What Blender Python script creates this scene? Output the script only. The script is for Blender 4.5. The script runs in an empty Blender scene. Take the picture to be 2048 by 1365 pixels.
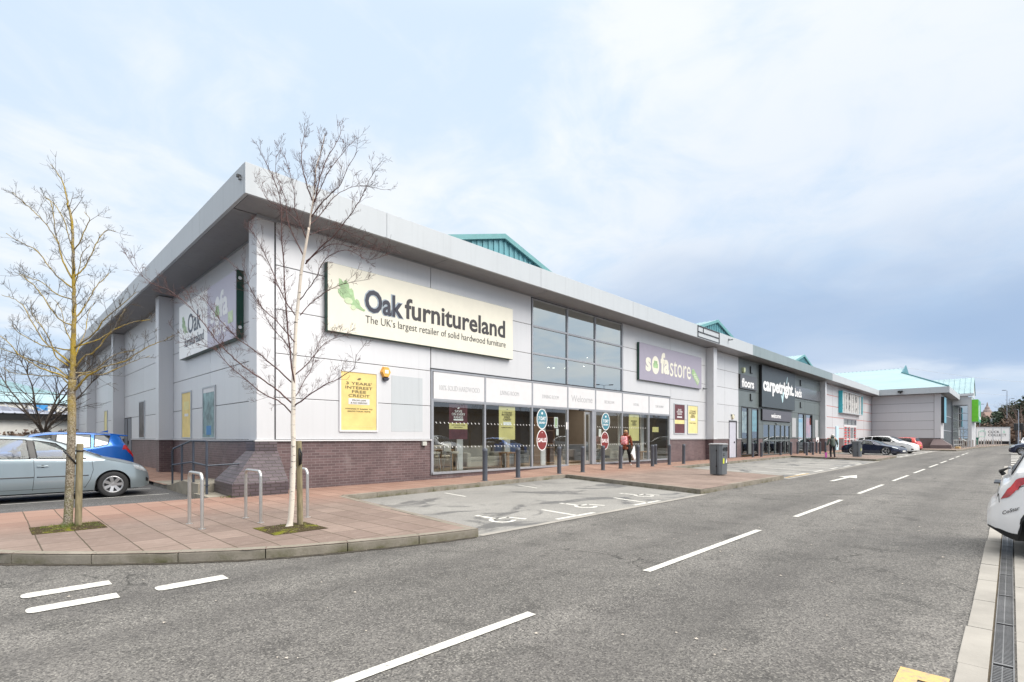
import bpy, bmesh, math, random
from mathutils import Vector, Matrix, noise
PI = math.pi; rad = math.radians
random.seed(7)
scene = bpy.context.scene
COL = scene.collection

# ------------------------------------------------------------------ camera
cd = bpy.data.cameras.new('camera'); cam = bpy.data.objects.new('camera', cd); COL.objects.link(cam)
CH = 1.45; AZ = rad(44.24)
cam.location = (0, 0, CH); cam.rotation_euler = (PI/2, 0, AZ - PI/2)
cd.sensor_width = 36; cd.lens = 18.018; cd.shift_y = 0.0945; cd.clip_start = 0.05; cd.clip_end = 4000
scene.camera = cam

# ------------------------------------------------------------------ world, sun, exposure
scene.view_settings.view_transform = 'Standard'; scene.view_settings.look = 'None'
scene.view_settings.exposure = 0.82; scene.view_settings.gamma = 1
SUN_EL = rad(42); SUN_AZ = rad(-70)          # direction towards the sun, azimuth from +X
w = bpy.data.worlds.new('World'); scene.world = w; w.use_nodes = True
nt = w.node_tree; N = nt.nodes; Lk = nt.links
for n in list(N): N.remove(n)
def wn(t, **k):
    n = N.new(t)
    for a, b in k.items(): setattr(n, a, b)
    return n
def wm(op, a, b=None, c=None):
    n = wn('ShaderNodeMath', operation=op)
    for i, v in enumerate((a, b, c)):
        if v is None: continue
        if isinstance(v, (int, float)): n.inputs[i].default_value = v
        else: Lk.new(v, n.inputs[i])
    return n.outputs[0]
def wramp(v, a, b):
    n = wn('ShaderNodeMapRange', interpolation_type='SMOOTHSTEP'); Lk.new(v, n.inputs[0])
    n.inputs[1].default_value = a; n.inputs[2].default_value = b
    return n.outputs[0]
def wmix(f, a, b):
    n = wn('ShaderNodeMix', data_type='RGBA')
    if isinstance(f, (int, float)): n.inputs[0].default_value = f
    else: Lk.new(f, n.inputs[0])
    for i, v in ((6, a), (7, b)):
        if isinstance(v, tuple): n.inputs[i].default_value = (*v, 1)
        else: Lk.new(v, n.inputs[i])
    return n.outputs[2]
tc = wn('ShaderNodeTexCoord'); sp = wn('ShaderNodeSeparateXYZ'); Lk.new(tc.outputs['Generated'], sp.inputs[0])
zc = wm('MAXIMUM', sp.outputs[2], 0.0)
zz = wm('ADD', zc, 0.16)
cx = wm('DIVIDE', sp.outputs[0], zz); cy = wm('DIVIDE', sp.outputs[1], zz)
cmb = wn('ShaderNodeCombineXYZ'); Lk.new(cx, cmb.inputs[0]); Lk.new(cy, cmb.inputs[1])
def wnoise(scale, detail, off, rough=.55, dist=0.0):
    mp = wn('ShaderNodeMapping'); Lk.new(cmb.outputs[0], mp.inputs[0]); mp.inputs[1].default_value = off
    n = wn('ShaderNodeTexNoise'); Lk.new(mp.outputs[0], n.inputs[0])
    n.inputs['Scale'].default_value = scale; n.inputs['Detail'].default_value = detail
    n.inputs['Roughness'].default_value = rough; n.inputs['Distortion'].default_value = dist
    return n.outputs[0]
n1 = wnoise(0.42, 5, (3.1, 1.7, 0), .5, .3)
n2 = wnoise(1.1, 6, (8.2, 4.4, 2), .55, .4)
n3 = wnoise(0.22, 3, (1.2, 9.4, 5), .5)
sky = wn('ShaderNodeTexSky', sky_type='NISHITA', sun_disc=False)
sky.sun_elevation = SUN_EL; sky.sun_rotation = PI/2 - SUN_AZ; sky.air_density = 1.2; sky.dust_density = 2.5
skys = wn('ShaderNodeVectorMath', operation='SCALE'); Lk.new(sky.outputs[0], skys.inputs[0]); skys.inputs[3].default_value = 0.085
# cloud deck: bright sheet with thinner blue parts and a heavier grey band low towards +X
n4 = wnoise(3.2, 8, (2.2, 6.1, 4), .6, .6)
white = wmix(wramp(wm('ADD', wm('MULTIPLY', n2, .62), wm('MULTIPLY', n4, .38)), .42, .62), (.745, .78, .82), (.56, .67, .80))
blue_sky = wmix(.30, (.52, .66, .86), skys.outputs[0])
vd = wn('ShaderNodeVectorMath', operation='DOT_PRODUCT'); Lk.new(tc.outputs['Generated'], vd.inputs[0]); vd.inputs[1].default_value = (.985, .17, 0)
toX = vd.outputs['Value']
left_ = wramp(wm('MULTIPLY', toX, -1.0), -.45, .15)
thin = wmix(wm('MINIMUM', 1.0, wm('ADD', wramp(n1, .46, .66), wm('ADD', wm('MULTIPLY', left_, .10), wm('MULTIPLY', wramp(toX, .75, 1.0), .35)))), white, blue_sky)
el = wm('ADD', zc, wm('MULTIPLY', wm('SUBTRACT', n2, .5), .22))
band = wm('MULTIPLY', wramp(el, .05, .12), wm('SUBTRACT', 1.0, wramp(el, .17, .36)))
band = wm('MULTIPLY', band, wramp(toX, .70, .98))
band = wm('MULTIPLY', band, wm('ADD', .45, wm('MULTIPLY', wramp(n3, .35, .6), .65)))
col = wmix(band, thin, (.30, .415, .60))
# low horizon a little darker than the deck, overcast brightening overhead (above the frame)
hz = wm('SUBTRACT', 1.0, wramp(zc, .0, .16))
col = wmix(wm('MULTIPLY', hz, .55), col, (.47, .575, .74))
col = wmix(wm('MULTIPLY', wramp(zc, .62, .82), .85), col, (.80, .77, .72))
up = wm('ADD', 1.0, wm('MULTIPLY', wramp(zc, .63, .95), 2.7))
sc_ = wn('ShaderNodeVectorMath', operation='SCALE'); Lk.new(col, sc_.inputs[0]); Lk.new(up, sc_.inputs[3])
bg = wn('ShaderNodeBackground'); Lk.new(sc_.outputs[0], bg.inputs[0]); bg.inputs[1].default_value = 0.72
wo = wn('ShaderNodeOutputWorld'); Lk.new(bg.outputs[0], wo.inputs[0])

ld = bpy.data.lights.new('sun', 'SUN'); sun = bpy.data.objects.new('sun', ld); COL.objects.link(sun)
ld.energy = 2.3; ld.angle = rad(42); ld.color = (1, .945, .87)
sd = Vector((math.cos(SUN_EL)*math.cos(SUN_AZ), math.cos(SUN_EL)*math.sin(SUN_AZ), math.sin(SUN_EL)))
sun.rotation_euler = sd.to_track_quat('Z', 'Y').to_euler()

# ------------------------------------------------------------------ helpers: materials
MATS = {}
class NB:
    def __init__(s, name):
        s.m = bpy.data.materials.new(name); s.m.use_nodes = True; s.t = s.m.node_tree
        s.N = s.t.nodes; s.L = s.t.links
        s.b = s.N['Principled BSDF']; s.o = s.N['Material Output']
        s.tc = s.N.new('ShaderNodeTexCoord')
    def n(s, t, **k):
        x = s.N.new(t)
        for a, b in k.items(): setattr(x, a, b)
        return x
    def link(s, a, b): s.L.new(a, b)
    def noise(s, scale, detail=4, rough=.6, vec=None, dist=0, stretch=None):
        x = s.n('ShaderNodeTexNoise'); x.inputs['Scale'].default_value = scale
        x.inputs['Detail'].default_value = detail; x.inputs['Roughness'].default_value = rough
        x.inputs['Distortion'].default_value = dist
        v = vec or s.tc.outputs['Object']
        if stretch:
            mp = s.n('ShaderNodeMapping'); mp.inputs[3].default_value = stretch; s.link(v, mp.inputs[0]); v = mp.outputs[0]
        s.link(v, x.inputs[0]); return x.outputs[0]
    def ramp(s, v, a, b, lo=0., hi=1.):
        x = s.n('ShaderNodeMapRange'); s.link(v, x.inputs[0])
        x.inputs[1].default_value = a; x.inputs[2].default_value = b; x.inputs[3].default_value = lo; x.inputs[4].default_value = hi
        return x.outputs[0]
    def mix(s, f, a, b, mode='MIX'):
        x = s.n('ShaderNodeMix', data_type='RGBA', blend_type=mode)
        if isinstance(f, (int, float)): x.inputs[0].default_value = f
        else: s.link(f, x.inputs[0])
        for i, v in ((6, a), (7, b)):
            if isinstance(v, tuple): x.inputs[i].default_value = (*v, 1)
            else: s.link(v, x.inputs[i])
        return x.outputs[2]
    def math(s, op, a, b=None):
        x = s.n('ShaderNodeMath', operation=op)
        for i, v in enumerate((a, b)):
            if v is None: continue
            if isinstance(v, (int, float)): x.inputs[i].default_value = v
            else: s.link(v, x.inputs[i])
        return x.outputs[0]
    def col(s, c):
        if isinstance(c, tuple): s.b.inputs['Base Color'].default_value = (*c, 1)
        else: s.link(c, s.b.inputs['Base Color'])
    def bump(s, h, dist=.01, st=.5):
        x = s.n('ShaderNodeBump'); x.inputs['Strength'].default_value = st; x.inputs['Distance'].default_value = dist
        s.link(h, x.inputs['Height']); s.link(x.outputs[0], s.b.inputs['Normal'])
    def set(s, rough=None, metal=None, spec=None, coat=None):
        if rough is not None: s.b.inputs['Roughness'].default_value = rough
        if metal is not None: s.b.inputs['Metallic'].default_value = metal
        if spec is not None: s.b.inputs['Specular IOR Level'].default_value = spec
        if coat is not None: s.b.inputs['Coat Weight'].default_value = coat; s.b.inputs['Coat Roughness'].default_value = .05

def M(name, c, rough=.55, metal=0., var=.08, vs=3., bump=0., bs=60., spec=.5, coat=None, stretch=None):
    """plain procedural material: colour modulated by noise, optional bump"""
    if name in MATS: return MATS[name]
    s = NB(name)
    nz = s.noise(vs, 5, .6, stretch=stretch)
    d = tuple(x*(1-var) for x in c); e = tuple(min(1, x*(1+var)) for x in c)
    s.col(s.mix(s.ramp(nz, .3, .7), d, e)); s.set(rough, metal, spec, coat)
    if bump: s.bump(s.noise(bs, 3), bump, .5)
    MATS[name] = s.m; return s.m

def mat_asphalt(name, base, patch, light):
    s = NB(name); o = s.tc.outputs['Object']
    big = s.noise(.35, 5, .6); mid = s.noise(2.2, 6, .65, dist=.5); streak = s.noise(1., 4, .6, stretch=(.12, 1.6, 1))
    cr1 = s.n('ShaderNodeTexVoronoi', feature='DISTANCE_TO_EDGE'); cr1.inputs['Scale'].default_value = .55
    wv = s.n('ShaderNodeVectorMath', operation='ADD'); s.link(o, wv.inputs[0]); nv = s.n('ShaderNodeTexNoise'); nv.inputs['Scale'].default_value = 2.2; nv.inputs['Detail'].default_value = 6; s.link(o, nv.inputs[0]); nvs = s.n('ShaderNodeVectorMath', operation='SCALE'); s.link(nv.outputs['Color'], nvs.inputs[0]); nvs.inputs[3].default_value = .9; s.link(nvs.outputs[0], wv.inputs[1]); s.link(wv.outputs[0], cr1.inputs[0])
    crack = s.math('MULTIPLY', s.ramp(cr1.outputs['Distance'], .003, .012, 1, 0), s.ramp(s.noise(.22, 3), .52, .6, 0, .75))
    lane = s.noise(.55, 3, .5, stretch=(.06, 1.5, 1)); spots = s.noise(1.1, 3, .5)
    fine = s.noise(95, 2, .6); v = s.n('ShaderNodeTexVoronoi'); v.inputs['Scale'].default_value = 92; s.link(o, v.inputs[0])
    c = s.mix(s.ramp(big, .38, .64), base, light)
    c = s.mix(s.ramp(streak, .5, .72, 0, .55), c, light)
    c = s.mix(s.ramp(mid, .50, .68, 0, .7), c, patch)
    sp_ = s.n('ShaderNodeSeparateColor'); s.link(v.outputs['Color'], sp_.inputs[0])
    c = s.mix(s.ramp(sp_.outputs[0], .25, 1, 0, .82), c, (.022, .021, .02))
    c = s.mix(s.ramp(sp_.outputs[1], .74, .95, 0, .5), c, (.42, .40, .36))
    c = s.mix(s.ramp(fine, .4, .65, 0, .25), c, (.05, .05, .05))
    c = s.mix(s.ramp(lane, .40, .62, 0, .5), c, (.055, .052, .05)); c = s.mix(s.ramp(spots, .66, .74, 0, .45), c, (.04, .038, .036)); c = s.mix(crack, c, (.02, .02, .018))
    s.col(c); s.set(.82, spec=.35)
    h = s.math('ADD', v.outputs['Distance'], s.math('MULTIPLY', fine, .5))
    s.bump(h, .006, .6)
    return s.m
A_road = mat_asphalt('road_asphalt', (.128, .122, .114), (.057, .055, .051), (.200, .190, .177))
def mat_bay():
    s = NB('bay_asphalt'); o = s.tc.outputs['Object']
    big = s.noise(.5, 5, .6); wet = s.noise(.55, 7, .62, dist=1.2, stretch=(1, 1.4, 1)); v = s.n('ShaderNodeTexVoronoi'); v.inputs['Scale'].default_value = 75; s.link(o, v.inputs[0])
    c = s.mix(s.ramp(big, .35, .65), (.215, .209, .196), (.285, .277, .258))
    sp_ = s.n('ShaderNodeSeparateColor'); s.link(v.outputs['Color'], sp_.inputs[0])
    c = s.mix(s.ramp(sp_.outputs[0], .0, 1, 0, .45), c, (.07, .07, .07))
    m = s.ramp(wet, .535, .60, 0, .78)
    c = s.mix(m, c, (.055, .055, .058)); s.col(c)
    s.link(s.ramp(m, 0, .7, .85, .5), s.b.inputs['Roughness']); s.bump(v.outputs['Distance'], .005, .5)
    return s.m
A_bay = mat_bay()
A_dark = mat_asphalt('car_park_asphalt', (.085, .087, .092), (.05, .05, .055), (.13, .13, .135))

def mat_paving():
    s = NB('paving_slabs'); o = s.tc.outputs['Object']
    sx = s.n('ShaderNodeSeparateXYZ'); s.link(o, sx.inputs[0])
    wob = s.math('MULTIPLY', s.math('SUBTRACT', s.noise(1.3, 3), .5), .035)
    def line(v, per, off, wd):
        a = s.math('ADD', s.math('ADD', v, off), wob); f = s.math('FRACT', s.math('DIVIDE', a, per))
        d = s.math('MULTIPLY', s.math('ABSOLUTE', s.math('SUBTRACT', f, .5)), per)   # distance from slab centre
        return s.ramp(s.math('SUBTRACT', per/2, d), wd*.35, wd, 1, 0)
    lx = line(sx.outputs[0], .413, -.05 + 100*.413, .0095)
    ly = line(sx.outputs[1], .62, .05 + 100*.62, .0085)
    ls = line(sx.outputs[1], .155, .05 + 100*.62, .005)
    # tone of each slab
    fx = s.math('FLOOR', s.math('DIVIDE', s.math('ADD', sx.outputs[0], -.05 + 100*.413), .413)); fy = s.math('FLOOR', s.math('DIVIDE', s.math('ADD', sx.outputs[1], .05 + 100*.62), .62))
    cb = s.n('ShaderNodeCombineXYZ'); s.link(fx, cb.inputs[0]); s.link(fy, cb.inputs[1])
    wn_ = s.n('ShaderNodeTexWhiteNoise', noise_dimensions='3D'); s.link(cb.outputs[0], wn_.inputs[0])
    c = s.mix(wn_.outputs['Value'], (.172, .127, .108), (.238, .180, .152))
    dirt = s.noise(.8, 6, .65); c = s.mix(s.ramp(dirt, .42, .68, 0, .6), c, (.14, .104, .085))
    c = s.mix(s.ramp(s.noise(7, 5, .7), .5, .75, 0, .35), c, (.34, .275, .24))
    st = s.noise(3, 5, .6, stretch=(.5, 9, 1)); c = s.mix(s.ramp(st, .5, .7, 0, .45), c, (.17, .125, .10))
    # redder by the facade and far along
    far = s.ramp(sx.outputs[1], 9.5, 11.5, 0, 1); c = s.mix(s.math('MULTIPLY', far, .7), c, s.mix(wn_.outputs['Value'], (.27, .148, .108), (.33, .20, .15)))
    c = s.mix(s.math('MULTIPLY', ls, .55), c, (.14, .09, .065))
    moss = s.ramp(s.noise(1.7, 4), .35, .6, .35, 1)
    c = s.mix(s.math('MULTIPLY', s.math('MAXIMUM', lx, ly), .95), c, s.mix(moss, (.055, .045, .02), (.06, .048, .03)))
    s.col(c); s.set(.8, spec=.3)
    h = s.math('SUBTRACT', s.noise(60, 3), s.math('MULTIPLY', s.math('MAXIMUM', lx, ly), 2.0)); s.bump(h, .006, .5)
    return s.m
A_pave = mat_paving()

def mat_brick(name, c1, c2, mortar, ms=.0055):
    s = NB(name); o = s.tc.outputs['Object']
    sx = s.n('ShaderNodeSeparateXYZ'); s.link(o, sx.inputs[0])
    ge = s.n('ShaderNodeNewGeometry'); sn = s.n('ShaderNodeSeparateXYZ'); s.link(ge.outputs['True Normal'], sn.inputs[0])
    wx = s.math('GREATER_THAN', s.math('ABSOLUTE', sn.outputs[0]), s.math('ABSOLUTE', sn.outputs[1]))
    uu = s.math('ADD', s.math('MULTIPLY', wx, sx.outputs[1]), s.math('MULTIPLY', s.math('SUBTRACT', 1, wx), sx.outputs[0]))
    cb = s.n('ShaderNodeCombineXYZ'); s.link(uu, cb.inputs[0]); s.link(sx.outputs[2], cb.inputs[1])
    b = s.n('ShaderNodeTexBrick'); s.link(cb.outputs[0], b.inputs[0])
    b.inputs['Color1'].default_value = (*c1, 1); b.inputs['Color2'].default_value = (*c2, 1); b.inputs['Mortar'].default_value = (*mortar, 1)
    b.inputs['Scale'].default_value = 1; b.inputs['Mortar Size'].default_value = ms; b.inputs['Mortar Smooth'].default_value = .3
    b.inputs['Brick Width'].default_value = .225; b.inputs['Row Height'].default_value = .075; b.inputs['Bias'].default_value = 0
    c = s.mix(s.ramp(s.noise(1.2, 5, .7), .4, .7, 0, .5), b.outputs[0], tuple(x*.6 for x in c1))
    eff = s.noise(.9, 6, .7, stretch=(1, 1, .6)); c = s.mix(s.ramp(eff, .58, .8, 0, .35), c, (.42, .38, .36))
    s.col(c); s.set(.42, spec=.5); s.bump(s.math('SUBTRACT', 1, b.outputs['Fac']), .006, .5)
    return s.m
A_brick = mat_brick('engineering_brick', (.105, .067, .070), (.158, .102, .104), (.235, .20, .19))
A_brick2 = mat_brick('blue_brick', (.075, .058, .068), (.12, .092, .102), (.035, .028, .02), .009)
A_brick3 = mat_brick('far_brick', (.13, .095, .095), (.16, .115, .115), (.17, .14, .135))

def mat_panel(name, c, rough=.42, metal=.25, streak=.12):
    s = NB(name); g = s.n('ShaderNodeNewGeometry')
    isl = g.outputs['Random Per Island']
    a = tuple(x*.965 for x in c); b = tuple(min(1, x*1.03) for x in c)
    col_ = s.mix(isl, a, b)
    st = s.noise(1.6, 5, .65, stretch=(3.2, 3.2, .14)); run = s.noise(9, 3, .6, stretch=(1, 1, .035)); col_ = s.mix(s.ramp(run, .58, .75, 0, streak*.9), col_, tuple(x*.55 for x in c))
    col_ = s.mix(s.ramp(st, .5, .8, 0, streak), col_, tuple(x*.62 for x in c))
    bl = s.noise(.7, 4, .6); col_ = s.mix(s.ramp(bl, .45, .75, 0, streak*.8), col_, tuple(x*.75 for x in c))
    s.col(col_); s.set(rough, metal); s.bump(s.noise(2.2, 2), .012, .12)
    return s.m
A_panel = mat_panel('silver_cladding', (.62, .625, .64))
A_fascia = mat_panel('silver_fascia', (.44, .47, .495), .5, .0, .2)
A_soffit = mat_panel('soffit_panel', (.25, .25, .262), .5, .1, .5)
A_green = mat_panel('sage_fascia', (.26, .315, .32), .4, .3, .35)
A_greygreen = mat_panel('grey_green_cladding', (.145, .17, .17), .4, .2, .3)
A_far = mat_panel('far_cladding', (.55, .55, .57), .5, .1, .1)
A_patch = mat_panel('dull_cladding', (.47, .50, .52), .6, .1, .2)
A_groove = M('joint_dark', (.07, .07, .075), .7)
A_red = M('red_sealant', (.62, .10, .06), .6)
A_frame = M('grey_frame', (.33, .345, .375), .4, .3)
A_white = M('white_panel', (.62, .62, .63), .45, var=.03, spec=.4)
A_cream = M('cream_sign', (.70, .675, .575), .4, var=.03)
A_lilac = M('lilac_sign', (.31, .29, .36), .45, var=.03)
A_dgreen = M('dark_green_edge', (.008, .055, .035), .35, var=.3)
A_navy = M('navy_letter', (.025, .028, .045), .5)
A_text = M('grey_letter', (.06, .06, .06), .5)
A_ltext = M('pale_letter', (.42, .43, .44), .5)
A_wtext = M('white_letter', (.80, .80, .80), .45, var=.03)
A_leaf = M('leaf_print', (.30, .45, .24), .5, var=.35, vs=4)
A_leafl = M('leaf_print_light', (.52, .62, .40), .5, var=.2, vs=6)
A_yel = M('yellow_poster', (.70, .54, .20), .5, var=.12, vs=2.4)
A_yel2 = M('pale_yellow_poster', (.68, .60, .27), .5, var=.1, vs=2.4)
A_maroon = M('maroon_poster', (.105, .03, .038), .5, var=.3, vs=3)
A_teal = M('teal_roundel', (.055, .20, .26), .5, var=.05)
A_sale = M('sale_roundel', (.19, .028, .028), .5, var=.05)
A_bollard = M('slate_bollard', (.075, .085, .105), .5, var=.14, vs=6, bump=.002)
A_rail = M('rail_blue', (.045, .055, .075), .45, var=.15)
A_steel = M('brushed_steel', (.58, .57, .55), .33, .85, var=.08, vs=20)
A_conc = M('concrete', (.25, .225, .18), .85, var=.25, vs=2.5, bump=.004)
A_conc2 = M('pale_concrete', (.27, .255, .23), .85, var=.18, vs=1.7, bump=.004)
A_paint = None
def mat_roadpaint(name, c):
    s = NB(name); n_ = s.noise(20, 6, .8); v = s.n('ShaderNodeTexVoronoi'); v.inputs['Scale'].default_value = 60; s.link(s.tc.outputs['Object'], v.inputs[0])
    cc = s.mix(s.ramp(n_, .49, .64, 0, .8), c, (.20, .195, .185)); s.col(cc); s.set(.65); s.bump(v.outputs['Distance'], .003, .4)
    return s.m
A_paint = mat_roadpaint('white_road_paint', (.55, .54, .50))
A_ypaint = mat_roadpaint('yellow_road_paint', (.50, .34, .13))
A_black = M('black_plastic', (.012, .012, .013), .4)
A_rubber = M('tyre_rubber', (.018, .018, .019), .8, bump=.002)
A_dkgrey = M('dark_grey_trim', (.03, .032, .036), .45)
A_signgrey = M('charcoal_sign', (.045, .058, .066), .4, var=.06)
A_mauve = M('mauve_grey_panel', (.085, .083, .098), .35, var=.06)
A_tealroof = None
def mat_roof(name, c):
    s = NB(name); o = s.tc.outputs['Object']; sx = s.n('ShaderNodeSeparateXYZ'); s.link(o, sx.inputs[0])
    st = s.noise(1.1, 4, .6, stretch=(1, .2, 1)); s.col(s.mix(s.ramp(st, .4, .75), c, tuple(x*.8 for x in c))); s.set(.5, .1)
    return s.m
A_tealroof = mat_roof('teal_roof_sheet', (.29, .42, .455))
A_tealgable = mat_roof('teal_gable_sheet', (.11, .30, .34))
A_tealtrim = M('teal_trim', (.11, .28, .29), .5)

def mat_glass(name, tint=(.80, .88, .86), boost=0.10, rough=.0, fk=1.6, gc=(.92, .96, .98)):
    s = NB(name); s.N.remove(s.b)
    tr = s.n('ShaderNodeBsdfTransparent'); tr.inputs[0].default_value = (*tint, 1)
    gl = s.n('ShaderNodeBsdfGlossy'); gl.inputs['Roughness'].default_value = rough; gl.inputs[0].default_value = (*gc, 1)
    ge = s.n('ShaderNodeNewGeometry'); dt = s.n('ShaderNodeVectorMath', operation='DOT_PRODUCT'); s.link(ge.outputs['Incoming'], dt.inputs[0]); s.link(ge.outputs['True Normal'], dt.inputs[1])
    fr_ = s.math('ADD', .045, s.math('MULTIPLY', .955, s.math('POWER', s.math('SUBTRACT', 1.0, s.math('ABSOLUTE', dt.outputs['Value'])), 5.0)))
    bm_ = s.n('ShaderNodeBump'); bm_.inputs['Strength'].default_value = .06; bm_.inputs['Distance'].default_value = .02
    s.link(s.noise(.8, 1), bm_.inputs['Height']); s.link(bm_.outputs[0], gl.inputs['Normal'])
    f = s.math('ADD', s.math('MULTIPLY', fr_, fk), boost)
    mx = s.n('ShaderNodeMixShader'); s.link(f, mx.inputs[0]); s.link(tr.outputs[0], mx.inputs[1]); s.link(gl.outputs[0], mx.inputs[2])
    s.link(mx.outputs[0], s.o.inputs[0]); return s.m
A_glass = mat_glass('shop_glass', (.80, .85, .83), .09)
A_glass2 = mat_glass('upper_glass', (.42, .50, .48), .56, gc=(.84, .88, .86))
A_cglass = mat_glass('car_glass', (.40, .48, .48), .0, fk=1.0)
A_pglass = mat_glass('privacy_glass', (.06, .07, .08), .05)
def mat_emit(name, c, st):
    s = NB(name); s.b.inputs['Emission Color'].default_value = (*c, 1); s.b.inputs['Emission Strength'].default_value = st; s.col(c); return s.m
A_lamp = mat_emit('lamp_glow', (1, .93, .78), 9)

# ------------------------------------------------------------------ helpers: geometry
class MB:
    def __init__(s): s.v = []; s.f = []; s.mi = []; s.cur = 0
    def add(s, vs, fs):
        o = len(s.v); s.v += [tuple(p) for p in vs]
        for f in fs: s.f.append([i+o for i in f]); s.mi.append(s.cur)
        return s
    def box(s, x0, y0, z0, x1, y1, z1):
        return s.add([(x0,y0,z0),(x1,y0,z0),(x1,y1,z0),(x0,y1,z0),(x0,y0,z1),(x1,y0,z1),(x1,y1,z1),(x0,y1,z1)],
                     [(3,2,1,0),(4,5,6,7),(0,1,5,4),(1,2,6,5),(2,3,7,6),(3,0,4,7)])
    def obox(s, c, ax, ay, az, hx, hy, hz):
        c = Vector(c); ax = Vector(ax).normalized(); ay = Vector(ay).normalized(); az = Vector(az).normalized(); P = []
        for k in (-1, 1):
            for (i, j) in ((-1,-1),(1,-1),(1,1),(-1,1)): P.append(c + ax*hx*i + ay*hy*j + az*hz*k)
        return s.add(P, [(3,2,1,0),(4,5,6,7),(0,1,5,4),(1,2,6,5),(2,3,7,6),(3,0,4,7)])
    def quad(s, a, b, c, d): return s.add([a, b, c, d], [(0,1,2,3)])
    def poly(s, pts): return s.add(pts, [tuple(range(len(pts)))])
    def prism(s, pts, d):
        n = len(pts); d = Vector(d); P = [Vector(p) for p in pts]
        return s.add(P + [p + d for p in P], [tuple(range(n-1,-1,-1)), tuple(range(n, 2*n))] + [(i, (i+1)%n, n+(i+1)%n, n+i) for i in range(n)])
    def tube(s, pts, r, n=8, cap=True):
        pts = [Vector(p) for p in pts]; m = len(pts)
        rr = r if isinstance(r, (list, tuple)) else [r]*m
        o = len(s.v); prev = None
        for i, p in enumerate(pts):
            t = (pts[min(i+1, m-1)] - pts[max(i-1, 0)])
            if t.length < 1e-9: t = Vector((0,0,1))
            t.normalize()
            if prev is None:
                a = t.cross(Vector((0,0,1)) if abs(t.z) < .9 else Vector((1,0,0))).normalized()
            else:
                a = (prev - t*prev.dot(t))
                a = a.normalized() if a.length > 1e-6 else t.orthogonal().normalized()
            prev = a; b = t.cross(a)
            for k in range(n):
                th = 2*PI*k/n; s.v.append(tuple(p + (a*math.cos(th) + b*math.sin(th))*rr[i]))
        for i in range(m-1):
            for k in range(n):
                s.f.append([o+i*n+k, o+i*n+(k+1)%n, o+(i+1)*n+(k+1)%n, o+(i+1)*n+k]); s.mi.append(s.cur)
        if cap:
            s.f.append([o+k for k in range(n-1,-1,-1)]); s.f.append([o+(m-1)*n+k for k in range(n)]); s.mi += [s.cur]*2
        return s
    def lathe(s, prof, c=(0,0,0), axis='z', n=24):
        """prof: list of (r, h)"""
        o = len(s.v)
        for r, h in prof:
            for k in range(n):
                th = 2*PI*k/n; a = r*math.cos(th); b = r*math.sin(th)
                p = (a, b, h) if axis == 'z' else ((a, h, b) if axis == 'y' else (h, a, b))
                s.v.append((p[0]+c[0], p[1]+c[1], p[2]+c[2]))
        for i in range(len(prof)-1):
            for k in range(n):
                s.f.append([o+i*n+k, o+i*n+(k+1)%n, o+(i+1)*n+(k+1)%n, o+(i+1)*n+k]); s.mi.append(s.cur)
        return s
    def build(s, name, mat, parent=None, smooth=False, bevel=0, angle=None, fix=True):
        me = bpy.data.meshes.new(name); me.from_pydata(s.v, [], s.f)
        mats = mat if isinstance(mat, (list, tuple)) else [mat]
        for m_ in mats: me.materials.append(m_)
        if len(mats) > 1:
            for p, i in zip(me.polygons, s.mi): p.material_index = i
        if fix:
            bm = bmesh.new(); bm.from_mesh(me); bmesh.ops.recalc_face_normals(bm, faces=bm.faces); 
            if bevel:
                bmesh.ops.bevel(bm, geom=[e for e in bm.edges if e.is_manifold and e.calc_face_angle(0) > .5], offset=bevel, segments=2, profile=.5, affect='EDGES', clamp_overlap=True)
            bm.to_mesh(me); bm.free()
        if smooth:
            for p in me.polygons: p.use_smooth = True
            if angle: me.set_sharp_from_angle(angle=rad(angle))
        o = bpy.data.objects.new(name, me); COL.objects.link(o)
        if parent is not None: o.parent = parent
        return o

def _be(s, name, mat, parent, nf=6):
    k = 0
    while k < len(s.f):
        q = MB(); idx = sorted({i for f in s.f[k:k+nf] for i in f}); mp = {i: j for j, i in enumerate(idx)}
        q.add([s.v[i] for i in idx], [[mp[i] for i in f] for f in s.f[k:k+nf]]); q.build(name, mat, parent); k += nf
MB.build_each = _be

def tag(o, label=None, cat=None, group=None, kind=None):
    if label: o['label'] = label
    if cat: o['category'] = cat
    if group: o['group'] = group
    if kind: o['kind'] = kind
    return o
def struct(o): o['kind'] = 'structure'; return o
def empty(name, loc=(0,0,0), rz=0, label=None, cat=None, group=None):
    o = bpy.data.objects.new(name, None); COL.objects.link(o); o.location = loc; o.rotation_euler = (0, 0, rz); o.empty_display_size = .2
    return tag(o, label, cat, group)
def kids(o, cache={}): return [c for c in COL.objects if c.parent == o]
def copy_tree(o, parent=None):
    c = o.copy(); COL.objects.link(c)
    if parent is not None: c.parent = parent
    for ch in kids(o): copy_tree(ch, c)
    return c

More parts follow.
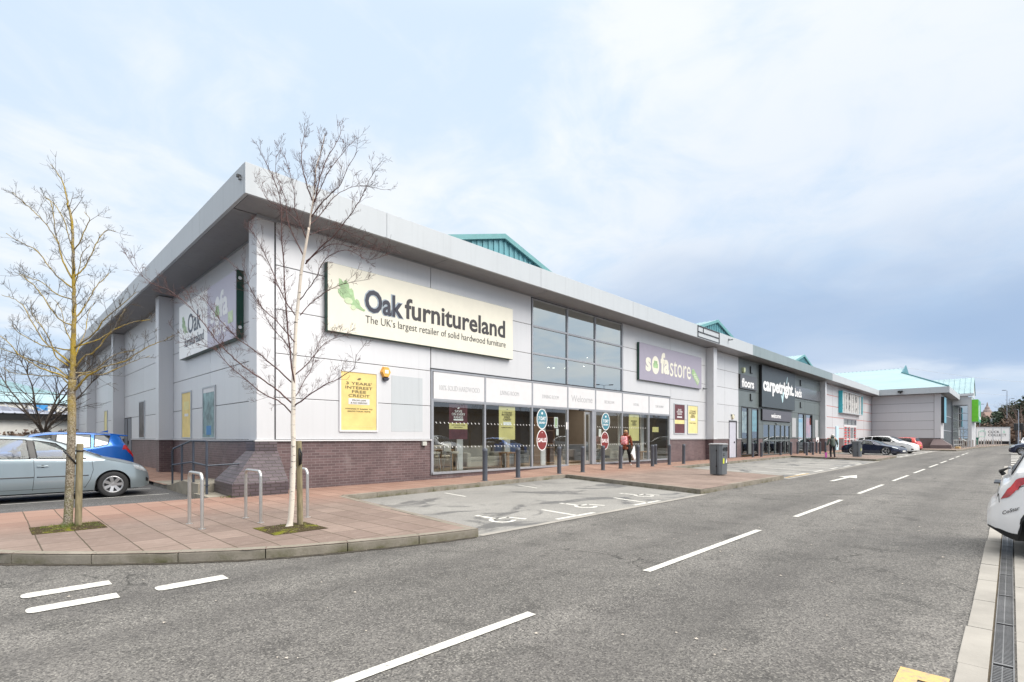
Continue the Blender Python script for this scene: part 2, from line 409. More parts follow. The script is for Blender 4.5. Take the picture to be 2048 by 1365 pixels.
_dg = None
def text_verts(body, size=1, bold=0., xs=1., spacing=1., align='CENTER', line=1.):
    cu = bpy.data.curves.new('t', 'FONT'); cu.body = body; cu.size = size; cu.align_x = align; cu.align_y = 'CENTER'
    cu.offset = bold; cu.space_character = spacing; cu.space_line = line; cu.resolution_u = 3; cu.extrude = .004
    o = bpy.data.objects.new('t', cu); COL.objects.link(o)
    dg = bpy.context.evaluated_depsgraph_get(); me = bpy.data.meshes.new_from_object(o.evaluated_get(dg))
    vs = [(v.co.x*xs, v.co.y, v.co.z) for v in me.vertices]; fs = [tuple(p.vertices) for p in me.polygons]
    bpy.data.objects.remove(o); bpy.data.curves.remove(cu); bpy.data.meshes.remove(me)
    return vs, fs
def place(vs, org, ux, uy):
    """2-D (x, y, depth) into the world: org + x*ux + y*uy + depth*normal"""
    org = Vector(org); ux = Vector(ux); uy = Vector(uy); nn = ux.cross(uy)
    return [org + ux*v[0] + uy*v[1] + nn*v[2] for v in vs]
SOUTH = ((1,0,0), (0,0,1)); WEST = ((0,-1,0), (0,0,1)); UPZ = ((1,0,0), (0,1,0))
def lettering(body, org, frame, height, mat, parent, width=None, name='lettering', bold=0., spacing=1., line=1., align='CENTER', shear=None):
    vs, fs = text_verts(body, 1., bold, 1., spacing, align, line)
    if not vs: return None
    xs = [v[0] for v in vs]; ys = [v[1] for v in vs]
    w0 = max(xs)-min(xs); h0 = max(ys)-min(ys); k = height/h0; kx = (width/w0) if width else k
    cx_ = (max(xs)+min(xs))/2; cy_ = (max(ys)+min(ys))/2
    P = [((v[0]-cx_)*kx, (v[1]-cy_)*k, v[2]) for v in vs]
    mb = MB(); mb.add(place(P, org, *frame), fs)
    return mb.build(name, mat, parent, fix=False)
def flatpoly(pts, org, frame, th, mat, parent, name):
    mb = MB(); P = place([(x, y, 0) for x, y in pts], org, *frame); nn = Vector(frame[0]).cross(Vector(frame[1]))
    mb.prism(P, nn*th); return mb.build(name, mat, parent)
def ellipse(cx_, cy_, rx, ry, n=28, a0=0): return [(cx_ + rx*math.cos(a0+2*PI*k/n), cy_ + ry*math.sin(a0+2*PI*k/n)) for k in range(n)]
# ================================================================== GROUND
PZ = .125                                    # pavement level
mb = MB(); mb.quad((-600,-600,0),(1500,-600,0),(1500,900,0),(-600,900,0)); struct(mb.build('road', A_road))
def sheet(name, pts, z, mat, kind='structure'):
    bm = bmesh.new(); vs = [bm.verts.new((x, y, z)) for x, y in pts]; f = bm.faces.new(vs); bm.normal_update()
    if f.normal.z < 0: f.normal_flip()
    bmesh.ops.triangulate(bm, faces=[f]); bm.normal_update()
    for q in bm.faces:
        if q.normal.z < 0: q.normal_flip()
    me = bpy.data.meshes.new(name); bm.to_mesh(me); bm.free(); me.materials.append(mat)
    o = bpy.data.objects.new(name, me); COL.objects.link(o); o['kind'] = kind; return o
kerb_curve = [(-.8,12.7),(-.82,11.6),(-.72,10.5),(-.42,9.35),(.09,8.34),(.45,7.92),(.85,7.5),(1.42,6.99),(2.15,6.47),(2.6,6.24),(3.1,6.05),(3.8,5.82),(4.4,5.67),(5.02,5.57)]
bay1 = [(5.02,5.57),(5.70,10.9),(14.6,11.5),(12.78,5.70)]
bay2 = [(19.5,5.7),(21.9,11.0),(41.5,11.65),(38.3,5.95)]
bay3 = [(46.5,6.0),(49,11.65),(75.6,11.65),(74.6,9.8)]
wingp = [(73.2,4.25),(76,3.95),(92,3.6),(136,.35),(170,.35),(170,13.2)]
front = kerb_curve + bay1[1:] + bay2 + bay3 + wingp + [(3.9,13.2),(3.65,12.72)]
sheet('pavement', front, PZ, A_pave)
sheet('pavement', [(3.55,17.2),(5.25,17.2),(5.25,54),(3.55,54)], PZ-.01, A_pave)
sheet('parking_bay_surface', [(5.02,5.58),(5.70,10.92),(14.6,11.5),(12.78,5.66)], .004, A_bay)
sheet('parking_bay_surface', [(19.5,5.66),(21.9,11.0),(41.5,11.65),(38.3,5.9)], .004, A_bay)
sheet('parking_bay_surface', [(46.4,5.8),(49,11.65),(75.6,11.65),(74.6,9.8),(73.4,5.8)], .004, A_bay)
sheet('car_park_surface', [(-40,12.7),(3.7,12.7),(3.7,17.5),(3.58,54),(-40,54)], .004, A_dark)
# gentle ramp of slabs up to the shop door, laid over the level pavement
mb = MB(); nx, ny = 40, 8; P = []
for j in range(ny+1):
    for i in range(nx+1):
        x = 11.2 + 12.6*i/nx; y = 11.9 + 1.52*j/ny
        k = max(0, 1-abs(x-17.6)/6.2); k = k*k*(3-2*k); q = j/ny; q = q*q*(3-2*q)
        P.append((x, y, PZ + .003 + .145*k*q))
mb.add(P, [(j*(nx+1)+i, j*(nx+1)+i+1, (j+1)*(nx+1)+i+1, (j+1)*(nx+1)+i) for j in range(ny) for i in range(nx)])
o = mb.build('pavement_ramp', A_pave, smooth=True); struct(o)
def ramp_z(x, y):
    k = max(0, 1-abs(x-17.6)/6.2); k = k*k*(3-2*k); q = min(1, max(0, (y-11.9)/1.52)); q = q*q*(3-2*q)
    return PZ + .003 + .145*k*q

# kerb stones: chamfered blocks laid along a line, with open joints
def mat_kerb():
    s = NB('kerb_stone'); n_ = s.noise(3, 6, .7); g = s.n('ShaderNodeNewGeometry')
    c = s.mix(s.ramp(n_, .35, .7), (.27, .245, .205), (.165, .148, .12)); c = s.mix(s.ramp(g.outputs['Random Per Island'], 0, 1, 0, .4), c, (.20, .185, .16))
    sx = s.n('ShaderNodeSeparateXYZ'); s.link(s.tc.outputs['Object'], sx.inputs[0])
    moss = s.math('MULTIPLY', s.ramp(s.noise(1.6, 5, .7), .45, .62), s.ramp(sx.outputs[2], .02, .11, .85, .15)); c = s.mix(moss, c, (.075, .075, .03))
    s.col(c); s.set(.88, spec=.2); s.bump(s.noise(45, 4), .008, .6); return s.m
A_kerb = mat_kerb()
def kerb(pts, side, top=PZ+.006, w=.125, step=.92, name='kerb', mat=None):
    """pts: 2-D line on the road side; the stones lie to the given side (+1 = left of travel)"""
    P = [Vector((x, y)) for x, y in pts]; mb = MB()
    cum = [0]
    for a, b in zip(P, P[1:]): cum.append(cum[-1] + (b-a).length)
    def at(s):
        for i in range(len(P)-1):
            if s <= cum[i+1] or i == len(P)-2: return P[i].lerp(P[i+1], min(1, (s-cum[i])/max(1e-6, cum[i+1]-cum[i])))
    n = max(1, round(cum[-1]/step)); L = cum[-1]/n
    def nrm(s):
        d = at(min(cum[-1], s+.08)) - at(max(0, s-.08)); d.normalize(); return Vector((-d.y, d.x))*side
    for i in range(n):
        s0 = i*L + .006; s1 = (i+1)*L - .006; m_ = 3
        ring = []; dz = random.uniform(-.004, .003)
        for k in range(m_+1):
            s = s0 + (s1-s0)*k/m_; a = at(s); nn = nrm(s)
            sec = [(0, -.05), (0, top-.022+dz), (.016, top-.004+dz), (.032, top+dz), (w, top+dz), (w, -.05)]
            ring.append([(a.x+nn.x*o_, a.y+nn.y*o_, z) for o_, z in sec])
        vs = [p for r in ring for p in r]; fs = []
        for k in range(m_):
            for j in range(5): fs.append((k*6+j, k*6+j+1, (k+1)*6+j+1, (k+1)*6+j))
        fs += [tuple(range(6)), tuple(m_*6+j for j in range(5,-1,-1))]
        mb.add(vs, fs)
    return struct(mb.build(name, mat or A_kerb))
kerb(kerb_curve, 1)
kerb([bay1[0], bay1[1]], 1, top=PZ+.004)
kerb([bay1[1], bay1[2]], 1); kerb([bay1[2], bay1[3]], 1)
kerb([bay1[3], (16, 5.7), bay2[0]], 1, top=PZ+.002); kerb(bay2[:2], 1, top=PZ+.004); kerb(bay2[1:3], 1); kerb(bay2[2:], 1)
kerb([bay2[3], bay3[0]], 1, top=PZ+.002); kerb(bay3[:2], 1); kerb(bay3[1:3], 1); kerb([bay3[2], bay3[3], (73.2,4.25), (76,3.95), (92,3.6), (136,.35)], 1, step=1.8)
kerb([(-.8, 12.68), (3.5, 12.68)], -1, top=PZ-.01)
# dirt and grit lying in the gutter against the kerb face
P_ = [Vector((x, y)) for x, y in kerb_curve]; mb = MB(); rows = []; rg = random.Random(4)
for a, b in zip(P_, P_[1:]):
    n_ = max(2, int((b-a).length/.05)); d = (b-a).normalized(); q = Vector((d.y, -d.x))
    for i in range(n_):
        c = a.lerp(b, i/n_); w_ = .03+.035*noise.noise(Vector((c.x*3, c.y*3, 0)))+rg.uniform(0, .03); rows.append((c, c+q*max(.012, w_)))
mb.add([p for c, e in rows for p in ((c.x, c.y, .012), (e.x, e.y, .005))], [(2*i, 2*i+1, 2*i+3, 2*i+2) for i in range(len(rows)-1)])
o = mb.build('gutter_dirt', M('gutter_dirt', (.045, .038, .028), .95, var=.5, vs=12), fix=False); tag(o, kind='stuff')
# flush concrete channel along the bays
def strip(name, pts, w, z, mat, side=1):
    P = [Vector(p) for p in pts]; mb = MB()
    for a, b in zip(P, P[1:]):
        d = (b-a).normalized(); nn = Vector((-d.y, d.x))*w*side; mb.quad((a.x,a.y,z),(b.x,b.y,z),(b.x+nn.x,b.y+nn.y,z),(a.x+nn.x,a.y+nn.y,z))
    return struct(mb.build(name, mat))
strip('channel_strip', [(5.1,5.56),(12.9,5.56)], .12, .008, A_conc2)
strip('channel_strip', [(19.5,5.56),(38.4,5.75)], .12, .008, A_conc2)
strip('channel_strip', [(46.4,5.75),(73.4,5.6)], .12, .008, A_conc2)

# right-hand edge: concrete edging, slotted drain, concrete bay apron
mb = MB(); x = -1.5
while x < 36:
    L = random.choice((.45, .9, .9, .9)); 
    dy = random.uniform(-.006, .006)
    mb.box(x+.006, .100, -.05, x+L-.006, .245+dy, .012+random.uniform(-.003,.003)); x += L
struct(mb.build('edging_stones', A_conc2, bevel=.004))
mb = MB(); x = -1.5
while x < 36:
    mb.box(x, -.016, -.12, x+.996, -.010, .012); mb.box(x, .082, -.12, x+.996, .088, .012)
    if x < 14:
        k = 0
        while k < .98: mb.box(x+k, -.010, -.01, x+k+.012, .082, .006); k += .028
        mb.box(x+.0, -.010, -.012, x+.02, .082, .009); mb.box(x, .036, -.01, x+.98, .042, .0065)
    else: mb.box(x, -.010, -.01, x+.98, .082, .004)
    x += 1
struct(mb.build('drain_grate', M('galvanised', (.22,.22,.22), .45, .6, var=.3, vs=3)))
mb = MB(); mb.quad((-1.5,-.013,.003),(36,-.013,.003),(36,.093,.003),(-1.5,.093,.003)); struct(mb.build('drain_channel', A_black))
mb = MB(); x = -2.3
while x < 34.6:
    mb.box(x+.008, -1.9, -.05, x+1.84, -.028, .008+random.uniform(-.002,.003)); x += 1.85
struct(mb.build('concrete_apron', A_conc2))
mb = MB()
for x, y0, y1, z in [(8, .100, .112, .0), ]: mb.box(-1.5, .088, -.05, 36, .100, .006)
struct(mb.build('moss_joint', M('moss_dark', (.06, .045, .025), .9, var=.4, vs=9)))

# road markings (paint, 3 mm thick)
def rect(mb, x0, y0, x1, y1, z=.006): mb.quad((x0,y0,z),(x1,y0,z),(x1,y1,z),(x0,y1,z))
def paint(name, quads, mat=None, z=.007):
    mb = MB()
    for q in quads: mb.poly([(x, y, z) for x, y in q])
    return struct(mb.build(name, mat or A_paint))
def dash(x0, x1, y, w=.095): return [(x0, y-w/2), (x1, y-w/2), (x1, y+w/2), (x0, y+w/2)]
for i, (a, b) in enumerate([(-2.3,.9-1.5),(1.0-1.1,3.14),(4.99,8.45),(10.33,13.89),(15.75,19.3),(21.2,24.75),(26.5,30.2),(32.2,36.3),(38.0,42),(44,48),(50,54),(56.5,60.5),(62,66)]):
    paint('centre_line', [dash(a, b, 2.83 + .002*max(0, a-20)*1.6)])
def rounded(x0, x1, y, w):
    n = 6; P = [(x1, y-w/2), (x1, y+w/2)]
    return [(x0+w*.22, y-w/2), (x1, y-w/2), (x1, y+w/2), (x0+w*.22, y+w/2), (x0+w*.05, y+w*.36), (x0, y+w*.15), (x0, y-w*.15), (x0+w*.05, y-w*.36)]
for x0, x1, y in [(.22,.87,6.45),(.23,.85,5.875),(1.13,1.74,5.85),(-.75,-.12,6.45),(-.72,-.1,5.88)]: paint('give_way_mark', [rounded(x0, x1, y, .20)])
# bay marks
paint('bay_line', [[(8.19,9.6),(8.27,9.6),(8.43,10.62),(8.35,10.62)]]); paint('bay_line', [[(11.0,9.75),(11.08,9.75),(11.4,10.8),(11.32,10.8)]])
paint('bay_line', [[(7.62,5.8),(7.72,5.8),(7.84,6.75),(7.75,6.75)], [(7.05,5.72),(8.2,5.72),(8.2,5.82),(7.05,5.82)]])
paint('bay_line', [[(10.22,5.8),(10.32,5.8),(10.6,6.85),(10.5,6.85)], [(9.7,5.74),(10.8,5.74),(10.8,5.84),(9.7,5.84)]])
def wheelchair(cx_, cy_, s=1.):
    q = [[(-.06,1.0),(.05,1.0),(.05,.88),(-.06,.88)], [(-.05,.84),(.06,.84),(.10,.42),(-.02,.42)], [(.0,.48),(.33,.48),(.33,.39),(.0,.39)], [(.26,.44),(.36,.44),(.5,.08),(.4,.04)]]
    ring = []
    for k in range(14):
        a0 = PI*.55 + k*PI*1.25/14; a1 = a0 + PI*1.25/14
        ring.append([(.05+.26*math.cos(a0), .28+.26*math.sin(a0)), (.05+.26*math.cos(a1), .28+.26*math.sin(a1)), (.05+.17*math.cos(a1), .28+.17*math.sin(a1)), (.05+.17*math.cos(a0), .28+.17*math.sin(a0))])
    paint('disabled_bay_symbol', [[(cx_+x*s + y*s*.12, cy_+y*s) for x, y in p] for p in q+ring])
for c in ((6.25,6.12),(8.75,6.15),(11.4,6.3)): wheelchair(*c)
for x in (22.6,25.3,28.0,30.7,33.4): paint('bay_line', [[(x-.1,6.1),(x+.02,6.1),(x+1.0,8.5),(x+.9,8.5)], [(x-.6,5.95),(x+.7,5.95),(x+.7,6.07),(x-.6,6.07)]])
paint('bay_line', [dash(20.2, 23.2, 5.86, .09)], A_ypaint)
for x in (48.8,51.6,56.6,61,65,69): paint('bay_line', [[(x-.1,6.1),(x+.05,6.1),(x+1.5,11),(x+1.35,11)], [(x-.6,5.95),(x+.7,5.95),(x+.7,6.1),(x-.6,6.1)]])
paint('turn_arrow', [[(19.68,4.22),(21.9,4.20),(21.9,4.34),(19.68,4.36)], [(21.9,4.20),(21.75,3.95),(23.5,4.27),(22.2,4.62),(21.9,4.34)]])
paint('box_marking', [[(3.88,.262),(4.03,.262),(4.03,.50),(3.88,.50)], [(3.2,.40),(3.88,.40),(3.88,.50),(3.2,.50)]], A_ypaint)
for y in (15.6, 17.68): paint('bay_line', [dash(-1.5, 3.3, y, .08)])
for k in range(9): paint('crossing_mark', [[(38+k*3.2,-.6),(39.2+k*3.2,-.6),(39.2+k*3.2,.0),(38+k*3.2,.0)]])

# tree pits with soil and moss
def mat_moss():
    s = NB('moss_soil'); c = s.mix(s.ramp(s.noise(4, 6, .7), .50, .62), (.05, .037, .02), (.145, .15, .015)); c = s.mix(s.ramp(s.noise(60, 2), .62, .7), c, (.35, .30, .18))
    s.col(c); s.set(.95, spec=.1); s.bump(s.noise(70, 4), .02, .8); return s.m
A_moss = mat_moss()
for (x0, y0, x1, y1) in ((.44,9.55,1.26,10.35), (2.72,7.15,3.50,7.95)):
    
    mb = MB(); n = 26; P = []
    for j in range(n+1):
        for i in range(n+1):
            x = x0+(x1-x0)*i/n; y = y0+(y1-y0)*j/n; e = min(i, j, n-i, n-j)/n
            P.append((x, y, PZ+.004+.03*min(1, e*5)*(noise.noise(Vector((x*5, y*5, 0)))*.5+.5)+.006*noise.noise(Vector((x*40, y*40, 2)))*min(1,e*8)))
    mb.add(P, [(j*(n+1)+i, j*(n+1)+i+1, (j+1)*(n+1)+i+1, (j+1)*(n+1)+i) for j in range(n) for i in range(n)])
    o = mb.build('moss_patch', A_moss, smooth=True); tag(o, kind='stuff')
# small weeds and grass blades in the pits and along the wall foot
mb = MB()
def blades(cx_, cy_, rx, ry, n, h, z=PZ+.015):
    for _ in range(n):
        x = cx_+random.uniform(-rx, rx); y = cy_+random.uniform(-ry, ry); a = random.uniform(0, PI*2); hh = h*random.uniform(.4, 1.2); w = .004
        dx, dy = math.cos(a)*w, math.sin(a)*w; lx, ly = random.uniform(-.5,.5)*hh, random.uniform(-.5,.5)*hh
        mb.add([(x-dx,y-dy,z),(x+dx,y+dy,z),(x+lx,y+ly,z+hh)], [(0,1,2)])
blades(.88, 9.98, .33, .3, 260, .03); blades(3.2, 7.6, .28, .3, 90, .025); blades(3.9, 12.35, .35, .06, 160, .05); blades(.86,10.0,.1,.1,120,.07)
o = mb.build('grass', M('grass_blade', (.10,.14,.025), .8, var=.4, vs=20), fix=False); tag(o, kind='stuff')
# leaves, litter and chewing gum specks on the asphalt
mb = MB()
for _ in range(150):
    x = random.uniform(.5, 14); y = random.uniform(.4, 7); s = random.uniform(.004,.014); a = random.uniform(0, 6.28)
    z = .009
    mb.add([(x+s*1.6*math.cos(a), y+s*1.6*math.sin(a), z), (x-s*math.sin(a), y+s*math.cos(a), z+.004), (x-s*math.cos(a), y-s*math.sin(a), z), (x+s*math.sin(a), y-s*math.cos(a), z+.002)], [(0,1,2,3)])
o = mb.build('litter_flecks', M('litter', (.45,.40,.34), .8, var=.5, vs=3), fix=False); tag(o, kind='stuff')

# ================================================================== MAIN TERRACE
ZR = [1.40, 2.475, 3.60, 4.72, 5.84, 6.96]    # cladding joints
WY = 13.4; FX = 4.07; FY = 12.35; FZ0, FZ1 = 6.97, 7.67
def cladding(mb, xs, y, zs, holes=(), axis='y', gap=.009, proud=.03, dirn=-1):
    """panel boxes on a wall plane, leaving out cells overlapped by holes (x0,z0,x1,z1) by splitting them"""
    for x0, x1 in zip(xs, xs[1:]):
        for z0, z1 in zip(zs, zs[1:]):
            cells = [(x0+gap, z0+gap, x1-gap, z1-gap)]
            for (a, b, c, d) in holes:
                out = []
                for (p, q, r, s) in cells:
                    if c <= p or a >= r or d <= q or b >= s: out.append((p, q, r, s)); continue
                    if a > p: out.append((p, q, a, s))
                    if c < r: out.append((c, q, r, s))
                    m0, m1 = max(p, a), min(r, c)
                    if b > q: out.append((m0, q, m1, b))
                    if d < s: out.append((m0, d, m1, s))
                cells = out
            for (p, q, r, s) in cells:
                if r-p < .03 or s-q < .03: continue
                if axis == 'y': mb.box(p, min(y, y+dirn*proud), q, r, max(y, y+dirn*proud), s)
                else: mb.box(min(y, y+dirn*proud), p, q, max(y, y+dirn*proud), r, s)
def wallbox(mb, x0, x1, y0, y1, z0, z1, holes=()):
    """wall in the xz plane with rectangular holes"""
    xs = sorted({x0, x1, *[h[0] for h in holes], *[h[2] for h in holes]}); 
    for a, b in zip(xs, xs[1:]):
        if b <= x0 or a >= x1: continue
        hs = sorted([(h[1], h[3]) for h in holes if h[0] < b-1e-6 and h[2] > a+1e-6]); z = z0
        for p, q in hs:
            if p > z+1e-6: mb.box(a, y0, z, b, y1, min(p, z1))
            z = max(z, q)
        if z < z1-1e-6: mb.box(a, y0, z, b, y1, z1)

# ---- furniture shop unit -------------------------------------------------
shop = empty('retail_building', (4.67, 13.4, 0), label='silver clad furniture shop unit with deep overhanging roof edge at the near corner', cat='building')
shop.location = (0,0,0)
UW = (14.83, 3.62, 21.36, 6.93)              # tall upper window
SW = (10.0, .0, 26.10, 3.64)                 # shop front
mb = MB(); wallbox(mb, 4.9, 30.9, WY, WY+.22, 1.36, 6.96, [SW, UW]); mb.box(5.19, 13.62, 1.36, 5.4, 54, 6.96); mb.box(4.9,13.63,6.7,5.18,13.9,6.96)
mb.build('wall', A_groove, shop)
mb = MB(); holes = [SW, UW]
cladding(mb, [5.13, 9.98, 14.80, 21.40, 26.22, 30.74], WY, ZR, holes)
mb.build('cladding', A_panel, shop, bevel=.006)
mb = MB(); mb.box(4.67, 13.36, 1.40, 5.10, 13.90, 6.95); mb.build('pilaster', A_panel, shop, bevel=.008)
mb = MB(); ys = [13.9, 18.87, 23.66, 29.09, 33.88, 39.0, 44.0, 49.0, 54.0]
cladding(mb, ys, 5.19, ZR, [(31.95,0,33.95,2.5)], axis='x'); mb.build('cladding', A_panel, shop, bevel=.006)
for y in (23.66, 33.88, 44.0, 53.0):
    mb = MB(); mb.box(4.67, y, 1.40, 5.16, y+.5, 6.95); mb.build('pilaster', A_panel, shop, bevel=.008)
    mb = MB(); mb.box(4.69, y+.012, .1, 5.16, y+.49, 1.36); mb.build('pilaster_base', A_brick, shop)
mb = MB(); mb.box(30.75, 12.9, 1.40, 31.25, 13.4, 6.95); mb.build('pilaster', A_panel, shop, bevel=.008)
mb = MB(); mb.box(30.77, 12.92, .1, 31.23, 13.4, 1.36); mb.build('pilaster_base', A_brick, shop)
# brick plinths + white flashing
mb = MB(); mb.box(5.0, 13.385, .0, 10.02, 13.6, 1.36); mb.box(26.10, 13.385, 0, 30.76, 13.6, 1.36); mb.box(10.02, 13.392, 0, 17.05, 13.6, .262); mb.box(19.12, 13.392, 0, 26.10, 13.6, .262)
mb.box(5.175, 13.9, 0, 5.4, 31.95, 1.36); mb.box(5.175, 33.95, 0, 5.4, 54, 1.36)
mb.build_each('brick_plinth', A_brick, shop)
mb = MB(); mb.box(4.62, 13.32, 1.362, 10.0, 13.42, 1.398); mb.box(26.12, 13.32, 1.362, 30.74, 13.42, 1.398); mb.box(4.62, 13.42, 1.362, 5.18, 13.93, 1.398)
mb.box(5.12, 13.93, 1.362, 5.22, 31.9, 1.398); mb.box(5.12, 34, 1.362, 5.22, 54, 1.398)
mb.box(30.70, 12.86, 1.362, 31.3, 13.32, 1.398)
for y in (23.66, 33.88, 44.0): mb.box(4.63, y-.04, 1.364, 5.11, y+.54, 1.396)
mb.build_each('flashing', A_white, shop)
# corner buttress: battered blue brick pedestal
mb = MB(); B = [(3.79,12.30),(5.02,12.30),(5.25,13.38),(5.17,13.95),(3.9,13.95)]
lo = [(x, y, 0.0) for x, y in B]; mid = [(x, y, .42) for x, y in B]
T = [(4.60,13.30),(5.16,13.30),(5.17,13.37),(5.16,13.93),(4.62,13.93)]; top = [(x, y, 1.12) for x, y in T]; n = 5
vs = lo+mid+top
mb.add(vs, [(i, (i+1)%n, n+(i+1)%n, n+i) for i in range(n)] + [(n+i, n+(i+1)%n, 2*n+(i+1)%n, 2*n+i) for i in range(n)] + [(10,11,12,13,14)])
mb.box(4.62, 13.32, 1.0, 5.15, 13.93, 1.36)
mb.build('corner_buttress', A_brick2, shop)
mb = MB(); 
for k in range(12): pass
# soffit and fascia (hollow overhang with panel joints)
def fascia(parent, x0, x1, mat, joints, y=FY, z0=FZ0, z1=FZ1, name='fascia'):
    mb = MB(); xs = [x0]+[j for j in joints if x0 < j < x1]+[x1]
    for a, b in zip(xs, xs[1:]): mb.box(a+.005, y, z0, b-.005, y+.08, z1)
    return mb.build(name, mat, parent, bevel=.004)
o = fascia(shop, FX, 35.76, A_fascia, [7.73, 14.21, 20.6, 27.24, 30.27])
mb = MB(); ys = [FY+.02, 15.87, 18.89, 21.99, 26.59, 31.2, 35.8, 40.4, 45, 49.6, 54.3]
for a, b in zip(ys, ys[1:]): mb.box(FX, a+.005 if a > 13 else FY+.081, FZ0, FX+.08, b-.005, FZ1)
mb.build('fascia', A_fascia, shop, bevel=.004)
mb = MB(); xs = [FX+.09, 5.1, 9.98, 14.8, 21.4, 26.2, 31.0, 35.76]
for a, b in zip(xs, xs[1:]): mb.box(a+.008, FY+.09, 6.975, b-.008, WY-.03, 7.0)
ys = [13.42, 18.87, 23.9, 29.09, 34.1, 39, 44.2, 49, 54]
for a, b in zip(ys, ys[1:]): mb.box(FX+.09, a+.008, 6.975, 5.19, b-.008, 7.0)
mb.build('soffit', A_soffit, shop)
mb = MB(); mb.box(4.66, 13.30, 6.90, 5.15, 13.36, 6.972); mb.box(5.1, WY-.05, 6.93, 30.7, WY-.032, 6.972); mb.box(5.12, 13.95, 6.93, 5.155, 53.9, 6.972); mb.build('soffit_trim', A_frame, shop)
# damaged fascia stretch: framed recess
mb = MB()
for (a,b,c,d) in ((27.3,7.60,30.22,7.65),(27.3,7.28,30.22,7.33),(27.3,7.02,30.22,7.05),(27.3,7.0,27.36,7.65),(30.16,7.0,30.22,7.65),(28.0,7.33,28.04,7.6)): mb.box(a, FY-.03, b, c, FY-.002, d)
mb.build('fascia_patch', A_dkgrey, shop)
# roof deck
def roofdeck(parent, x0, x1, y1=54):
    mb = MB(); mb.box(x0, FY+.1, 7.3, x1, y1, 7.5); mb.build('roof_deck', A_frame, parent)
roofdeck(shop, FX+.1, 33.6)
def gable_roof(parent, xc, y0=20, y1=54, half=14.2, zt=12.5, sl=.295):
    zb = zt-sl*half
    mb = MB()
    # roof sheets with ribs as real folds
    for s in (-1, 1):
        mb.add([(xc,y0-.15,zt+.05),(xc+s*half,y0-.15,zb+.05),(xc+s*half,y1,zb+.05),(xc,y1,zt+.05),(xc,y0-.15,zt-.05),(xc+s*half,y0-.15,zb-.05),(xc+s*half,y1,zb-.05),(xc,y1,zt-.05)],
               [(0,1,2,3),(7,6,5,4),(0,4,5,1),(1,5,6,2),(2,6,7,3),(3,7,4,0)])
        y = y0
        while y < y0+14: 
            p = [(xc+s*.05,y,zt+.04),(xc+s*half,y,zb+.04)]; mb.tube([(xc+s*.05,y,zt+.06),(xc+s*half,y,zb+.06)], .03, 4, False); y += .5
    mb.build('roof', A_tealroof, parent)
    mb = MB(); x = xc-half+.5
    mb.add([(xc-half,y0,zb),(xc+half,y0,zb),(xc,y0,zt)], [(0,1,2)])
    while x < xc+half-.3:
        z = zt-.12-sl*abs(x+.16-xc)-.05
        if z > 8.5: mb.prism([(x,y0-.002,8.3),(x+.2,y0-.002,8.3),(x+.24,y0-.06,8.3),(x+.28,y0-.06,8.3),(x+.36,y0-.002,8.3)], (0,0,0.001)); mb.box(x+.2,y0-.05,8.3,x+.36,y0,z)
        x += .4
    mb.build('gable_cladding', A_tealgable, parent)
    mb = MB()
    for s in (-1, 1): mb.prism([(xc,y0-.22,zt+.10),(xc+s*half,y0-.22,zb+.10),(xc+s*half,y0-.22,zb-.16),(xc,y0-.22,zt-.16)], (0,.1,0))
    mb.build('barge_board', A_tealtrim, parent)
gable_roof(shop, 19.8)
# upper window
def glazing(parent, x0, x1, z0, z1, y, xm, zm, gmat, fw=.06, name='window', fmat=None, depth=.09, glass=True):
    mb = MB(); 
    for x in [x0]+list(xm)+[x1]: mb.box(x-fw/2, y-.02, z0, x+fw/2, y+depth, z1)
    for z in [z0]+list(zm)+[z1]:
        xx = [x0]+list(xm)+[x1]
        for a, b in zip(xx, xx[1:]): mb.box(a+fw/2, y-.017, z-fw/2 if z > z0 else z, b-fw/2, y+depth-.004, z+fw/2 if z < z1 else z)
    fr = mb.build(name, fmat or A_frame, parent)
    if glass:
        xx = [x0]+list(xm)+[x1]; zz_ = [z0]+list(zm)+[z1]
        for a, b in zip(xx, xx[1:]):
            for c, d in zip(zz_, zz_[1:]):
                g = MB(); t = random.uniform(-.002,.002)
                g.add([(a+fw/2,y+.03+t,c+.01),(b-fw/2,y+.03-t,c+.01),(b-fw/2,y+.03-t,d-.01),(a+fw/2,y+.03+t,d-.01)], [(0,1,2,3)]); g.build('pane', gmat, fr, fix=False)
    return fr
glazing(shop, 14.87, 21.32, 3.64, 6.90, WY-.02, (17.08, 19.10), (4.76, 5.83), A_glass2, .07)
# ground floor shop front
XS = [10.06, 12.36, 14.86, 17.09, 19.10, 21.32, 23.84, 26.06]
glazing(shop, 10.06, 17.09, .27, 2.66, WY-.02, (12.36, 14.86), (), A_glass, .07)
glazing(shop, 19.10, 26.06, .27, 2.66, WY-.02, (21.32, 23.84), (), A_glass, .07)
mb = MB(); mb.box(10.0, WY-.05, 3.60, 26.12, WY+.06, 3.66); mb.box(10.0, WY-.045, 2.655, 26.12, WY+.06, 2.715); mb.box(10.0, WY-.06, .262, 17.05, WY+.08, .33); mb.box(19.14, WY-.06, .262, 26.12, WY+.08, .33)
mb.box(9.985, WY-.06, .26, 10.035, WY+.1, 3.66); mb.build('shopfront_frame', A_frame, shop)
mb = MB(); mb.box(9.96, WY-.055, 3.66, 26.14, WY, 3.70); mb.build('window_head', A_dkgrey, shop)
names = ['100% SOLID HARDWOOD','LIVING ROOM','DINING ROOM','Welcome','BEDROOM','SOFAS','7 DAY DELIVERY']
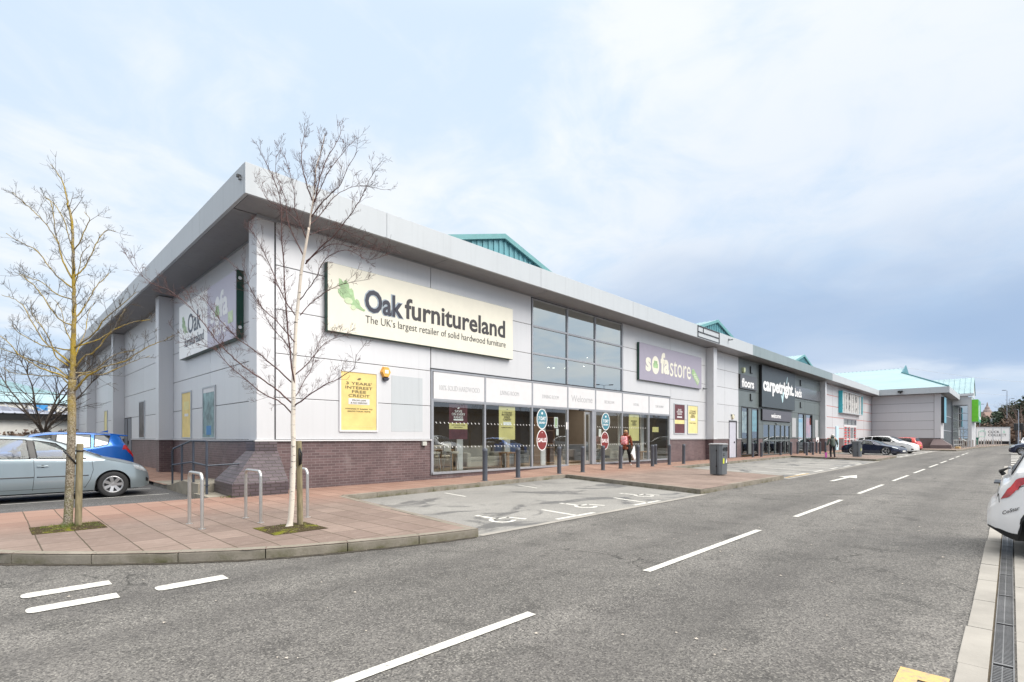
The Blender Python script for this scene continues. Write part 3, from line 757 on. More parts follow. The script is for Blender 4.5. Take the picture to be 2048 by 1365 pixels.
for i, t in enumerate(names):
    a, b = XS[i]+.035, XS[i+1]-.035
    mb = MB(); mb.box(a, WY-.035, 2.72, b, WY+.05, 3.595); p = mb.build('fascia_panel', A_white, shop)
    wd = {0:1.78, 1:.98, 2:1.04, 3:1.52, 4:.78, 5:.5, 6:.9}[i]; hh = {0:.17, 1:.155, 2:.15, 3:.28, 4:.14, 5:.13, 6:.12}[i]
    lettering(t, ((a+b)/2, WY-.036, 3.10+(.03 if i == 3 else 0)), SOUTH, hh, A_ltext, p, width=wd)
for x in XS[1:-1]:
    mb = MB(); mb.box(x-.034, WY-.05, 2.716, x+.034, WY+.04, 3.598); mb.build('mullion', A_frame, shop)
# doorway: open sliding leaf
d = MB(); d.box(17.09, WY-.03, .27, 17.15, WY+.1, 2.655); d.box(18.86, WY-.03, .27, 19.10, WY+.12, 2.655)
door = d.build('door', A_frame, shop)
mb = MB(); mb.box(18.42, WY+.06, .28, 18.50, WY+.11, 2.6); mb.box(18.76, WY+.06, .28, 18.84, WY+.11, 2.6); mb.box(18.5, WY+.06, .28, 18.76, WY+.11, .42); mb.box(18.5,WY+.06,2.5,18.76,WY+.11,2.6); mb.build('sliding_leaf', A_steel, door)
mb = MB(); mb.quad((18.5,WY+.085,.42),(18.76,WY+.085,.42),(18.76,WY+.085,2.5),(18.5,WY+.085,2.5)); mb.build('door_glass', A_glass, door)
mb = MB(); mb.box(17.85, WY-.13, 2.61, 18.15, WY-.035, 2.68); mb.build('door_sensor', A_black, door)
# white safety manifestation dots on the big panes
mb = MB()
for (a, b) in ((10.2,12.2),(12.5,14.8),(15,17),(19.3,21.2),(21.5,23.7)):
    for z in (1.12, 1.92):
        x = a
        while x < b:
            mb.add([(x,WY+.004,z+.05),(x+.025,WY+.004,z+.05),(x+.06,WY+.004,z),(x+.035,WY+.004,z)], [(0,1,2,3)]); x += .17
mb.build('safety_dots', A_wtext, shop)
# interior shell
A_int = M('interior_wall', (.075,.062,.05), .8); A_floor = M('interior_floor', (.20,.13,.075), .35, var=.2, vs=2); A_ceil = M('interior_ceiling', (.15,.15,.15), .8)
mb = MB(); mb.box(9.6, 13.62, .24, 26.6, 24, .27); mb.build('interior_floor', A_floor, shop)
mb = MB(); mb.box(9.6, 24, .2, 26.6, 24.1, 7.2); mb.box(9.5, 13.62, .2, 9.6, 24.1, 7.2); mb.box(26.6, 13.62, .2, 26.7, 24.1, 7.2); mb.build('interior_wall', A_int, shop)
mb = MB(); mb.box(9.6, 13.62, 3.66, 14.7, 24, 3.74); mb.box(21.5, 13.62, 3.66, 26.6, 24, 3.74); mb.box(14.7, 17.5, 3.66, 21.5, 24, 3.74); mb.box(14.6, 13.62, 6.98, 21.6, 24, 7.02); mb.box(14.62,13.62,3.74,14.7,24,7); mb.box(21.5,13.62,3.74,21.58,24,7); mb.build('interior_ceiling', A_ceil, shop)
for x, y in ((12.1,14.6),(14.5,14.5),(16.7,14.5),(23.1,14.7),(25.2,14.6)):
    mb = MB(); mb.box(x, y, .27, x+.28, y+.06, 3.66); mb.build('interior_post', A_white, shop)
# small wall fittings and the side door
mb = MB(); mb.box(5.15, 32.0, .12, 5.2, 33.9, 2.45); sd_ = mb.build('door', M('grey_door', (.16,.17,.19), .5), shop)
mb = MB(); mb.box(5.13, 32.93, .14, 5.149, 32.97, 2.43); mb.box(5.11,32.6,1.1,5.149,32.7,1.3); mb.build('door_seam', A_dkgrey, sd_)

# ---- carpet shop unit ---------------------------------------------------
def thing(name, label, cat, group=None): return empty(name, (0,0,0), 0, label, cat, group)
carp = thing('retail_building', 'carpet shop unit with dark grey green cladding and three tall window bays', 'building')
W1 = (36.5,.2,39.8,3.62); DR = (40.75,.0,47.35,3.62); W2 = (49.65,.2,54.2,3.62); SD = (34.3,0,35.6,2.60)
mb = MB(); wallbox(mb, 31.0, 57.2, WY, WY+.22, 1.36, 6.96, [W1, DR, W2, SD]); mb.build('wall', A_groove, carp)
mb = MB(); cladding(mb, [31.26, 33.62, 35.95], WY, ZR, [SD]); mb.build('cladding', A_panel, carp, bevel=.006)
mb = MB(); cladding(mb, [35.95, 39.85, 43.8, 48.0, 51.7, 55.0, 56.78], WY, [1.4,2.475,3.62,4.72,5.84,6.96], [W1, DR, W2]); mb.build('dark_cladding', A_greygreen, carp, bevel=.006)
mb = MB(); mb.box(56.8, 12.9, 1.4, 57.3, WY, 6.95); mb.build('pilaster', A_panel, carp, bevel=.008)
mb = MB(); mb.box(56.82, 12.92, .1, 57.28, WY, 1.36); mb.box(31.24,13.38,.1,34.28,13.6,1.36); mb.box(35.62,13.38,.1,36.48,13.6,1.36); mb.box(39.82,13.38,.1,40.74,13.6,1.36); mb.box(47.36,13.38,.1,49.64,13.6,1.36); mb.box(54.22,13.38,.1,56.84,13.6,1.36)
mb.build_each('brick_plinth', A_brick, carp)
mb = MB(); mb.box(31.3,13.32,1.364,34.26,13.42,1.396); mb.box(35.62,13.32,1.364,36.4,13.42,1.396); mb.box(56.76,12.86,1.364,57.34,13.4,1.396); mb.build_each('flashing', A_white, carp)
fascia(carp, 35.77, 57.03, A_green, [37.19,39.99,43.13,45.98,49.61,53.19])
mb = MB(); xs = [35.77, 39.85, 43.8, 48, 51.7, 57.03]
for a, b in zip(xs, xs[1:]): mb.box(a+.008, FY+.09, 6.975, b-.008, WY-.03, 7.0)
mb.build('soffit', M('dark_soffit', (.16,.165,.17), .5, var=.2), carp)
roofdeck(carp, 33.62, 61.9); gable_roof(carp, 48.2)
glazing(carp, 36.5, 39.78, .25, 3.6, WY-.02, (37.75,38.45), (), A_glass, .12, fmat=A_dkgrey)
glazing(carp, 49.7, 54.15, .25, 3.6, WY-.02, (51.45,52.0), (), A_glass, .12, fmat=A_dkgrey)
mb = MB(); mb.box(37.8, WY-.03, .25, 38.4, WY+.02, 3.6); mb.box(51.5,WY-.03,.25,51.95,WY+.02,3.6); mb.build_each('window_pier', A_greygreen, carp)
glazing(carp, 40.8, 47.3, .14, 2.5, WY-.02, (42.2,43.6,45.0,46.1), (1.25,), A_glass, .11, name='door', fmat=A_greygreen)
mb = MB(); mb.box(40.75, WY-.04, 2.5, 47.35, WY+.05, 2.72); mb.box(43.6,WY-.12,2.52,44.1,WY-.042,2.62); mb.build('door_header', A_greygreen, carp)
mb = MB(); mb.box(36.2, 13.62, .1, 56.5, 22, .14); mb.build('interior_floor', A_floor, carp)
mb = MB(); mb.box(36.2, 22, .1, 56.5, 22.1, 3.8); mb.box(36.1,13.62,.1,36.2,22,3.8); mb.box(56.5,13.62,.1,56.6,22,3.8); mb.box(36.2,13.62,3.66,56.5,22,3.8); mb.build('interior_wall', A_int, carp)
mb = MB(); mb.box(34.34, WY-.01, .13, 35.56, WY+.05, 2.52); sd2 = mb.build('door', M('pale_door', (.46,.46,.52), .5), carp)
mb = MB(); mb.box(34.28,WY-.05,.13,34.35,WY+.05,2.58); mb.box(35.55,WY-.05,.13,35.62,WY+.05,2.58); mb.box(34.28,WY-.05,2.52,35.62,WY+.05,2.6); mb.build('door_frame', A_dkgrey, sd2)
mb = MB(); mb.box(35.2,WY-.05,1.1,35.3,WY-.012,1.2); mb.build('handle', A_black, sd2)
for x0,x1 in ((47.85,48.95),(55.0,56.0)): mb = MB(); mb.box(x0, WY-.06, 1.5, x1, WY-.03, 3.15); mb.build('blank_panel', M('blank_poster', (.40,.41,.42), .5), carp)
for x, z in ((38.1,6.05),(38.1,4.1),(50.2,6.05),(50.2,4.1)): mb = MB(); mb.box(x, WY-.10, z, x+.07, WY-.03, z+.5); mb.box(x+.068, WY-.09, z, x+.4, WY-.03, z+.06); mb.build('sign_bracket', A_black, carp)

# ---- vacant unit ---------------------------------------------------------
vac = thing('retail_building', 'vacant retail unit with red sealant lines over silver panels and taped doors', 'building')
VD = (66.8,0,73.25,3.62)
mb = MB(); wallbox(mb, 57.2, 82.9, WY, WY+.22, 1.36, 6.96, [VD]); mb.build('wall', A_red, vac)
mb = MB(); cladding(mb, [57.32, 61.67, 66.56, 73.25, 77.61, 82.75], WY, ZR, [VD], gap=.028); mb.build('cladding', A_far, vac)
mb = MB(); mb.box(57.3,13.38,.1,66.8,13.6,1.36); mb.box(73.25,13.38,.1,82.8,13.6,1.36); mb.build_each('brick_plinth', A_brick3, vac)
fascia(vac, 57.04, 81.7, A_fascia, [62.2, 68.7, 75.2])
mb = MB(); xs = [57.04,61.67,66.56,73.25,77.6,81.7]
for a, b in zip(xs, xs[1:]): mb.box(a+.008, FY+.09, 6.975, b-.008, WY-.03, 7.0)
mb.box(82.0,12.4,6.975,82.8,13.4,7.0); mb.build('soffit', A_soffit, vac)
roofdeck(vac, 61.92, 82); gable_roof(vac, 76.5)
glazing(vac, 66.85, 73.2, 2.9, 3.6, WY-.02, (69,71.1), (), A_glass, .12)
glazing(vac, 66.85, 73.2, .14, 2.7, WY-.02, (68.4,69.9,71.6), (1.3,), A_glass, .16, name='door', fmat=A_white)
mb = MB(); mb.box(66.8, WY-.06, 2.68, 73.25, WY+.05, 2.92); mb.build('door_header', A_white, vac)
mb = MB(); mb.box(66.9, 13.55, .1, 73.1, 13.9, 3.6); mb.build('boarding', A_white, vac)
mb = MB()
for x in (67.1,67.6,69.3,72.3):
    z = .3
    while z < 2.6: mb.prism([(x,WY-.05,z),(x+.45,WY-.05,z+.05),(x+.45,WY-.05,z+.22),(x,WY-.05,z+.16)], (0,.01,0)); z += .32
mb.build('warning_tape', M('red_tape', (.62,.06,.07), .6), vac)
mb = MB(); mb.box(62.95, WY-.12, .13, 64.0, WY-.03, 2.68); mb.build('door_board', M('pale_blue_board', (.50,.68,.76), .5), vac)

# ---- projecting wing -----------------------------------------------------
wing = thing('retail_building', 'projecting wing with plain panelled end wall and hipped pale teal roof', 'building')
WX = 82.8
mb = MB(); mb.box(WX, 6.45, 1.36, WX+.3, 13.4, 6.96); mb.box(WX+.3, 6.3, 1.36, 87, 6.6, 6.96); mb.build('wall', A_groove, wing)
mb = MB(); cladding(mb, [6.9, 13.36], WX, ZR, axis='x', gap=.016); mb.build('cladding', A_far, wing)
mb = MB(); mb.box(WX-.12, 6.25, 1.4, WX+.4, 6.88, 6.95); mb.build('pilaster', A_far, wing)
mb = MB(); mb.box(WX-.06, 6.5, .1, WX+.2, 13.36, 1.36); mb.build('brick_plinth', A_brick3, wing)
mb = MB(); lo = [(WX-1.2,5.2,0),(WX+.5,5.2,0),(WX+.5,7.2,0),(WX-1.2,7.2,0)]; mi = [(x,y,.55) for x,y,z in lo]; tp = [(WX-.2,6.2,1.3),(WX+.45,6.2,1.3),(WX+.45,6.95,1.3),(WX-.2,6.95,1.3)]
mb.add(lo+mi+tp, [(0,1,5,4),(1,2,6,5),(2,3,7,6),(3,0,4,7),(4,5,9,8),(5,6,10,9),(6,7,11,10),(7,4,8,11),(8,9,10,11)]); mb.build('corner_buttress', A_brick3, wing)
mb = MB(); mb.box(81.7, 5.36, FZ0, 81.78, 12.34, FZ1+.05); mb.box(81.78, 5.36, FZ0, 99.9, 5.44, FZ1+.05); mb.build('fascia', A_fascia, wing, bevel=.004)
mb = MB(); mb.box(81.79, 5.45, 6.975, 99.9, 6.4, 7.0); mb.box(81.79,6.4,6.975,82.78,12.34,7.0); mb.build('soffit', A_soffit, wing)
mb = MB()   # dutch-gabled roof: big slope facing -X, hip to the front corner
A_, B_, C_, D_ = (81.72,5.4,7.7), (81.72,54,7.7), (100,54,12.3), (100,11.8,12.3)
E_ = (99.9, 5.4, 7.7); G_ = (95.5,11.8,11.17); G2 = (104.5,11.8,11.17)
mb.poly([A_, G_, D_, C_, B_]); mb.poly([A_, (118,5.4,7.7), G2, G_]); mb.poly([(118,5.4,7.7),(118,54,7.7), C_, D_, G2])
mb.build('roof', A_tealroof, wing)
mb = MB(); mb.prism([(95.3,11.7,11.0), (104.7,11.7,11.0), (100,11.7,12.75)], (0,.1,0)); mb.build('gablet', M('dark_teal', (.06,.20,.24), .5), wing)
mb = MB(); mb.poly([(91.0,20.0,10.05),(93.5,20.0,10.67),(93.5,22.5,10.67),(91.0,22.5,10.05)]); mb.poly([(87.0,24.0,9.06),(88.6,24.0,9.45),(88.6,26,9.45),(87.0,26,9.06)]); mb.build_each('rooflight', A_white, wing, 1)
mb = MB()
y = 12.6
while y < 34: mb.box(99.85, y, 12.15, 100.1, y+.22, 12.3); y += .55
for k in range(44):
    t = k/44; x = 81.8+(95.5-81.8)*t; yy = 5.5+(11.8-5.5)*t; z = 7.75+(11.17-7.7)*t; mb.box(x, yy-.1, z, x+.2, yy+.1, z+.10)
mb.build('ridge_capping', A_tealtrim, wing)
glazing(wing, 87.0, 99.8, .15, 6.9, 6.32, (88.6,90.2,91.8,93.4,95,96.6,98.2), (2.4,4.4), A_glass2, .12)
mb = MB(); mb.box(82.9,6.28,1.36,86.95,6.3,6.95); mb.build('cladding', A_far, wing)
mb = MB(); mb.box(83.2,6.7,.05,110,6.72,.1); mb.box(84,9.5,.1,110,9.6,6.9); mb.box(84,6.7,6.9,99.8,9.6,6.95); mb.build('interior_wall', A_int, wing)
# ---- second far building ------------------------------------------------
b2 = thing('retail_building', 'far building with steep pale teal roof and glazed corner beyond the wing', 'building')
g = MB(); g.box(99.96, 4.1, 0, 100.4, 4.5, 7.4); g.box(100.4,4.1,0,112,4.3,7.4); g.box(100,4.5,6.25,100.3,6.25,7.6); g.build('wall', A_panel, b2)
mb = MB(); 
for y in (4.5,5.35,6.2): mb.box(99.98, y-.04, .1, 100.08, y+.04, 6.25)
for z in (.1,1.6,2.65,3.9,5.0,6.2): mb.box(99.985, 4.54, z, 100.07, 6.18, z+.1)
fr = mb.build('window', A_frame, b2)
mb = MB(); mb.quad((100.03,4.5,.1),(100.03,6.2,.1),(100.03,6.2,6.25),(100.03,4.5,6.25)); mb.build('pane', A_glass2, fr)
mb = MB(); mb.box(108,4.4,.1,108.1,9,6.9); mb.box(100.1,9,.1,108,9.1,6.9); mb.box(100.3,4.5,6.8,108,9,6.9); mb.box(100.3,4.5,3.6,108,9,3.75); mb.build('interior_wall', A_int, b2)
mb = MB(); mb.poly([(99.6,3.9,7.9),(99.6,30,7.9),(103,30,10.4),(103,3.9,10.4)]); mb.poly([(106.4,3.9,7.9),(106.4,30,7.9),(103,30,10.4),(103,3.9,10.4)])
y = 4.2
while y < 10: mb.tube([(99.6,y,7.95),(103,y,10.45)], .05, 4, False); y += .62
mb.build('roof', A_tealroof, b2)
mb = MB(); mb.poly([(99.7,4.0,7.4),(106.3,4.0,7.4),(106.3,4.0,7.85),(103,4.0,10.3),(99.7,4.0,7.85)]); mb.box(99.5,3.85,7.55,99.62,12,7.9); mb.build('gable_cladding', A_far, b2)
for x, z, y in ((100.06+3,5.2,5.4),(104,5.0,6.0),(103,4.8,5.0)): pass
# ---- left background ------------------------------------------------------
A_wh = M('white_render', (.66,.65,.61), .7, var=.06)
lb = thing('low_building', 'long low white building with black eaves band and grey sheet roof at far left', 'building')
mb = MB(); mb.box(-60, 60, 0, 7.5, 61, 2.95); mb.build('wall', A_wh, lb)
mb = MB(); mb.box(-60, 59.6, 2.95, 8.2, 61, 3.5); mb.build('eaves_band', A_black, lb)
mb = MB(); mb.add([(-60,59.5,3.5),(8.3,59.5,3.5),(8.3,75,3.9),(-1,75,5.0),(-60,75,5.8)], [(0,1,2,3,4)])
x = -20
while x < 8: mb.tube([(x,59.5,3.52),(x-.3,75,5.0)], .05, 4, False); x += .7
mb.build('roof', M('grey_sheet_roof', (.27,.29,.35), .55), lb)
mb = MB(); mb.box(3.4,70,4.2,4.4,70.2,4.75); mb.build('roof_sign', M('blue_board', (.03,.22,.50), .5), lb)
lb2 = thing('warehouse_building', 'big white warehouse with pale teal roof behind the low building', 'building')
mb = MB(); mb.box(-80, 90, 0, 22, 91, 5.9); mb.build('wall', A_wh, lb2)
mb = MB(); mb.box(-80,89.8,5.75,22,90,5.95); mb.box(-80,89.8,7.1,22,89.95,7.2); mb.build_each('gutter', A_dkgrey, lb2)
mb = MB(); mb.add([(-80,89.7,5.9),(24,89.7,5.9),(22,104,7.9),(8.2,104,8.1),(1.4,104,9.9),(-10,104,10.3),(-80,104,10.3)], [(0,1,2,3,4,5,6)]); mb.build('roof', A_tealroof, lb2)
# ================================================================== SIGNS AND POSTERS
def signbox(name, label, cat, x0, x1, z0, z1, ywall, yface, facemat, edgemat, bev=.01):
    t = thing(name, label, cat)
    mb = MB(); mb.box(x0, yface+.012, z0, x1, ywall-.035, z1); mb.build('sign_case', edgemat, t, bevel=bev)
    mb = MB(); mb.box(x0+.012, yface, z0+.012, x1-.012, yface+.011, z1-.012); mb.build('sign_face', facemat, t)
    return t
def oakleaf(org, frame, s, parent):
    """lobed oak leaf with two acorns, about s tall"""
    L = [(.93,-.02),(.80,.02),(.72,.10),(.66,.28),(.56,.34),(.50,.28),(.46,.40),(.42,.62),(.34,.70),(.26,.66),(.24,.82),(.12,.97),(.04,.93),(.02,.84),(-.08,.96),(-.17,.97),(-.16,.80),(-.19,.70),(-.09,.62),(-.21,.55),(-.20,.44),(-.08,.30),(.10,.22),(.28,.10),(.50,.0),(.72,-.06),(.88,-.10)]
    flatpoly([(x*s, y*s) for x, y in L], org, frame, .004, A_leaf, parent, 'leaf_emblem')
    nn = Vector(frame[0]).cross(Vector(frame[1]))
    o2 = Vector(org) + nn*.005
    flatpoly([(.22*s+x, .20*s+y) for x, y in ellipse(0, 0, .17*s, .12*s)], o2, frame, .003, A_leafl, parent, 'acorn_emblem')
    flatpoly([(.42*s+x, -.02*s+y) for x, y in ellipse(0, 0, .11*s, .09*s)], o2, frame, .003, A_leafl, parent, 'acorn_emblem')
    mb = MB(); mb.tube(place([(.93*s,-.06*s,0),(.5*s,.25*s,.003),(.1*s,.62*s,.003),(-.06*s,.85*s,.003)], org, *frame), .006, 4); mb.build('leaf_vein', A_leafl, parent)
sg = signbox('shop_sign', 'long cream sign box with oak leaf and dark lettering above the big shop windows', 'sign', 6.42, 13.60, 4.34, 6.21, WY, 13.19, A_cream, A_dgreen)
yf = 13.188
oakleaf((6.87, yf, 5.11), SOUTH, .73, sg)
lettering('Oak', (8.175, yf, 5.375), SOUTH, .70, M('letter_halo', (.30,.36,.42), .5), sg, width=1.34, bold=.06)
lettering('Oak', (8.175, yf-.008, 5.375), SOUTH, .65, A_navy, sg, width=1.27, bold=.025)
lettering('furnitureland', (11.03, yf-.004, 5.385), SOUTH, .63, M('charcoal_letter', (.035,.033,.036), .5), sg, width=4.3, bold=.02)
lettering("The UK's largest retailer of solid hardwood furniture", (10.38, yf-.004, 4.81), SOUTH, .29, A_text, sg, width=5.65, bold=-.006)
sg = signbox('shop_sign', 'lilac sign box with pale lettering right of the tall upper window', 'sign', 22.65, 29.80, 4.35, 6.22, WY, 13.23, A_lilac, A_dgreen)
yf = 13.228
lettering('s', (23.53, yf, 5.19), SOUTH, .72, A_cream, sg, width=.54, bold=.04)
flatpoly(ellipse(0, 0, .38, .47), (24.27, yf, 5.22), SOUTH, .004, A_cream, sg, 'roundel')
def sofa_icon(org, frame, k, parent):
    flatpoly([(-.24*k,-.2*k),(.24*k,-.2*k),(.24*k,-.14*k),(.28*k,-.14*k),(.28*k,.06*k),(.2*k,.1*k),(.2*k,.24*k),(-.2*k,.24*k),(-.2*k,.1*k),(-.28*k,.06*k),(-.28*k,-.14*k),(-.24*k,-.14*k)], org, frame, .004, A_leaf, parent, 'sofa_emblem')
sofa_icon((24.27, yf-.005, 5.24), SOUTH, .85, sg)
lettering('fa', (25.28, yf, 5.40), SOUTH, 1.12, A_cream, sg, width=.95, bold=.04)
lettering('store', (27.09, yf, 5.22), SOUTH, .86, A_cream, sg, width=2.5, bold=.0)
a_ = rad(-38); fx_ = Vector((math.cos(a_),0,math.sin(a_))); fy_ = Vector((-math.sin(a_),0,math.cos(a_)))
flatpoly([(-.55,-.17),(.45,-.17),(.45,.23),(-.55,.23),(-.7,.03)], (29.02, yf, 4.93), (tuple(fx_), tuple(fy_)), .004, A_leaf, sg, 'tag_emblem')
lettering('.com', (29.02, yf-.006, 4.95), (tuple(fx_), tuple(fy_)), .2, A_cream, sg, width=.8)
# sign on the left return wall
sg = thing('shop_sign', 'half white half lilac sign box on the left return wall under the roof overhang', 'sign')
mb = MB(); mb.box(4.972, 15.76, 4.30, 5.165, 21.9, 6.24); mb.build('sign_case', A_dgreen, sg, bevel=.01)
mb = MB(); mb.box(4.96, 15.775, 4.312, 4.971, 18.46, 6.228); mb.build('sign_face', M('shade_lifted_lilac', (.48,.46,.55), .4, var=.02), sg)  # lilac made paler in the colour to offset the shade on this wall
mb = MB(); mb.box(4.96, 18.464, 4.312, 4.971, 21.888, 6.228); mb.build('sign_face', M('shade_lifted_white', (.88,.88,.86), .4, var=.02), sg)  # white likewise brightened in its colour, as the face lies in shade
for z in (4.6, 6.0): mb = MB(); mb.lathe([(.0,-.03),(.05,-.03),(.05,0),(.0,0)], (5.05,15.75,z), 'y', 12); mb.build('sign_light', M('chrome_disc', (.8,.8,.78), .15, .9), sg)
xf = 4.958
oakleaf((xf, 21.35, 5.2), WEST, .62, sg)
lettering('Oak', (xf, 19.95, 5.42), WEST, .68, M('slate_letter', (.06,.08,.11), .5), sg, width=1.55, bold=.01)
lettering('furnitureland', (xf, 20.0, 4.83), WEST, .34, M('slate_letter', (.06,.08,.11), .5), sg, width=2.3, bold=.01)
lettering('s', (xf, 17.95, 5.25), WEST, .45, A_wtext, sg, width=.36, bold=.03)
flatpoly(ellipse(0,0,.26,.46), (xf, 17.45, 5.32), WEST, .004, A_wtext, sg, 'roundel')
sofa_icon((xf-.005, 17.45, 5.32), WEST, .7, sg)
lettering('fa', (xf, 16.85, 5.5), WEST, .8, A_wtext, sg, width=.75, bold=.03)
lettering('store', (xf, 17.35, 4.78), WEST, .36, A_wtext, sg, width=1.4, bold=.01)
flatpoly([(-.2,-.16),(.22,-.16),(.22,.18),(-.2,.18)], (xf, 16.25, 4.95), WEST, .004, A_leafl, sg, 'tag_emblem')
# carpet shop signs
sg = signbox('shop_sign', 'tall charcoal sign box with white lettering and a pale tick over the carpet shop doors', 'sign', 39.9, 47.95, 3.74, 6.84, WY, 13.15, A_signgrey, A_black)
yf = 13.148
lettering('carpetright.', (43.9, yf, 5.32), SOUTH, 1.35, A_wtext, sg, width=7.5, bold=.04)
flatpoly([(-.5,.3),(-.15,.12),(.05,.5),(.35,.5),(.02,-.3),(-.1,-.38)], (44.7, yf-.004, 4.62), SOUTH, .004, M('pale_tick', (.48,.66,.70), .5), sg, 'tick_emblem')
flatpoly([(-.15,-.3),(.12,.28),(.24,.28),(.05,-.25)], (45.7, yf-.004, 6.15), SOUTH, .004, M('pale_tick', (.48,.66,.70), .5), sg, 'tick_emblem')
sg = signbox('shop_sign', 'small grey sign panel reading floors', 'sign', 35.97, 39.2, 4.85, 5.83, WY, 13.25, M('mid_grey_sign', (.085,.09,.10), .4), A_black)
lettering('floors', (37.4, 13.248, 5.27), SOUTH, .62, A_wtext, sg, width=2.3, bold=.03)
sg = signbox('shop_sign', 'long grey sign panel reading beds, right of the charcoal sign box', 'sign', 48.3, 56.6, 4.93, 5.92, WY, 13.27, M('gloss_grey_sign', (.09,.095,.105), .15), A_black)
lettering('beds', (49.35, 13.268, 5.35), SOUTH, .74, A_wtext, sg, width=1.95, bold=.03)
sg = signbox('shop_sign', 'low mauve grey board reading welcome above the carpet shop doors', 'sign', 40.3, 47.3, 2.76, 3.60, WY, 13.24, A_mauve, A_black)
lettering('welcome', (43.37, 13.238, 3.17), SOUTH, .36, A_wtext, sg, width=2.3, bold=.02)
# stripped sign of the vacant unit
sg = thing('stripped_sign', 'stripped sign box with teal sides and bare corrugated back on the vacant unit', 'sign')
mb = MB(); mb.box(64.3, 13.0, 4.16, 64.42, 13.37, 6.55); mb.build('case_side', M('teal_side', (.05,.42,.50), .4), sg)
mb = MB(); mb.box(74.7,13.0,4.16,74.82,13.37,6.55); mb.build('case_side', M('teal_side', (.05,.42,.50), .4), sg)
mb = MB(); mb.box(64.42,13.0,6.47,74.7,13.37,6.55); mb.box(64.42,13.0,4.16,74.7,13.37,4.26); mb.build('case_rim', A_fascia, sg)
mb = MB(); x = 64.45
while x < 73.6: mb.prism([(x,13.2,4.26),(x+.3,13.2,4.26),(x+.42,13.1,4.26),(x+1.0,13.1,4.26),(x+1.12,13.2,4.26),(x+1.12,13.22,4.26),(x,13.22,4.26)], (0,0,2.2)); x += 1.14
mb.build('sign_back', M('bare_sheet', (.46,.46,.45), .6, var=.2), sg)
mb = MB(); mb.box(73.7,13.15,4.3,74.65,13.2,6.4); mb.build('sign_remnant', M('blue_remnant', (.03,.18,.28), .5, var=.5), sg)
mb = MB(); random.seed(3)
for i in range(46):
    x = 64.7+random.choice((0,1.8,3.4,5.2,6.9))+random.uniform(0,.2); z = random.uniform(4.5,6.3); mb.box(x,13.09,z,x+.14,13.098,z+random.uniform(.06,.25))
mb.build('glue_marks', A_dkgrey, sg)
sg = thing('shop_sign', 'narrow pale blue sign on the glazed front of the wing', 'sign')
mb = MB(); mb.box(82.95,5.95,3.3,85.8,6.25,6.55); mb.build('sign_case', A_black, sg)
mb = MB(); mb.box(83.0,5.93,3.32,85.75,5.948,6.53); mb.build('sign_face', M('sky_blue_sign', (.13,.36,.48), .4), sg)
sg = thing('shop_sign', 'tall bright green sign box at the corner of the far building', 'sign')
mb = MB(); mb.box(99.9,3.4,3.8,100.6,4.08,7.0); mb.build('sign_case', M('bright_green', (.16,.58,.03), .4), sg)
mb = MB(); mb.box(100.61,3.38,3.8,108,4.08,7.0); mb.build('sign_face', M('jade_sign', (.05,.32,.19), .4), sg)
mb = MB(); mb.box(101.2,3.36,4.5,102.6,3.379,6.2); mb.box(103.2,3.36,4.2,107,3.379,4.6); mb.build('sign_print', A_wtext, sg)

def poster(label, x0, x1, z0, z1, y, mat, frame_mat, lines, axis='S', fr=.05, th=.04, group=None, name='poster'):
    """lines: (text, rel_x, rel_z, height, width, mat); on a south wall (x, z) or on the west wall (y, z)"""
    t = thing(name, label, 'poster', group)
    def B(mb, a, b, c, d, o0, o1):
        if axis == 'S': mb.box(a, y-o1, b, c, y-o0, d)
        else: mb.box(y-o1, a, b, y-o0, c, d)
    if frame_mat:
        mb = MB(); B(mb, x0, z0, x1, z0+fr, 0, th); B(mb, x0, z1-fr, x1, z1, 0, th); B(mb, x0, z0+fr, x0+fr, z1-fr, 0, th); B(mb, x1-fr, z0+fr, x1, z1-fr, 0, th); mb.build('frame', frame_mat, t)
    mb = MB(); B(mb, x0+(fr if frame_mat else 0), z0+(fr if frame_mat else 0), x1-(fr if frame_mat else 0), z1-(fr if frame_mat else 0), .002, th*.6); mb.build('print', mat, t)
    W, H = x1-x0, z1-z0
    for (tx, rx, rz, h, wd, m_) in lines:
        if axis == 'S': org = (x0+W*rx, y-th*.6-.002, z0+H*rz); f = SOUTH
        else: org = (y-th*.6-.002, x1-W*rx, z0+H*rz); f = WEST
        if tx == '#': flatpoly([(-wd/2,-h/2),(wd/2,-h/2),(wd/2,h/2),(-wd/2,h/2)], org, f, .001, m_, t, 'text_band')
        elif tx == '@': flatpoly([(x*wd/2,y_*h/2) for x,y_ in [(-1,-.6),(.1,-1),(1,.2),(.5,1),(-.3,.7)]], org, f, .002, m_, t, 'leaf_mark')
        else: lettering(tx, tuple(Vector(org) - Vector(f[0]).cross(Vector(f[1]))*(-.003)), f, h, m_, t, width=wd)
    return t
G2 = M('poster_text_brown', (.16,.13,.07), .6)
Y3 = [('@',.5,.865,.07,.14,G2),('3 YEARS\'',.5,.79,.078,.80,G2),('INTEREST',.5,.72,.078,.84,G2),('FREE',.5,.655,.078,.44,G2),('CREDIT',.5,.59,.078,.66,G2),('#',.5,.495,.17,.66,A_white),
      ('FROM £499',.5,.515,.042,.42,G2),('& NO DEPOSIT',.5,.472,.042,.52,G2),('MAKING IT EASIER TO',.5,.375,.034,.84,G2),('GROW YOUR HOME',.5,.335,.034,.72,G2),('#',.5,.09,.012,.95,A_yel2)]
poster('large framed yellow credit offer poster on the facade behind the birch branches', 6.84, 8.05, 1.62, 3.36, WY-.03, A_yel, A_white, Y3)
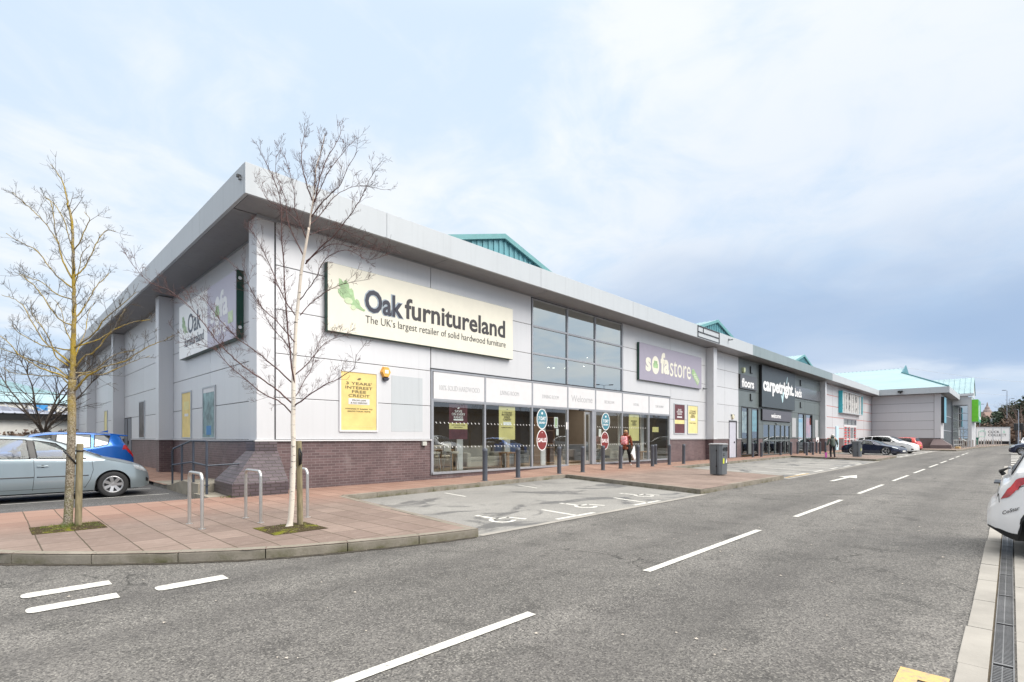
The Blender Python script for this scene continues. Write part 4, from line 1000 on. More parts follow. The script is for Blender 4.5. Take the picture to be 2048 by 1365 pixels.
poster('narrow framed yellow poster right of the maroon poster near the lilac sign', 28.2, 29.55, 1.66, 3.36, WY-.03, A_yel2, A_fascia, [('3 YEARS\'',.5,.79,.09,.8,G2),('INTEREST',.5,.72,.09,.86,G2),('FREE',.5,.65,.09,.44,G2),('CREDIT',.5,.59,.09,.66,G2),('#',.5,.5,.14,.6,A_white),('MAKING IT EASIER TO',.5,.38,.04,.84,G2)])
poster('framed maroon poster with a yellow band beside the last shop window', 26.55, 27.85, 1.66, 3.36, WY-.03, A_maroon, A_fascia, [('SAVE',.5,.80,.10,.42,A_wtext),('ON EVERY',.5,.73,.10,.7,A_wtext),('RANGE',.5,.66,.10,.5,A_wtext),('#',.5,.56,.08,.6,A_white),('#',.5,.40,.22,1.2,A_yel2)])
t = thing('patch_panel', 'plain dull grey rectangle where a poster was removed from the facade', 'panel')
mb = MB(); mb.box(8.52, WY-.034, 1.64, 9.66, WY-.031, 2.468); mb.box(8.52, WY-.034, 2.485, 9.66, WY-.031, 3.33); mb.build('panel_face', A_patch, t)
# posters on the left wall
poster('narrow yellow poster on the left wall beside the handrail', 21.05, 22.3, 1.42, 3.15, 5.16, A_yel, A_fascia, [('#',.5,.7,.3,.7,A_yel2),('#',.5,.5,.1,.5,A_white)], axis='W')
poster('blue green photographic poster on the left wall nearest the corner', 18.3, 19.65, 1.42, 3.15, 5.16, M('photo_print', (.15,.24,.25), .4, var=.7, vs=3), A_fascia, [('#',.5,.93,.16,1.2,A_white),('#',.5,.16,.3,.5,M('print_blue', (.05,.20,.42), .5))], axis='W')
poster('dark photographic poster on the left wall beyond the second pilaster', 28.77, 29.98, 1.42, 3.18, 5.16, M('dark_print', (.06,.045,.045), .4, var=.9, vs=4), A_fascia, [], axis='W')
poster('edge-on maroon poster tucked behind the second pilaster', 25.3, 26.4, 1.42, 3.18, 5.16, A_maroon, A_fascia, [], axis='W')
poster('small yellow poster far along the left wall', 39.2, 40.3, 1.42, 3.12, 5.16, A_yel2, A_fascia, [], axis='W')
poster('dark poster farthest along the left wall', 47.6, 48.6, 1.42, 3.1, 5.16, M('dark_print', (.06,.045,.045), .4, var=.9, vs=4), A_fascia, [], axis='W')
# window posters and stickers (stuck inside the glass)
GY = WY-.0
poster('maroon save on every range poster inside the first shop window', 10.78, 11.58, 1.40, 2.60, WY+.03, A_maroon, None, [('@',.5,.88,.06,.1,A_wtext),('SAVE',.5,.79,.085,.32,A_wtext),('ON EVERY',.5,.705,.085,.58,A_wtext),('RANGE',.5,.62,.085,.4,A_wtext),('#',.5,.55,.05,.42,A_wtext),('#',.5,.37,.2,.80,A_yel2),('LAST CHANCE TO SAVE',.5,.40,.03,.6,G2),('ENDS MONDAY',.5,.34,.035,.4,G2)], th=.01, name='window_poster')
poster('yellow credit offer poster inside the second shop window', 13.1, 13.95, 1.38, 2.62, WY+.03, A_yel2, None, [('@',.5,.90,.05,.09,G2),('3 YEARS\'',.5,.81,.07,.52,G2),('INTEREST',.5,.74,.07,.56,G2),('FREE',.5,.67,.07,.3,G2),('CREDIT',.5,.60,.07,.44,G2),('#',.5,.48,.12,.42,A_wtext),('MAKING IT EASIER TO',.5,.36,.03,.6,G2)], th=.01, name='window_poster')
poster('yellow poster behind the walking woman in the last but one window', 22.0, 22.95, 1.3, 2.62, WY+.03, A_yel2, None, [('#',.5,.9,.03,.1,G2),('INTEREST',.5,.74,.07,.56,G2),('FREE',.5,.67,.07,.3,G2),('CREDIT',.5,.60,.07,.44,G2)], th=.01, name='window_poster')
poster('small pale yellow notice low in the last shop window', 24.3, 24.95, 1.75, 2.02, WY+.03, A_yel2, None, [], th=.01, name='window_poster')
t = poster('small white and green notice beside the shop door', 16.25, 16.5, 1.85, 2.3, WY+.02, A_wtext, None, [('#',.5,.5,.36,.15,A_leafl)], th=.01, name='notice')
t = poster('small white notice under the green one left of the shop door', 16.38, 16.54, 1.55, 1.82, WY+.02, A_wtext, None, [], th=.01, name='notice')
t = poster('yellow topped white notice on the frame left of the open door', 16.98, 17.14, 1.8, 2.1, WY-.035, A_wtext, None, [], th=.008, name='notice')
t = poster('white notice overlapping the right hand blue roundel', 19.42, 19.62, 1.5, 1.85, WY+.015, A_wtext, None, [], th=.008, name='notice')
def roundel(label, cx_, cz, rx, rz, mat, lines):
    t = thing('window_sticker', label, 'sticker')
    mb = MB(); mb.prism(place([(x,y,0) for x,y in ellipse(0,0,rx,rz,36)], (cx_, WY-.006, cz), *SOUTH), (0,-.002,0)); mb.build('rim', A_wtext, t)
    mb = MB(); mb.prism(place([(x,y,0) for x,y in ellipse(0,0,rx-.035,rz-.035,36)], (cx_, WY-.009, cz), *SOUTH), (0,-.002,0)); mb.build('disc', mat, t)
    for (tx, dz, h, wd) in lines: lettering(tx, (cx_, WY-.012, cz+dz), SOUTH, h, A_wtext, t, width=wd, bold=.02)
    mb = MB(); mb.prism(place([(x,y,0) for x,y in ellipse(0,0,.05,.05,10)], (cx_, WY-.012, cz+rz*.55), *SOUTH), (0,-.002,0)) if len(lines) > 1 else mb.prism(place([(x,y,0) for x,y in ellipse(0,0,.02,.02,6)], (cx_, WY-.012, cz+rz*.7), *SOUTH), (0,-.002,0)); mb.build('leaf_mark', A_wtext, t)
roundel('blue 7 day delivery roundel left of the shop door', 15.47, 2.20, .32, .41, A_teal, [('7 DAY',.02,.15,.44),('DELIVERY',-.15,.08,.40)])
roundel('dark red sale roundel left of the shop door, under a blue one', 15.47, 1.36, .32, .42, A_sale, [('SALE',0,.17,.5)])
roundel('blue 7 day delivery roundel right of the shop door', 19.95, 2.20, .34, .41, A_teal, [('7 DAY',.02,.15,.44),('DELIVERY',-.15,.08,.40)])
roundel('dark red sale roundel right of the shop door, under a blue one', 19.88, 1.32, .32, .42, A_sale, [('SALE',0,.17,.5)])
# posters in the carpet shop windows
for lab, x0, x1, z0, z1, m_ in (('pale dark-printed poster in the first carpet shop window', 36.62, 37.6, 1.8, 3.3, M('grey_print', (.28,.32,.30), .5, var=.8, vs=2)),
   ('teal photographic poster in the second carpet shop window', 38.6, 39.6, 1.9, 3.45, M('teal_print', (.10,.30,.34), .5, var=.7, vs=2)),
   ('blue topped poster in the third carpet shop window', 49.9, 51.3, 1.3, 3.2, M('paleblue_print', (.45,.62,.70), .5, var=.25, vs=1)),
   ('red sale poster in the fourth carpet shop window', 52.2, 53.8, 1.5, 3.3, M('red_print', (.55,.12,.10), .5, var=.7, vs=2))):
    poster(lab, x0, x1, z0, z1, WY+.03, m_, None, [('#',.5,.88,.3,(x1-x0)*.8, M('print_blue2', (.03,.35,.60), .5))] if 'blue' in lab else [], th=.01, name='window_poster')
t = poster('small white notice on the wall beside the far bollards', 55.4, 56.4, 1.0, 1.5, WY-.03, A_wtext, None, [('#',.5,.3,.15,.5,A_maroon)], th=.02, name='notice')

# alarm box, outdoor light, security cameras
t = thing('alarm_box', 'orange hexagonal alarm box with navy base beside the yellow poster', 'alarm')
H = [(.17*math.cos(k*PI/3), .19*math.sin(k*PI/3)) for k in range(6)]
mb = MB(); vs = place([(x,y,0) for x,y in H], (8.30, WY-.03, 3.40), *SOUTH) + place([(x*.82,y*.82,.10) for x,y in H], (8.30, WY-.03, 3.40), *SOUTH); mb.add(vs, [(0,1,2,3,4,5)[::-1], (6,7,8,9,10,11)]+[(i,(i+1)%6,6+(i+1)%6,6+i) for i in range(6)]); mb.build('case', M('alarm_orange', (.78,.40,.08), .4), t)
mb = MB(); mb.prism([(8.20,WY-.12,3.23),(8.40,WY-.12,3.23),(8.36,WY-.12,3.15),(8.24,WY-.12,3.15)], (0,.085,0)); mb.build('strobe', A_navy, t)
mb = MB(); mb.box(8.24,WY-.136,3.36,8.36,WY-.131,3.46); mb.build('label_plate', A_wtext, t)
t = thing('alarm_box', 'pale green alarm box beside the small floors sign', 'alarm'); mb = MB(); mb.box(36.6,WY-.16,6.1,36.9,WY-.03,6.32); mb.prism([(36.6,WY-.16,6.1),(36.9,WY-.16,6.1),(36.75,WY-.16,5.95)], (0,.13,0)); mb.build('case', M('alarm_green', (.62,.68,.42), .4), t)
t = thing('wall_light', 'bulkhead light above the pale side door', 'light'); mb = MB(); mb.lathe([(0,-.1),(.14,-.1),(.18,-.04),(.18,0)], (34.85, WY-.03, 2.85), 'y', 12); mb.build('lens', M('lens_cream', (.62,.58,.42), .3), t); mb = MB(); mb.box(34.6,WY-.10,2.95,35.1,WY-.03,3.0); mb.build('hood', A_dkgrey, t)
def camera_unit(label, loc, rz):
    t = empty('security_camera', loc, rz, label, 'camera')
    mb = MB(); mb.box(-.03,-.02,-.03,.03,.06,.03); mb.build('bracket', A_black, t)
    mb = MB(); mb.box(-.045,-.22,-.075,.045,.02,-.02); mb.box(-.05,-.25,-.03,.05,.02,-.015); mb.build('camera_body', M('camera_grey', (.20,.21,.22), .4), t, bevel=.006)
    return t
camera_unit('small security camera on the roof edge at the near corner', (FX-.03, 12.62, 7.42), PI/2)
camera_unit('small security camera on the roof edge over the lilac sign', (31.6, FY-.03, 7.45), 0)
camera_unit('small security camera on the wall below the lilac sign corner', (30.3, WY-.06, 4.45), 0)
t = thing('junction_box', 'small pale junction box at the end of the brick plinth', 'box'); mb = MB(); mb.box(9.62, 13.29, 1.20, 9.78, 13.384, 1.33); mb.build('case', M('box_grey', (.50,.50,.46), .5), t, bevel=.01); mb = MB(); mb.tube([(9.7,13.34,1.2),(9.7,13.34,1.14)], .018, 8); mb.build('cable_gland', A_black, t)
t = thing('floodlight', 'small dark floodlight on the fascia of the wing', 'light'); mb = MB(); mb.box(81.3,9.9,7.25,81.69,10.4,7.45); mb.box(81.62,10.1,7.1,81.69,10.2,7.25); mb.build('housing', A_black, t)

# ================================================================== STREET FURNITURE
def make_bollard(h=1.0, r=.078, mat=A_bollard, name='bollard'):
    t = empty(name, (0,0,0)); mb = MB()
    mb.lathe([(0,0),(r+.004,0),(r+.004,.012),(r,.016),(r,h-.075),(r+.003,h-.07),(r+.003,h-.066),(r,h-.062),(r,h-.02),(r*.9,h-.006),(r*.5,h),(0,h+.003)], n=24)
    mb.build('post', mat, t, smooth=True, angle=40)
    mb = MB(); mb.lathe([(0,-.004),(r+.05,-.004),(r+.045,.004),(r,.006)], n=20); mb.build('foot_joint', M('mortar_stain', (.10,.09,.08), .9), t)
    return t
BL = [(10.69,11.57,'first bollard from the left, in front of the first shop window'),(12.33,11.73,'second bollard from the left, in front of the second shop window'),(14.77,11.95,'third bollard from the left, below the left sale roundel'),
      (16.05,11.83,'bollard in front of the open shop doorway'),(17.6,11.95,'bollard below the right sale roundel'),(19.01,12.01,'bollard just left of the walking woman'),(20.36,11.96,'bollard just right of the walking woman'),
      (21.55,11.9,'front one of two bollards that overlap right of the walking woman'),(23.28,12.69,'rear one of two bollards that overlap right of the walking woman'),(23.4,12.02,'bollard at the right end of the shop windows'),(24.72,11.91,'bollard standing alone in front of the maroon and yellow posters')]
b0 = make_bollard()
for i, (x, y, lab) in enumerate(BL):
    o = b0 if i == 0 else copy_tree(b0)
    o.location = (x, y, ramp_z(x, y)); o.rotation_euler = (random.uniform(-.008,.008), random.uniform(-.008,.008), random.uniform(0,6)); tag(o, 'slate grey '+lab, 'bollard', 'slate grey bollards along the shop fronts')
BF = [(36.44,12.6,'left of the carpet shop doors under the first tall window'),(37.81,12.5,'left of the carpet shop doors under the second tall window'),(42.3,12.6,'standing alone in front of the carpet shop doors'),(43.62,12.24,'at the tip of the parking bay near the carpet shop doors'),
      (46.72,12.62,'just left of the third tall carpet shop window'),(47.87,12.4,'behind the third tall carpet shop window frame'),(43.21,11.04,'nearest the kerb below the red sale poster'),(49.81,12.44,'behind the kerb row, right of the red sale poster'),
      (44.82,11.02,'second along the kerb below the red sale poster'),(50.17,12.07,'left of the small white wall notice'),(48.02,11.29,'in front of the small white wall notice'),(50.71,11.51,'just left of the person in the green coat')]
for x, y, lab in BF:
    o = copy_tree(b0); o.location = (x, y, PZ); tag(o, 'slate grey bollard '+lab, 'bollard', 'slate grey bollards along the shop fronts')
sb0 = make_bollard(1.05, .07, A_steel, 'steel_bollard')
FB = [(90.12,4.45),(92.68,4.3),(95.32,4.1),(98.13,3.9),(101.04,3.7),(104.1,3.5),(107.35,3.3),(110.78,3.1),(114.37,2.9),(118.23,2.7),(122.29,2.45),(126.68,2.2),(131.31,2.0),(136.34,1.7),(141.73,1.4)]
ords = 'first second third fourth fifth sixth seventh eighth ninth tenth eleventh twelfth thirteenth fourteenth fifteenth'.split()
for i, (x, y) in enumerate(FB):
    o = sb0 if i == 0 else copy_tree(sb0); o.location = (x, y, PZ); tag(o, ords[i]+' pale steel bollard from the left in the far row before the white hoarding', 'bollard', 'pale steel bollards in the far row')

def sheffield(label, loc, rz):
    t = empty('cycle_stand', loc, rz, label, 'cycle stand', 'steel cycle stands')
    h, w, r, c = .80, .66, .024, .09
    P = [(0,-w/2,-.05),(0,-w/2,h-c)] + [(0,-w/2+c-c*math.cos(a),h-c+c*math.sin(a)) for a in [PI/2*k/6 for k in range(1,7)]] + [(0,w/2-c+c*math.sin(a),h-c+c*math.cos(a)) for a in [PI/2*k/6 for k in range(0,7)]] + [(0,w/2,-.05)]
    mb = MB(); mb.tube(P, r, 14); mb.build('hoop', A_steel, t, smooth=True, angle=50)
    mb = MB(); 
    for y in (-w/2, w/2): mb.lathe([(0,.0),(.05,.0),(.05,.006),(0,.006)], (0,y,0), n=16)
    mb.build('base_flange', A_steel, t)
    return t
sheffield('leftmost steel cycle stand, in front of the concrete ramp', (2.19, 8.74, PZ), 0)
sheffield('middle steel cycle stand, in front of the brick buttress', (2.995, 8.72, PZ), 0)
sheffield('steel cycle stand half hidden behind the birch and its stake', (3.74, 8.73, PZ), 0)

def make_bin(label, loc, rz):
    t = empty('litter_bin', loc, rz, label, 'bin', 'grey metal litter bins')
    P = [(-.25,-.17),(-.17,-.25),(.17,-.25),(.25,-.17),(.25,.17),(.17,.25),(-.17,.25),(-.25,.17)]
    g = M('bin_grey', (.125,.14,.155), .45, .2, var=.1)
    mb = MB(); mb.add([(x*.93,y*.93,.03) for x,y in P]+[(x*1.03,y*1.03,1.07) for x,y in P], [tuple(range(7,-1,-1)), tuple(range(8,16))]+[(i,(i+1)%8,8+(i+1)%8,8+i) for i in range(8)]); mb.build('body', g, t, bevel=.008)
    mb = MB(); mb.add([(x*1.08,y*1.08,1.075) for x,y in P]+[(x*1.10,y*1.10,1.11) for x,y in P]+[(x*.8,y*.8,1.13) for x,y in P], [tuple(range(7,-1,-1)), tuple(range(16,24))]+[(i,(i+1)%8,8+(i+1)%8,8+i) for i in range(8)]+[(8+i,8+(i+1)%8,16+(i+1)%8,16+i) for i in range(8)]); mb.build('lid', M('bin_lid', (.33,.34,.35), .4, .2), t)
    mb = MB(); mb.prism([(x*.075-.075,-.264,.93+y*.075) for x,y in [(-1,0),(-.5,.5),(0,1),(.5,.5),(1,0),(.5,-.5),(0,-1),(-.5,-.5)]], (0,-.006,0)); mb.box(.03,-.270,.86,.14,-.262,1.0); mb.build('opening', A_black, t)
    mb = MB(); mb.box(-.115,-.266,.76,-.04,-.258,.775); mb.box(-.13,-.265,.70,-.02,-.255,.715); mb.build('print_mark', A_black, t)
    mb = MB(); mb.box(-.13,-.256,.42,-.05,-.246,.60); mb.build('yellow_sticker', M('sticker_yellow', (.62,.68,.05), .5), t)
    mb = MB(); mb.prism([(.05,-.246,.44),(.11,-.246,.44),(.12,-.248,.52),(.09,-.25,.60),(.07,-.25,.52)], (0,-.008,0)); mb.build('white_sticker', A_wtext, t)
    mb = MB(); 
    for z in (.3,.85): mb.box(-.268,-.10,z,-.245,-.06,z+.05)
    mb.box(-.262,-.085,.06,-.24,-.075,1.05); mb.build('hinge', A_black, t)
    return t
make_bin('grey metal litter bin standing near the road edge before the carpet shop', (18.18, 7.46, PZ), rad(-8))
make_bin('grey metal litter bin standing in front of the dark sports car', (41.9, 7.6, PZ), rad(-5))

# concrete ramp beside the buttress with its handrail
t = thing('access_ramp', 'mossy concrete access ramp beside the brick buttress', 'ramp')
mb = MB(); prof = [(13.96,.335),(15.3,.335),(16.7,.13),(18.9,.115)]
vs = []; 
for y, z in prof: vs += [(3.6,y,z),(5.17,y,z),(3.6,y,-.02),(5.17,y,-.02)]
fs = []
for i in range(3):
    a = i*4; fs += [(a,a+1,a+5,a+4),(a,a+4,a+6,a+2),(a+1,a+3,a+7,a+5)]
fs += [(0,2,3,1),(12,13,15,14)]; mb.add(vs, fs); mb.build('ramp_slab', A_conc, t)
mb = MB(); mb.box(3.45, 12.75, -.02, 5.1, 13.95, .128); mb.build('apron', A_conc, t)
mb = MB(); mb.box(3.545,13.95,.0,3.66,15.35,.345); mb.add([(3.545,15.352,0),(3.66,15.352,0),(3.66,16.9,0),(3.545,16.9,0),(3.545,15.352,.345),(3.66,15.352,.345),(3.66,16.9,.12),(3.545,16.9,.12)], [(3,2,1,0),(4,5,6,7),(0,1,5,4),(1,2,6,5),(2,3,7,6),(3,0,4,7)]); mb.build('upstand', A_conc, t, bevel=.006)
t = thing('handrail', 'dark blue tubular handrail on the concrete ramp', 'railing')
mb = MB(); mb.tube([(3.6,16.6,.14),(3.6,16.6,1.06),(3.6,16.5,1.15),(3.6,14.75,1.375),(3.6,13.43,1.375),(4.0,13.43,1.375),(4.62,13.43,1.375)], .024, 10)
mb.build('top_rail', A_rail, t, smooth=True, angle=50)
mb = MB(); mb.tube([(3.6,16.6,.70),(3.6,14.75,.84),(3.6,13.43,.80)], .021, 10); mb.tube([(3.6,13.43,.80),(4.5,13.4,.83)], .021, 10); mb.build('mid_rail', A_rail, t, smooth=True, angle=50)
for y in (15.62, 14.55, 13.45):
    mb = MB(); z1 = 1.375 if y < 14.8 else 1.375-(y-14.75)*.129; mb.tube([(3.6,y,.12),(3.6,y,z1-.01)], .027, 10); mb.lathe([(0,.0),(.06,.0),(.06,.012),(0,.012)], (3.6,y,.335 if y<15.3 else .29), n=12); mb.build('post', A_rail, t, smooth=True, angle=50)

# ---- showroom furniture behind the glass ---------------------------------
def sofa(label, x, y, rz, mat, L=1.9):
    t = empty('sofa', (x, y, .27), rz, label, 'sofa', 'sofas inside the furniture shop')
    mb = MB(); mb.box(-L/2,-.45,.08,L/2,.40,.30); mb.build('base', mat, t, bevel=.03)
    for k in (-1, 1): mb = MB(); mb.box(k*L/4-L/4+.1,-.44,.30,k*L/4+L/4-.1,.15,.46); mb.build('seat_cushion', mat, t, bevel=.04)
    mb = MB(); mb.box(-L/2+.1,.15,.30,L/2-.1,.42,.86); mb.build('backrest', mat, t, bevel=.06)
    for k in (-1, 1): mb = MB(); mb.box(k*(L/2-.10)-.1,-.46,.08,k*(L/2-.10)+.1,.42,.62); mb.build('armrest', mat, t, bevel=.04)
    return t
cr = M('cream_fabric', (.40,.37,.32), .9); gr_ = M('grey_fabric', (.18,.18,.19), .9); 
sofa('cream sofa behind the second shop window', 13.4, 14.9, 0, cr); sofa('cream sofa deeper inside behind the second window', 12.8, 16.6, .3, cr, 2.1); sofa('grey sofa behind the window left of the doorway', 15.7, 15.4, .2, gr_, 1.7)
sofa('grey sofa behind the window right of the doorway', 20.6, 15.2, -.2, gr_); sofa('cream sofa behind the last shop windows', 23.6, 15.4, 0, cr)
def table(label, x, y, wd, dp, h, mat):
    t = empty('table', (x, y, .27), 0, label, 'table', 'wooden tables inside the furniture shop')
    mb = MB(); mb.box(-wd/2,-dp/2,h-.05,wd/2,dp/2,h); mb.build('tabletop', mat, t, bevel=.006)
    for sx_ in (-1, 1):
        for sy_ in (-1, 1): mb = MB(); mb.box(sx_*(wd/2-.06)-.04,sy_*(dp/2-.06)-.04,0,sx_*(wd/2-.06)+.04,sy_*(dp/2-.06)+.04,h-.05); mb.build('leg', mat, t)
    return t
oak = M('oak_wood', (.30,.17,.08), .5, var=.25, vs=4, stretch=(1,8,8))
table('oak dining table behind the first shop window', 11.3, 15.0, 1.3, .8, .76, oak); table('small oak side table behind the second shop window', 14.3, 14.15, .55, .5, .62, oak); table('oak coffee table behind the last shop windows', 24.9, 14.4, .9, .5, .45, oak)
def stool(label, x, y):
    t = empty('bar_stool', (x, y, .27), .2, label, 'stool', 'pale bar stools behind the first shop window'); pm = M('pale_stool', (.42,.38,.32), .6)
    mb = MB(); mb.box(-.2,-.2,.62,.2,.2,.70); mb.build('seat', pm, t, bevel=.02)
    mb = MB(); mb.box(-.2,.16,.70,.2,.2,1.0); mb.build('backrest', pm, t, bevel=.01)
    for a in (-1, 1):
        for b in (-1, 1): mb = MB(); mb.tube([(a*.2,b*.2,0),(a*.15,b*.15,.62)], .015, 8); mb.build('leg', A_steel, t)
    return t
stool('pale bar stool at the left of the first shop window', 10.6, 14.1); stool('pale bar stool at the right of the first shop window', 11.45, 14.15)
t = thing('bookcase', 'tall oak bookcase just inside the open shop door', 'bookcase')
mb = MB(); mb.box(17.3,15.0,.27,17.34,15.5,2.4); mb.box(18.16,15.0,.27,18.2,15.5,2.4); mb.box(17.3,15.45,.27,18.2,15.5,2.4); mb.build('frame', oak, t)
for z in (.3,1.0,1.15,1.75,2.36): mb = MB(); mb.box(17.34,15.0,z,18.16,15.45,z+.04); mb.build('shelf', oak, t)
# ceiling spots inside
lampd = bpy.data.lights.new('shop_light', 'AREA'); lampd.energy = 170; lampd.size = 4; lampd.color = (1,.9,.75)
def spot(label, x, y, z, name='ceiling_spot'):
    t = thing(name, label, 'light', 'spotlights inside the furniture shop'); mb = MB(); mb.lathe([(0,0),(.06,0),(.06,.1),(0,.1)], (x,y,z), n=10); mb.build('can', A_black, t); mb = MB(); mb.lathe([(0,-.006),(.045,-.006),(.045,-.001)], (x,y,z), n=10); mb.build('lens', A_lamp, t); return t
SP = [(17.3,14.6,4.55,'left spotlight of three behind the upper window'),(17.9,14.8,4.6,'middle spotlight of three behind the upper window'),(18.5,14.6,4.65,'right spotlight of three behind the upper window'),(21.0,15.2,5.45,'upper one of two spotlights at the right of the upper window'),(21.0,15.4,5.05,'lower one of two spotlights at the right of the upper window'),
      (11.0,17,3.5,'warm spotlight over the dining table'),(13.5,17,3.5,'spotlight over the deeper cream sofa'),(16.0,17,3.5,'spotlight left of the open doorway'),(20.5,17,3.5,'spotlight over the grey sofa right of the doorway'),(23.5,17,3.5,'spotlight over the sofa in the last windows'),(25.5,16,3.5,'spotlight in the right corner of the showroom')]
for x, y, z, l in SP: spot(l, x, y, z)
for i, x in enumerate((12.2, 18, 23.8)):
    o = bpy.data.objects.new('shop_light', lampd); COL.objects.link(o); o.location = (x, 18.5, 3.6); 
# ================================================================== VEHICLES
def pchip(pts):
    X = [p[0] for p in pts]; Y = [p[1] for p in pts]; n = len(X)
    h = [X[i+1]-X[i] for i in range(n-1)]; d = [(Y[i+1]-Y[i])/h[i] for i in range(n-1)]
    m = [d[0]] + [0 if d[i-1]*d[i] <= 0 else 2*d[i-1]*d[i]/(d[i-1]+d[i]) for i in range(1, n-1)] + [d[-1]]
    def f(x):
        if x <= X[0]: return Y[0]
        if x >= X[-1]: return Y[-1]
        i = 0
        while x > X[i+1]: i += 1
        t = (x-X[i])/h[i]; t2 = t*t; t3 = t2*t
        return (2*t3-3*t2+1)*Y[i] + (t3-2*t2+t)*h[i]*m[i] + (-2*t3+3*t2)*Y[i+1] + (t3-t2)*h[i]*m[i+1]
    return f
def lerp(a, b, t): return a + (b-a)*t
def paint_mat(name, c, metal=.3, rough=.28, dirt=.15):
    if name in MATS: return MATS[name]
    s = NB(name); n_ = s.noise(1.6, 5, .65); sx = s.n('ShaderNodeSeparateXYZ'); s.link(s.tc.outputs['Object'], sx.inputs[0])
    low = s.math('MULTIPLY', s.ramp(sx.outputs[2], .2, .6, 1, .1), s.ramp(n_, .35, .7, 0, dirt*2.2))
    s.col(s.mix(low, c, (.20,.18,.16))); s.set(rough, metal, .5, .8); s.link(s.ramp(low, 0, .5, rough, .7), s.b.inputs['Roughness'])
    MATS[name] = s.m; return s.m
A_headl = M('headlamp_glass', (.55,.58,.60), .12, .5, var=.35, vs=14, coat=1)
A_taill = M('tail_lamp', (.45,.012,.015), .15, 0, var=.45, vs=9, coat=1)
A_rim = M('alloy_rim', (.50,.50,.51), .3, .8, var=.05)
A_seat = M('seat_cloth', (.05,.05,.055), .9)
A_seat2 = M('seat_cloth_pale', (.16,.165,.17), .9)
def car(label, loc, heading, S, paint, cat='car', glass=None, roofmat=None, seat=None):
    t = empty(S.get('name','parked_car'), loc, heading, label, cat)
    L = S['L']; top = pchip(S['top']); belt0 = pchip(S['belt']); Wf = pchip(S['W']); rw = pchip(S['rw'])
    xf, xr, R = S['xf'], S['xr'], S['r']; RA = R + S.get('gap', .045); sill = S.get('sill', .20); crown = S.get('crown', .045)
    sillf = pchip(S.get('sillp', [(0, sill+.06), (.25, sill), (L-.3, sill), (L, sill+.14)]))
    def zb(x):
        z = sillf(x)
        for xw in (xf, xr):
            if abs(x-xw) < RA: z = max(z, R + math.sqrt(RA*RA-(x-xw)**2))
        return z
    def belt(x): return min(belt0(x), top(x)-crown-.035)
    def sidey(x, z):
        b = belt(x); w_ = Wf(x)
        k = 1.0
        if z < .42: k -= .05*((.42-z)/.25)**2
        q = (z-.42)/max(.05, b-.42)
        if q > 0: k -= .055*q*q + .012*math.sin(min(1,q)*PI)
        return w_*k
    def sec(x, s):
        b = belt(x)
        if s <= .45:
            z = lerp(zb(x), b, s/.45); return sidey(x, z), z
        te = top(x)-crown; yb = sidey(x, b); yr = min(rw(x), yb-.01)
        if s <= .72:
            f = (s-.45)/.27; z = lerp(b, te, f); y = lerp(yb, yr, f) + .022*math.sin(f*PI); 
            if f > .85: y -= .012*((f-.85)/.15)**2; 
            return y, z
        f = (s-.72)/.28; y = yr*(1-f); k = y/yr if yr else 0
        return y, te + crown*(1-abs(k)**2.6)
    def P(x, s, sd, off=0.):
        y, z = sec(x, s); p = Vector((L/2-x, y*sd, z))
        if off:
            e = .006; x2 = min(L-.001, max(.001, x)); xa = x2-e if x2 > e else x2; xb = x2+e if x2 < L-e else x2
            ya, za = sec(xa, s); yb_, zb_ = sec(xb, s); tx = Vector((-(xb-xa), yb_-ya, zb_-za))
            sa, sb = max(0, s-.008), min(1, s+.008); yc, zc_ = sec(x2, sa); yd, zd = sec(x2, sb); ts = Vector((0, yd-yc, zd-zc_))
            n_ = ts.cross(tx); 
            if n_.length > 1e-9:
                n_.normalize()
                if n_.y < 0 and n_.z < 0 or (n_.y < -.3): n_ = -n_
                if s > .9 and n_.z < 0: n_ = -n_
                p += Vector((n_.x, n_.y*sd, n_.z))*off
        return p
    wins = S['wins']                       # (kind, xb0, xt0, xt1, xb1, s0, s1)
    def inwin(x, s):
        for w_ in wins:
            _, a, b, c, d, s0, s1 = w_
            if s0 < s < s1:
                f = (s-s0)/(s1-s0)
                if lerp(a, b, f) < x < lerp(d, c, f): return True
        return False
    xs = set()
    k = 0.
    while k < L: xs.add(round(k, 4)); k += S.get('dx', .03)
    xs |= {.008, .02, .04, L-.008, L-.02, L-.04, L}
    for xw in (xf, xr):
        for i in range(25): xs.add(round(xw-RA*math.cos(PI*i/24), 4))
    xs = sorted(x for x in xs if 0 <= x <= L)
    xs = [xs[0]] + [b for a, b in zip(xs, xs[1:]) if b-a > .004]
    ss = [0,.03,.07,.12,.17,.22,.27,.32,.37,.41,.45,.47,.50,.54,.58,.62,.66,.69,.705,.72,.735,.75,.78,.82,.86,.90,.94,.97,1.0]
    def shell(keep, name, mat, off=0):
        V = []; F = []; ns = len(ss)
        for sd in (1, -1):
            o = len(V)
            for x in xs: 
                for s in ss: V.append(P(x, s, sd, off))
            for i in range(len(xs)-1):
                for j in range(ns-1):
                    cx_ = (xs[i]+xs[i+1])/2; cs = (ss[j]+ss[j+1])/2
                    if keep(cx_, cs):
                        q = [o+i*ns+j, o+i*ns+j+1, o+(i+1)*ns+j+1, o+(i+1)*ns+j]; F.append(q if sd < 0 else q[::-1])
        if off == 0:
            ns2 = len(ss)
            for i0 in (0, len(xs)-1):
                a = [i0*ns2+j for j in range(ns2)]; b = [len(xs)*ns2+i0*ns2+j for j in range(ns2)]
                F.append(a + b[::-1][1:])
        bm = bmesh.new(); bv = [bm.verts.new(v) for v in V]
        for f in F:
            try: bm.faces.new([bv[i] for i in f])
            except ValueError: pass
        bmesh.ops.remove_doubles(bm, verts=bm.verts, dist=.0005)
